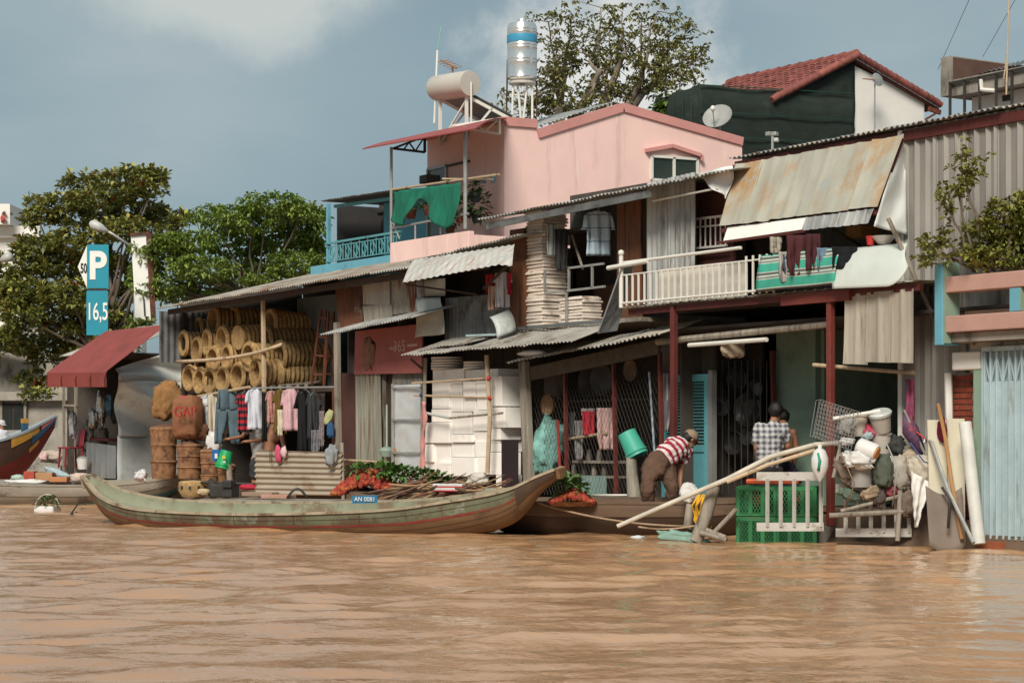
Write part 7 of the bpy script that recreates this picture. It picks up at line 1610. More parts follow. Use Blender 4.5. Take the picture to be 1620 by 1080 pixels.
# kiosk goods
dk = depth(W(150, 700, YK))
foil = M('foil', (.55, .54, .5), .25, .8, .3, 14, bump=.8, bs=25)
for k, (px, py, rx, ry, lab, mt) in enumerate(((115, 672, 6, 20, 'grey patterned cloth hanging at the kiosk door', M('grey pattern', (.26, .26, .27), .7, var=.6, scale=14)), (148, 662, 7, 16, 'left bunch of shiny foil packets hanging in the kiosk', foil), (160, 645, 8, 24, 'right bunch of shiny foil packets hanging in the kiosk', foil), (172, 640, 6, 15, 'pale blue bag hanging in the kiosk', M('sky bag', (.14, .3, .42), .6)), (181, 655, 5, 14, 'black bag hanging at the kiosk wall', iron), (163, 690, 8, 14, 'tan pouch hanging low in the kiosk', M('tan pouch', (.2, .16, .12), .7)), (140, 682, 8, 16, 'grey pouch hanging low left in the kiosk', M('grey pouch', (.2, .19, .18), .5, var=.5, scale=12)), (133, 722, 6, 12, 'silver kettle bag beside the kiosk counter', foil))):
    dsack('hanging_goods', lab, px, py, rx, ry, dk + .3 + .05 * k, mt, 40 + k, .4, 'goods')
ch = T('red_chair', 'dark red plastic chair standing in the kiosk doorway', 'chair', D(112, 738, dk + .4))
rc = M('red chair plastic', (.20, .025, .03), .45, rv=0); cb = D(112, 708, dk + .4)
part(ch, 'seat', rc, ('box', cb, (.4, .4, .04), .3), bevel=.015); part(ch, 'backrest', rc, ('grid', lambda u, v: cb + V((-.2 + .4 * u, .19 + .05 * v - .04 * math.sin(u * 3.14), .02 + .38 * v)), 8, 6, .02), smooth=True)
for a in (-.17, .17):
    for b in (-.17, .17): part(ch, 'leg', rc, ('bar', cb + V((a, b, 0)), cb + V((a * 1.15, b * 1.15, -.42)), .035))
ct = T('kiosk_pot', 'white pot standing on the kiosk floor beside the counter', 'pot', D(131, 742, dk)); part(ct, 'pot_body', wpl, ('lathe', [(.1, 0), (.13, .22), (.12, .22)], 16, D(131, 742, dk)), smooth='auto'); part(ct, 'pot_lid', steel, ('lathe', [(.13, .22), (.1, .26), (.02, .28)], 16, D(131, 742, dk)), smooth='auto')
tag(part(None, 'red_counter', dark_red, ('bar', W(137, 692, YK + .2), W(178, 696, YK + .2), .2, .05)), 'dark red shelf board behind the kiosk counter', 'shelf')

# ================================================================== PEOPLE
def body_part(name, mat, parent, capsules, vox=.014, sm=6, mirror=None):
    """union of tapered capsules / ellipsoids turned into one continuous skin"""
    m = MB()
    for c in capsules:
        if c[0] == 'e':
            _, p, r, Rm = c; m.blob(p, r, 0, 0, 16, 12, 1, Rm)
        else:
            p, q, r0, r1 = c
            p, q = V(p), V(q); d = q - p; n = 6; pts, rs = [], []
            L_ = max(d.length, 1e-4); d = d / L_
            pts.append(p - d * r0 * .95); rs.append(r0 * .25); pts.append(p - d * r0 * .6); rs.append(r0 * .8)
            for i in range(n + 1): pts.append(p + d * (L_ * i / n)); rs.append(r0 + (r1 - r0) * i / n)
            pts.append(q + d * r1 * .6); rs.append(r1 * .8); pts.append(q + d * r1 * .95); rs.append(r1 * .25)
            m.tube(pts, rs, 14)
    o = m.build(name, mat, parent, True)
    rm = o.modifiers.new('remesh', 'REMESH'); rm.mode = 'VOXEL'; rm.voxel_size = vox; rm.use_smooth_shade = True
    s_ = o.modifiers.new('smooth', 'SMOOTH'); s_.factor = .5; s_.iterations = sm
    if name != 'body':
        tx = bpy.data.textures.get('wrinkle') or bpy.data.textures.new('wrinkle', 'CLOUDS'); tx.noise_scale = .085; tx.noise_depth = 3
        dp_ = o.modifiers.new('wrinkles', 'DISPLACE'); dp_.texture = tx; dp_.strength = .055; dp_.mid_level = .5
    return o
FR = Matrix((RGT, FWD, V((0, 0, 1)))).transposed()          # picture-right, away, up
def hand(p, d, up, s=1.0):
    d, up = V(d).normalized(), V(up); sd_ = d.cross(up).normalized(); up = sd_.cross(d).normalized()
    caps = [(p, p + d * .055 * s, .024 * s, .028 * s), (p + sd_ * .012 * s, p + d * .07 * s + sd_ * .018 * s, .018 * s, .018 * s), (p - sd_ * .012 * s, p + d * .07 * s - sd_ * .018 * s, .018 * s, .018 * s)]
    for k, L_ in enumerate((.062, .075, .07, .052)):
        b = p + d * .075 * s + sd_ * ((k - 1.5) * .021 * s); mid = b + d * L_ * .55 * s - up * .006 * s; e_ = mid + d * L_ * .42 * s - up * .028 * s
        caps += [(b, mid, .0105 * s, .0095 * s), (mid, e_, .0095 * s, .008 * s)]
    b = p + d * .02 * s + sd_ * .03 * s; caps += [(b, b + d * .035 * s + sd_ * .03 * s, .012 * s, .011 * s), (b + d * .035 * s + sd_ * .03 * s, b + d * .065 * s + sd_ * .035 * s - up * .01, .011 * s, .009 * s)]
    return caps
def head(c, face, tilt=0.0, s=1.0):
    """ellipsoid skull, jaw, nose, ears; face = direction the person looks"""
    f = V(face).normalized(); r = f.cross(V((0, 0, 1))).normalized(); u = r.cross(f)
    Rm = Matrix((r, f, u)).transposed()
    c = V(c)
    cp = [('e', c + u * .02 * s, (.075 * s, .095 * s, .10 * s), Rm), ('e', c + f * .03 * s - u * .055 * s, (.055 * s, .06 * s, .065 * s), Rm), (c + f * .095 * s + u * .01 * s, c + f * .108 * s - u * .018 * s, .010 * s, .016 * s)]
    for sg in (-1, 1): cp.append(('e', c + r * sg * .078 * s - f * .0 * s, (.012 * s, .022 * s, .032 * s), Rm))
    return cp, f, r, u
def face_bits(t, c, f, r, u, s=1.0):
    for sg in (-1, 1):
        part(t, 'eye', hair_m, ('blob', V(c) + f * .092 * s + r * (sg * .03 * s) + u * .015 * s, (.012, .008, .008), 0, 0, 8, 6), smooth=True)
        part(t, 'eyebrow', hair_m, ('tube', [V(c) + f * .09 * s + r * (sg * .018 * s) + u * .035 * s, V(c) + f * .085 * s + r * (sg * .045 * s) + u * .036 * s], .005, 5))
    part(t, 'mouth', M('lips', (.2, .06, .045), .6), ('tube', [V(c) + f * .088 * s - r * .024 * s - u * .058 * s, V(c) + f * .096 * s - u * .06 * s, V(c) + f * .088 * s + r * .024 * s - u * .058 * s], .006, 5))
def cap_lathe(t, c, f, r, u, mat, s=1.0):
    Rm = Matrix((r, f, u)).transposed()
    part(t, 'cap', mat, ('lathe', [(.098 * s, .02), (.102 * s, .05), (.09 * s, .10), (.055 * s, .128), (.01, .136)], 18, c, Rm), ('grid', lambda a, b: V(c) + Rm @ V(((a - .5) * .17 * s, .085 * s + (.085 * s) * b * math.cos((a - .5) * 2.2), .03 - .012 * b - .02 * abs(a - .5))), 10, 4, .006), smooth='auto')
# --- man bending over in the rowboat: striped shirt, cap
dm = 27.9
def J(px, py, dd=0.0): return D(px, py, dm + dd)
pm = T('person', 'person in a red and white striped shirt and tan cap bending over in the rowboat', 'person', D(1045, 833, dm))
hipL, hipR = J(1031, 737, -.02), J(1053, 738, .1)
kneeL, kneeR = J(1024, 776, -.22), J(1064, 772, -.1)
ftL, ftR = J(1030, 832, .02), J(1058, 832, .1)
pelv = J(1042, 731, .02); chest = J(1070, 708, .2); neck = J(1083, 703, .26); hc = J(1091, 695, .3)
shL, shR = J(1062, 704, .05), J(1086, 714, .30)
elR, haR = J(1077, 742, .26), J(1076, 769, .2)
elL, haL = J(1070, 738, .35), J(1082, 770, .36)
face_d = (RGT * .75 + FWD * .35 + V((0, 0, -.45)))
hcaps, f_, r_, u_ = head(hc, face_d)
body_part('body', skin_m, pm, hcaps + [(neck, hc, .055, .055), (pelv, chest, .13, .14), (chest, neck, .10, .06), (shL, chest, .06, .1), (shR, chest, .06, .1), (hipL, kneeL, .085, .06), (kneeL, ftL, .058, .038), (hipR, kneeR, .085, .06), (kneeR, ftR, .058, .038),
    (ftL, ftL + RGT * .12 + FWD * .1, .04, .03), (ftR, ftR + RGT * .14 + FWD * .1, .04, .03), (shR, elR, .05, .04), (elR, haR, .038, .028), (shL, elL, .05, .04), (elL, haL, .038, .028)] + hand(haR, (haR - elR), FWD) + hand(haL, (haL - elL), FWD), .011, 4)
face_bits(pm, hc, f_, r_, u_)
tors = (chest - pelv).normalized()
st_m = stripes('red white shirt', tors, 11.0, [(.48, (.30, .02, .045)), (1, (.58, .52, .50))])
waist = pelv.lerp(chest, .18)
body_part('shirt', st_m, pm, [(waist, chest, .155, .165), (chest, neck.lerp(chest, .3), .15, .085), (shL, chest, .08, .13), (shR, chest, .082, .13), (shR, shR.lerp(elR, .52), .075, .066), (shL, shL.lerp(elL, .52), .075, .066)], .013, 5)
trou = cloth('brown trousers', (.105, .062, .042), .25)
body_part('trousers', trou, pm, [(pelv, waist, .165, .15), (J(1040, 742, -.02), pelv, .15, .15), (hipL, kneeL, .125, .092), (kneeL, kneeL.lerp(ftL, .72), .09, .078), (hipR, kneeR, .125, .092), (kneeR, kneeR.lerp(ftR, .66), .09, .078)], .014, 5)
cap_lathe(pm, hc, f_, r_, u_, cloth('tan cap', (.23, .17, .12)))
part(pm, 'hair', hair_m, ('blob', hc - f_ * .03 + u_ * .01, (.086, .086, .085), 2, .08, 16, 10), smooth=True)
sack('white sack the bending man is lifting in the rowboat', 1090, 779, -1.3, 14, 14, M('white lift sack', (.50, .49, .47), .7), 91, .4, amp=.3)
# --- person in the plaid shirt, seen from behind
dq = 27.75
def Q(px, py, dd=0.0): return D(px, py, dq + dd)
pq = T('person', 'person in a blue-grey plaid shirt with black hair, back turned, beyond the green crates', 'person', Q(1218, 805))
hq = Q(1228, 652, .03); nq = Q(1224, 668, .02); cq = Q(1219, 690, .0); pe = Q(1216, 738, .0)
sl_, sr_ = Q(1201, 677, .0), Q(1239, 677, .02); el_, er_ = Q(1197, 708, .02), Q(1246, 706, .04); hl_, hr_ = Q(1200, 738, .15), Q(1238, 724, .25)
hcaps, f_, r_, u_ = head(hq, (RGT * .45 + FWD * .9 + V((0, 0, -.15))), 0, .98)
body_part('body', skin_m, pq, hcaps + [(nq, hq, .055, .055), (pe, cq, .13, .15), (cq, nq, .12, .06), (sl_, cq, .06, .12), (sr_, cq, .06, .12), (sl_, el_, .052, .042), (el_, hl_, .04, .03), (sr_, er_, .052, .042), (er_, hr_, .04, .03), (Q(1208, 742), Q(1206, 770, -.05), .09, .07), (Q(1206, 770, -.05), Q(1206, 803), .06, .04), (Q(1226, 742), Q(1230, 770, -.05), .09, .07), (Q(1230, 770, -.05), Q(1228, 803), .06, .04), (Q(1206, 803), Q(1206, 804, .16), .04, .03), (Q(1228, 803), Q(1228, 804, .16), .04, .03)] + hand(hl_, (hl_ - el_), RGT) + hand(hr_, (hr_ - er_), RGT), .012, 4)
face_bits(pq, hq, f_, r_, u_)
def plaid(name):
    m = bpy.data.materials.new(name); m.use_nodes = True; N = m.node_tree.nodes; L = m.node_tree.links
    t_ = N.new('ShaderNodeTexCoord'); out = None
    for ax, fr_ in ((RGT, 22), (V((0, 0, 1)), 22)):
        dt_ = N.new('ShaderNodeVectorMath'); dt_.operation = 'DOT_PRODUCT'; dt_.inputs[1].default_value = ax * fr_; L.new(t_.outputs['Object'], dt_.inputs[0])
        sn = N.new('ShaderNodeMath'); sn.operation = 'SINE'; mu = N.new('ShaderNodeMath'); mu.operation = 'MULTIPLY'; mu.inputs[1].default_value = 6.283 / 1.6; L.new(dt_.outputs['Value'], mu.inputs[0]); L.new(mu.outputs[0], sn.inputs[0])
        if out is None: out = sn.outputs[0]
        else:
            ad_ = N.new('ShaderNodeMath'); ad_.operation = 'ADD'; L.new(out, ad_.inputs[0]); L.new(sn.outputs[0], ad_.inputs[1]); out = ad_.outputs[0]
    rp = N.new('ShaderNodeValToRGB'); mr = N.new('ShaderNodeMapRange'); mr.inputs[1].default_value = -1.6; mr.inputs[2].default_value = 1.6; L.new(out, mr.inputs[0]); L.new(mr.outputs[0], rp.inputs[0])
    rp.color_ramp.elements[0].color = (.06, .065, .095, 1); rp.color_ramp.elements[1].color = (.50, .49, .48, 1)
    L.new(rp.outputs[0], N['Principled BSDF'].inputs['Base Color']); N['Principled BSDF'].inputs['Roughness'].default_value = .9
    return m
body_part('shirt', plaid('plaid shirt'), pq, [(Q(1216, 732), cq, .165, .18), (cq, nq.lerp(cq, .25), .16, .08), (sl_, cq, .085, .15), (sr_, cq, .085, .15), (sl_, sl_.lerp(el_, .6), .075, .07), (sr_, sr_.lerp(er_, .6), .075, .07)], .014, 5)
body_part('trousers', cloth('dark trousers', (.03, .028, .028)), pq, [(pe, Q(1216, 744), .15, .15), (Q(1208, 744), Q(1206, 770, -.05), .11, .09), (Q(1206, 770, -.05), Q(1206, 798), .085, .075), (Q(1226, 744), Q(1230, 770, -.05), .11, .09), (Q(1230, 770, -.05), Q(1228, 798), .085, .075)], .015, 5)
part(pq, 'hair', hair_m, ('blob', hq - f_ * .018 + u_ * .035, (.098, .10, .105), 4, .12, 18, 12, 3, Matrix((r_, f_, u_)).transposed()), smooth=True)
# --- bare-shouldered person beside him
def R_(px, py, dd=0.0): return D(px, py, 28.35 + dd)
pr2 = T('person', 'bare-shouldered person half hidden beside the plaid shirt', 'person', R_(1246, 800))
hh_ = R_(1238, 662, .1); hcaps, f_, r_, u_ = head(hh_, (RGT * -.4 + FWD * .7 + V((0, 0, -.3))), 0, .92)
body_part('body', skin_m, pr2, hcaps + [(R_(1240, 676), hh_, .05, .05), (R_(1240, 735), R_(1240, 692), .12, .135), (R_(1240, 692), R_(1240, 676), .11, .055), (R_(1254, 684), R_(1240, 692), .055, .1), (R_(1226, 684), R_(1240, 692), .055, .1), (R_(1254, 684), R_(1260, 710), .048, .04), (R_(1260, 710), R_(1256, 734, .1), .038, .028), (R_(1226, 684), R_(1222, 712), .048, .04), (R_(1222, 712), R_(1228, 734, .1), .038, .028)] + hand(R_(1256, 734, .1), (-.1, 0, -1), RGT) + hand(R_(1228, 734, .1), (.1, 0, -1), RGT), .012, 4)
face_bits(pr2, hh_, f_, r_, u_, .92)
body_part('shorts', cloth('navy shorts', (.03, .03, .045)), pr2, [(R_(1240, 738), R_(1240, 745), .15, .15), (R_(1232, 745), R_(1230, 775, -.1), .1, .09), (R_(1250, 745), R_(1252, 775, -.1), .1, .09)], .016, 5)
part(pr2, 'hair', hair_m, ('blob', hh_ - f_ * .018 + u_ * .035, (.092, .095, .098), 5, .12, 18, 12, 3), smooth=True)
# --- standing person behind the jeans, and the seated bare back behind the fence
dl = depth(W(400, 700, -.15))
def G(px, py, dd=0.0): return D(px, py, dl + dd)
pl_ = T('person', 'person in a grey-white T-shirt and dark shorts standing behind the hanging jeans', 'person', G(408, 776))
hg = G(402, 643); hcaps, f_, r_, u_ = head(hg, (RGT * -.5 - FWD * .8), 0, .95)
body_part('body', skin_m, pl_, hcaps + [(G(405, 655), hg, .05, .05), (G(412, 715), G(408, 678), .12, .14), (G(408, 678), G(405, 655), .11, .055), (G(424, 668), G(408, 678), .055, .1), (G(396, 668), G(408, 678), .055, .1), (G(424, 668), G(420, 695, -.1), .048, .04), (G(420, 695, -.1), G(390, 698, -.3), .04, .03), (G(396, 668), G(384, 690, -.1), .048, .04), (G(384, 690, -.1), G(362, 694, -.3), .038, .03), (G(404, 725), G(402, 750), .085, .06), (G(402, 750), G(402, 776), .055, .04), (G(420, 725), G(422, 750), .085, .06), (G(422, 750), G(420, 776), .055, .04), (G(402, 776), G(398, 776, -.12), .04, .03), (G(420, 776), G(418, 776, -.12), .04, .03)] + hand(G(362, 694, -.3), (-1, -.2, 0), (0, 0, 1)) + hand(G(390, 698, -.3), (-1, -.2, 0), (0, 0, 1)), .012, 4)
face_bits(pl_, hg, f_, r_, u_, .95)
part(pl_, 'hair', hair_m, ('blob', hg - f_ * .018 + u_ * .035, (.095, .098, .10), 6, .12, 18, 12, 3), smooth=True)
body_part('shirt', cloth('grey white tee', (.36, .36, .36)), pl_, [(G(413, 722), G(408, 680), .16, .17), (G(408, 680), G(406, 662), .15, .075), (G(424, 668), G(408, 678), .08, .13), (G(396, 668), G(408, 678), .08, .13), (G(424, 668), G(421, 685, -.06), .075, .07), (G(396, 668), G(389, 682, -.06), .075, .07)], .014, 5)
body_part('shorts', cloth('dark shorts', (.035, .037, .043)), pl_, [(G(412, 726), G(412, 732), .155, .15), (G(404, 732), G(403, 752), .11, .1), (G(420, 732), G(421, 752), .11, .1)], .016, 5)
ps = T('person', 'bare-backed person sitting behind the tin fence under the laundry', 'person', W(430, 735, .0))
hs = W(432, 665, .05); hcaps, f_, r_, u_ = head(hs, (FWD * .9 + RGT * .2), 0, .95)
body_part('body', skin_m, ps, hcaps + [(W(432, 676, 0), hs, .05, .05), (W(430, 730, 0), W(430, 695, 0), .14, .155), (W(430, 695, 0), W(431, 676, 0), .13, .06), (W(414, 688, 0), W(430, 695, 0), .06, .11), (W(446, 688, 0), W(430, 695, 0), .06, .11), (W(414, 688, 0), W(410, 712, 0), .05, .042), (W(410, 712, 0), W(416, 728, .1), .04, .03), (W(446, 688, 0), W(450, 712, 0), .05, .042), (W(450, 712, 0), W(444, 728, .1), .04, .03)] + hand(W(416, 728, .1), (.2, .6, -.3), (0, 0, 1)) + hand(W(444, 728, .1), (-.2, .6, -.3), (0, 0, 1)), .012, 4)
face_bits(ps, hs, f_, r_, u_, .95)
part(ps, 'hair', hair_m, ('blob', hs - f_ * .018 + u_ * .035, (.095, .098, .10), 7, .12, 18, 12, 3), smooth=True)
body_part('shorts', cloth('brown shorts', (.06, .04, .03)), ps, [(W(430, 735, 0), W(430, 742, 0), .16, .16), (W(424, 742, 0), W(420, 742, .35), .1, .08), (W(438, 742, 0), W(440, 742, .35), .1, .08)], .016, 5)
# stool under the seated person
tag(part(None, 'low_stool', wood_dark, ('box', W(430, 752, .05), (.4, .4, .1)), ('box', W(430, 765, .05), (.3, .3, .2))), 'low dark stool behind the tin fence', 'stool')
# --- person on the painted boat at the left edge
def H_(px, py, dd=0.0): return D(px, py, dP + .2 + dd)
pk = T('person', 'person in white shirt and white cap sitting in the painted boat at the left edge', 'person', H_(3, 712))
hk_ = H_(2, 673); hcaps, f_, r_, u_ = head(hk_, (RGT * .8 - FWD * .5))
body_part('body', skin_m, pk, hcaps + [(H_(2, 680), hk_, .05, .05), (H_(2, 708), H_(2, 690), .13, .15), (H_(9, 686), H_(11, 698), .05, .04), (H_(11, 698), H_(8, 706, -.2), .04, .03), (H_(-5, 686), H_(-8, 698), .05, .04), (H_(-8, 698), H_(-4, 706, -.2), .04, .03)] + hand(H_(8, 706, -.2), (-.3, -.3, -.3), (0, 0, 1)) + hand(H_(-4, 706, -.2), (.3, -.3, -.3), (0, 0, 1)), .014, 3)
face_bits(pk, hk_, f_, r_, u_)
body_part('shirt', cloth('white shirt3', (.55, .56, .58)), pk, [(H_(2, 708), H_(2, 690), .17, .18), (H_(2, 690), H_(2, 683), .15, .08), (H_(9, 686), H_(10.5, 695), .08, .07), (H_(-5, 686), H_(-7, 695), .08, .07)], .016, 4)
cap_lathe(pk, hk_, f_, r_, u_, cloth('white cap', (.5, .5, .5)))

# ================================================================== TREES
def leaf_mesh(name, mat, parent, pts, size, k, seed, droop=.35, width=.3, flat=.0):
    """rosettes of k leaves at each point: numpy arrays, four corners per leaf folded on the midrib"""
    rs = np.random.RandomState(seed); P_ = np.array([tuple(p) for p in pts]); n = len(P_)
    P_ = np.repeat(P_, k, 0); N_ = n * k
    d = rs.normal(0, 1, (N_, 3)); d[:, 2] = d[:, 2] * .5 + .35; d /= np.linalg.norm(d, axis=1)[:, None]
    L_ = size * rs.uniform(.6, 1.25, N_)[:, None]
    sd_ = np.cross(d, np.array([0, 0, 1.0]) + rs.normal(0, .25, (N_, 3))); sd_ /= np.linalg.norm(sd_, axis=1)[:, None] + 1e-6
    up = np.cross(sd_, d)
    b = P_ + d * L_ * .12; mid = P_ + d * L_ * .62; tip = P_ + d * L_ - np.array([0, 0, 1]) * L_ * droop
    v = np.stack([b, mid + sd_ * L_ * width + up * L_ * .06, tip, mid - sd_ * L_ * width + up * L_ * .06], 1).reshape(-1, 3)
    idx = np.arange(N_)[:, None] * 4
    f = np.concatenate([idx + [0, 1, 2], idx + [0, 2, 3]], 1).reshape(-1, 3)
    org = np.array(tuple(ORG[parent.name])); v = v - org
    me = bpy.data.meshes.new(name); me.vertices.add(len(v)); me.vertices.foreach_set('co', v.ravel())
    me.loops.add(f.size); me.loops.foreach_set('vertex_index', f.ravel().astype(np.int32))
    me.polygons.add(len(f)); me.polygons.foreach_set('loop_start', np.arange(0, f.size, 3)); me.polygons.foreach_set('loop_total', np.full(len(f), 3))
    me.update(); me.validate(); me.materials.append(mat)
    o = bpy.data.objects.new(name, me); col.objects.link(o); o.parent = parent; ORG[o.name] = ORG[parent.name]; o['kind'] = 'stuff'
    return o
def leaf_mat(name, c, c2, sc=3.0):
    m = bpy.data.materials.new(name); m.use_nodes = True; N = m.node_tree.nodes; L = m.node_tree.links
    t_ = N.new('ShaderNodeTexCoord'); n_ = N.new('ShaderNodeTexNoise'); n_.inputs['Scale'].default_value = sc; n_.inputs['Detail'].default_value = 8; n_.inputs['Roughness'].default_value = .75; L.new(t_.outputs['Object'], n_.inputs['Vector'])
    rp = N.new('ShaderNodeValToRGB'); rp.color_ramp.elements[0].position = .35; rp.color_ramp.elements[1].position = .65; rp.color_ramp.elements[0].color = (*c, 1); rp.color_ramp.elements[1].color = (*c2, 1); L.new(n_.outputs[0], rp.inputs[0])
    b = N['Principled BSDF']; L.new(rp.outputs[0], b.inputs['Base Color']); b.inputs['Roughness'].default_value = .5; b.inputs['Specular IOR Level'].default_value = .3
    tr_ = N.new('ShaderNodeBsdfTranslucent'); L.new(rp.outputs[0], tr_.inputs[0]); mx = N.new('ShaderNodeMixShader'); mx.inputs[0].default_value = .22
    L.new(b.outputs[0], mx.inputs[1]); L.new(tr_.outputs[0], mx.inputs[2]); L.new(mx.outputs[0], N['Material Output'].inputs[0])
    return m
bark = M('bark', (.13, .10, .075), .9, var=.35, scale=4, st=(2, 2, .6), bump=.4, bs=12, rv=0)
bark_l = M('pale bark', (.20, .165, .13), .9, var=.3, scale=4, st=(2, 2, .6), bump=.4, bs=12, rv=0)
def pads_points(pads, dep, dspan, dens, seed, shell=.55):
    rr_ = random.Random(seed); out = []; cen = []
    for (px, py, rx, ry) in pads:
        dd = rr_.uniform(-dspan, dspan); s_ = FPX / (dep + dd); c = D(px, py, dep + dd); cen.append(c)
        n = int(dens * rx * ry / 100)
        for _ in range(n):
            while True:
                a, b, d = rr_.uniform(-1, 1), rr_.uniform(-1, 1), rr_.uniform(-1, 1); q = a * a + b * b + d * d
                if shell * rr_.random() < q < 1: break
            out.append(c + RGT * (a * rx / s_) + FWD * (d * rx / s_ * .8) + V((0, 0, b * ry / s_)))
    return out, cen
def limb(m, a, b, r0, r1, seed, wob=.12, n=7):
    L_ = (b - a).length; pts = []
    for i in range(n + 1):
        t = i / n; p = a.lerp(b, t) + V((mnoise.noise(V((t * 2.3, seed, 0))), mnoise.noise(V((t * 2.3, seed, 5))), mnoise.noise(V((t * 2.3, seed, 9))) * .6)) * (wob * L_ * math.sin(t * 3.14)); pts.append(p)
    m.tube(pts, [r0 + (r1 - r0) * i / n for i in range(n + 1)], 7); return pts
# almond tree at the left
dA = 66
almond = T('almond_tree', 'large spreading almond tree with dark leaves and a few red ones at the left', 'tree', D(140, 740, dA))
m = MB(); tp_ = D(150, 560, dA); limb(m, D(140, 745, dA), tp_, .34, .24, 3, .05)
padsA = [(205, 283, 62, 16), (125, 290, 36, 12), (240, 300, 28, 14), (165, 312, 60, 20), (95, 325, 55, 18), (215, 335, 50, 20), (60, 345, 30, 16), (130, 348, 60, 18), (260, 345, 38, 15), (200, 365, 50, 20), (255, 372, 36, 14), (60, 390, 42, 20), (120, 385, 55, 20), (30, 425, 45, 26), (95, 420, 50, 24), (160, 420, 50, 22), (50, 465, 50, 24), (110, 470, 50, 26), (180, 465, 45, 24), (225, 430, 30, 20), (40, 505, 45, 24), (110, 520, 55, 26), (190, 515, 45, 22), (70, 555, 45, 24), (140, 560, 50, 24), (60, 600, 35, 14), (60, 625, 30, 8), (180, 550, 40, 20), (110, 600, 30, 14), (285, 350, 22, 10), (245, 278, 24, 10), (20, 470, 36, 26), (20, 540, 36, 26), (150, 500, 50, 24)]
ptsA, cenA = pads_points(padsA, dA, 1.2, 10.0, 11)
for i, c in enumerate(cenA):
    if padsA[i][1] < 540 or i % 2: 
        k = limb(m, tp_ if padsA[i][1] < 520 else D(145, 620, dA), c, .075, .02, i, .15)
m.build('trunk', bark, almond, True)
lmA = leaf_mat('almond leaves', (.11, .13, .034), (.27, .27, .075), 1.2)
leaf_mesh('crown', lmA, almond, ptsA, .215, 10, 1, .2, .24)
rr_ = random.Random(5)
leaf_mesh('red_leaves', M('red leaf', (.38, .06, .03), .6, var=.3), almond, [p for p in ptsA if rr_.random() < .014], .24, 5, 2, .4, .24)
leaf_mesh('yellow_leaves', M('sunlit yellow leaf', (.34, .33, .075), .6, var=.3), almond, [p + V((0, 0, .1)) for p in ptsA if rr_.random() < .3], .22, 6, 3, .0, .24)  # yellower leaves raised on the rosettes, sunlit tops put into the colour
# brighter green tree in front of it
dB = 60
bright = T('leafy_tree', 'bright green leafy tree rising behind the basket loft roof', 'tree', D(400, 700, dB))
padsB = [(430, 325, 60, 20), (350, 345, 55, 20), (470, 345, 50, 22), (400, 350, 60, 22), (300, 385, 55, 20), (370, 385, 60, 24), (450, 385, 60, 26), (495, 380, 26, 30), (260, 405, 45, 20), (320, 425, 55, 22), (400, 425, 60, 24), (470, 420, 50, 24), (235, 425, 30, 14), (270, 450, 40, 16), (340, 455, 55, 16), (430, 445, 50, 14), (225, 395, 22, 10), (215, 445, 14, 8), (240, 460, 30, 14), (290, 470, 40, 12), (360, 470, 40, 10), (500, 410, 18, 30), (480, 335, 30, 14), (270, 385, 34, 14)]
ptsB, cenB = pads_points(padsB, dB, 1.0, 12.0, 21)
m = MB(); tb2 = D(400, 480, dB); limb(m, D(400, 700, dB), tb2, .25, .18, 8, .05)
for i, c in enumerate(cenB): limb(m, tb2, c, .05, .015, 40 + i, .15)
m.build('trunk', bark, bright, True)
leaf_mesh('crown', leaf_mat('fresh leaves', (.13, .20, .036), (.30, .385, .095), 1.4), bright, ptsB, .19, 9, 7, .3, .19)
# airy tree behind the pink house
dT = 52
airy = T('airy_tree', 'tall airy tree with bare crooked limbs behind the pink house', 'tree', D(960, 700, dT))
m = MB()
tips = [(868, 35), (905, 22), (950, 12), (985, 20), (1015, 30), (1040, 18), (1060, 50), (1090, 45), (1098, 85), (1108, 92), (880, 70), (920, 60), (965, 50), (1000, 70), (1045, 75), (870, 110), (905, 105), (945, 95), (985, 105), (1020, 105), (1055, 125), (1090, 120), (865, 150), (900, 150), (935, 140), (980, 140), (1010, 140), (860, 180), (890, 180), (930, 170), (985, 155), (800, 182), (1045, 138), (820, 165)]
hubs = [((915, 185), (950, 110)), ((945, 190), (985, 90)), ((990, 185), (1020, 100)), ((885, 190), (890, 110)), ((1000, 170), (1050, 110))]
lp_ = []
for i, (a, b) in enumerate(hubs):
    limb(m, D(960 + (a[0] - 960) * .3, 320, dT), D(*a, dT), .2, .13, i, .1); limb(m, D(*a, dT), D(*b, dT + (i - 2) * .4), .12, .06, i + 9, .15)
rr_ = random.Random(31)
for i, t_ in enumerate(tips):
    hb = min(hubs, key=lambda h: (h[1][0] - t_[0]) ** 2 + .6 * (h[1][1] - t_[1]) ** 2); hi_ = hubs.index(hb)
    e_ = D(*t_, dT + rr_.uniform(-1, 1)); st0 = D(*hb[0], dT).lerp(D(*hb[1], dT + (hi_ - 2) * .4), rr_.uniform(.25, 1)); pp = limb(m, st0, e_, .05, .012, i + 30, .22)
    for q in pp[3:]:
        for _ in range(2):
            sub = q + V((rr_.gauss(0, .22), rr_.gauss(0, .22), rr_.gauss(.02, .18))); m.tube([q, sub], [.012, .006], 4); lp_ += [sub + V((rr_.gauss(0, .09), rr_.gauss(0, .09), rr_.gauss(0, .08))) for _ in range(3)]
    lp_ += [e_ + V((rr_.gauss(0, .22), rr_.gauss(0, .22), rr_.gauss(0, .15))) for _ in range(9)]
m.build('trunk', bark_l, airy, True)
leaf_mesh('crown', leaf_mat('olive leaves', (.17, .18, .06), (.33, .32, .125), 2), airy, lp_, .115, 9, 17, .45, .22)
hs_ = T('back_shrub', 'low light green shrub peeping between pink gable and green net', 'shrub', D(1045, 200, 45))
m = MB(); limb(m, D(1045, 215, 45), D(1047, 170, 45), .03, .015, 3); m.build('stem', bark, hs_, True)
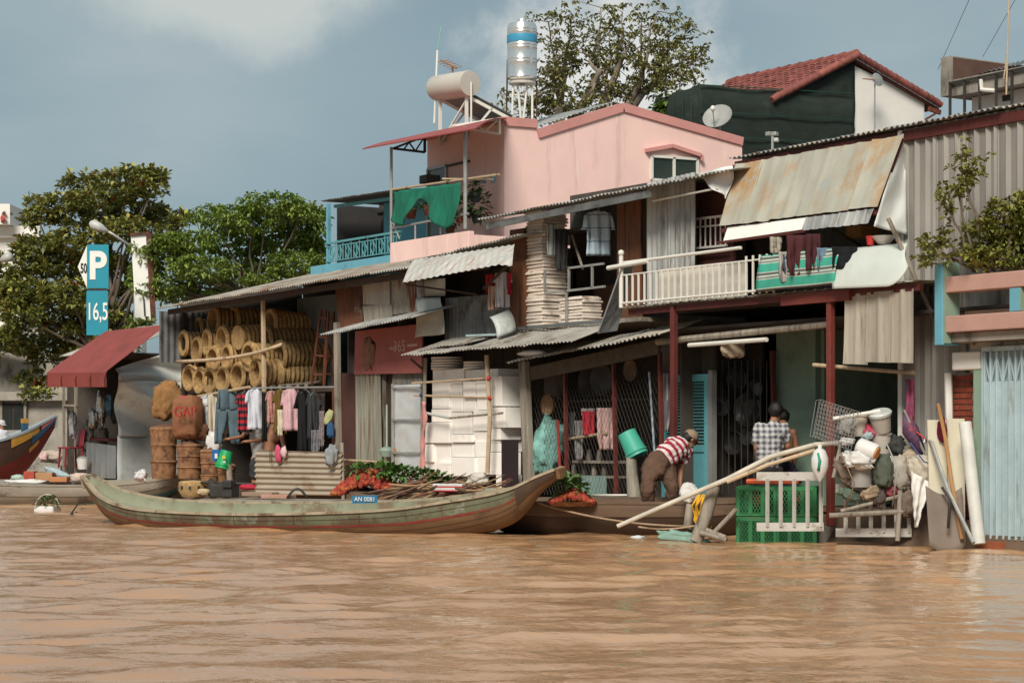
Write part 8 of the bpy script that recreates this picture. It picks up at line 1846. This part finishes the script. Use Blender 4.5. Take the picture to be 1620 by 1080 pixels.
leaf_mesh('foliage', leaf_mat('shrub leaves', (.10, .17, .03), (.19, .25, .06), 3), hs_, [D(1046 + rr_.gauss(0, 6), 172 + rr_.gauss(0, 12), 45) for _ in range(40)], .16, 5, 4)
# bush on the pink terrace at the right
tb3 = T('terrace_bush', 'yellow-green citrus bush growing on the pink terrace', 'bush', W(1560, 440, YB + .3))
pd = [(1590, 345, 40, 32), (1560, 375, 45, 30), (1600, 390, 40, 30), (1540, 405, 32, 18), (1640, 360, 40, 60), (1575, 410, 50, 18), (1620, 330, 26, 28)]
dTB = depth(W(1560, 420, YB + .3))
ptb, cb_ = pads_points(pd, dTB, .15, 7.5, 41)
m = MB()
for i, c in enumerate(cb_): limb(m, W(1575, 440, YB + .3), c, .03, .01, i)
spr = [((1560, 430), (1530, 300), (1522, 235)), ((1545, 430), (1500, 380), (1462, 385)), ((1545, 430), (1515, 300), (1545, 262)), ((1540, 430), (1505, 340), (1500, 300)), ((1545, 430), (1490, 400), (1458, 412))]
for i, (a, b, c) in enumerate(spr):
    A1, B1, C1 = D(*a, dTB), D(*b, dTB), D(*c, dTB); limb(m, A1, B1, .018, .012, i + 70); q = limb(m, B1, C1, .012, .005, i + 80)
    for pt in q: ptb += [pt + V((rr_.gauss(0, .06), rr_.gauss(0, .06), rr_.gauss(0, .06))) for _ in range(3)]
m.build('stem', bark, tb3, True)
leaf_mesh('foliage', leaf_mat('citrus leaves', (.11, .13, .025), (.30, .29, .075), 3.5), tb3, ptb, .095, 6, 43, .3, .24)
part(hE, 'planter_soil', mud, ('bb', xe0 + .1, xe1, YB + .23, YB + .5, zs, zs + .25))
fern = T('roof_fern', 'small bright tuft of leaves behind the kiosk roof', 'plant', D(222, 520, 50))
m = MB(); limb(m, D(222, 535, 50), D(222, 518, 50), .03, .02, 1); m.build('stem', bark, fern, True)
leaf_mesh('foliage', leaf_mat('fern leaves', (.14, .2, .04), (.24, .28, .08), 3), fern, [D(222 + rr_.gauss(0, 7), 515 + rr_.gauss(0, 4), 50) for _ in range(16)], .3, 6, 8, .3, .12)

# ================================================================== LEFT BACKGROUND
bw = T('white_block', 'white multi-storey building behind the almond tree at the left edge', 'building', D(-20, 700, 95))
RZL = math.atan2(RGT.y, RGT.x)
def dbb(parent, name, mat, px0, py0, px1, py1, dep, th, bevel=0.0):
    s_ = dep / FPX
    return part(parent, name, mat, ('box', D((px0 + px1) / 2, (py0 + py1) / 2, dep + th / 2), ((px1 - px0) * s_, th, (py1 - py0) * s_), RZL), bevel=bevel)
dbb(bw, 'wall', white_wall, -260, 362, 62, 740, 95, 6); dbb(bw, 'parapet', white_wall, -262, 358, 64, 376, 94.7, .3); dbb(bw, 'wall', white_wall, -40, 330, 33, 362, 94, 4)
dbb(bw, 'band', concrete, -262, 520, 64, 530, 94.7, .28); dbb(bw, 'window', iron, 8, 532, 40, 560, 94.9, .2); dbb(bw, 'band', white_wall, -262, 440, 64, 446, 94.7, .28)
red_l = M('red emblem', (.42, .08, .07), .8)
part(bw, 'emblem', red_l, ('blob', D(4, 346, 93.9), (.35, .05, .16), 3, .5, 14, 10, 2), smooth=True); part(bw, 'emblem', M('dark emblem', (.1, .09, .09), .8), ('blob', D(6, 337, 93.9), (.2, .05, .07), 5, .5, 12, 8, 2), smooth=True); part(bw, 'emblem', M('dark emblem', (.1, .09, .09), .8), ('blob', D(18, 338, 93.9), (.14, .05, .06), 6, .5, 12, 8, 2), smooth=True)
bc = T('grey_house', 'mouldy grey concrete house with dark window behind the painted boat', 'house', D(60, 760, 76))
dbb(bc, 'wall', concrete, -260, 556, 150, 770, 76, 6); dbb(bc, 'ledge', concrete, -262, 620, 152, 634, 75.6, .38, .03); dbb(bc, 'sill', concrete, -30, 680, 42, 688, 75.7, .28)
wd = dbb(bc, 'window', wood_dark, 4, 638, 38, 682, 75.9, .12)
for a, b in ((5, 19), (22, 36)): dbb(wd, 'pane', M('dark pane', (.02, .022, .02), .15, rv=0, bump=0), a, 641, b, 680, 75.87, .05)
dbb(wd, 'frame', M('window frame', (.22, .19, .15), .8), 0, 634, 4, 684, 75.85, .1); dbb(wd, 'frame', M('window frame', (.22, .19, .15), .8), 38, 634, 42, 684, 75.85, .1)
part(bc, 'eave_slab', M('dark slab', (.07, .065, .06), .9), ('bar', D(-60, 538, 75), D(48, 560, 75), 1.2, .2))
for k, px in enumerate((-30, -5)): dbb(bc, 'railing_bar', wood_dark, px, 690, px + 3, 700, 75.5, .05)
dsack('tarp_heap', 'pale bundle lying on the bank behind the painted prow', 80, 722, 18, 9, 62, M('pale bundle', (.42, .35, .28), .85), 71, .3, 'bundle')
dsack('pink_bag', 'pinkish net bag lying before the kiosk post', 69, 723, 7, 7, 61.5, M('pink net', (.5, .32, .3), .8), 72, .3, 'bag')
tag(dbb(None, 'stone_step', concrete, 50, 735, 105, 790, 58, 1.5), 'low grey stone step at the water beside the kiosk', 'step')
# road sign: P, 16,5 and 50
sgp = T('river_sign', 'blue waterway sign with white P above 16,5 on a post', 'sign', D(150, 640, 58))
blue_s = M('sign blue', (.012, .235, .32), .5, var=.06, rv=0, bump=0); wht = M('sign white', (.72, .72, .68), .5, var=.04, rv=0, bump=0); blks = M('sign black', (.02, .02, .02), .5, rv=0)
dS = 57.6
dbb(sgp, 'board', blue_s, 138, 387, 172, 456, dS, .05); dbb(sgp, 'board', blue_s, 137, 460, 171, 530, dS, .05); dbb(sgp, 'post', steel, 152, 440, 160, 640, dS + .1, .1); dbb(sgp, 'bracket', iron, 139, 456.2, 170, 459.8, dS + .01, .03)
part(sgp, 'arrow_board', wht, ('ext', [D(137.5, 388, dS), D(137.5, 455, dS), D(123, 422, dS)], FWD * .05))
def stext(s, mat, px, py, size, sx=1.0, bold=.02): return text(sgp, s, mat, D(px, py, dS - .012), size, .006, rz=RZL, sx=sx, bold=bold)
stext('P', wht, 154, 422, 1.02, .9, .035).name = 'lettering'; stext('16,5', wht, 154, 494, .66, .52, .006); stext('50', blks, 132.3, 425, .36, .5, .008)
bn = T('banner_board', 'tall narrow white banner board in a rusty frame behind the leaves', 'sign', D(225, 560, 59.5))
m = part(bn, 'board', wht, ('ext', [D(207, 373, 59.5), D(233, 370, 59.5), D(240, 508, 59.5), D(215, 510, 59.5)], FWD * .1)); part(bn, 'frame', rust, ('bar', D(235, 369, 59.45), D(243, 509, 59.45), .1, .12, (0, 1, 0)), ('bar', D(206, 371, 59.45), D(236, 368, 59.45), .06), ('bar', D(214, 510, 59.45), D(243, 508, 59.45), .06))
part(bn, 'marking', iron, ('bar', D(227, 470, 59.45), D(229, 500, 59.45), .04, .02, (0, 1, 0))); part(bn, 'post', steel, ('bar', D(228, 509, 59.6), D(228, 640, 59.6), .12, .1, (0, 1, 0)))
for k, (a, b, c, lab) in enumerate((((142, 352), (178, 370), (215, 395), 'grey street lamp head on a bent arm above the blue sign'), ((20, 404), (-5, 414), (-60, 430), 'street lamp head poking in at the left edge'))):
    dL = 62; t = T('street_lamp', lab, 'street lamp', D(c[0], 640, dL), 'street lamps')
    p, q, r = D(*a, dL), D(*b, dL), D(*c, dL)
    part(t, 'lamp_head', M('lamp grey', (.42, .42, .40), .4), ('tube', [p, p.lerp(q, .12), p.lerp(q, .45), p.lerp(q, .8)], [.05, .14, .13, .05], 12), smooth=True); part(t, 'arm', steel, ('tube', [p.lerp(q, .7), q, r], .04, 8), smooth=True); part(t, 'post', steel, ('tube', [r, D(c[0], 640, dL)], .07, 10), smooth=True)
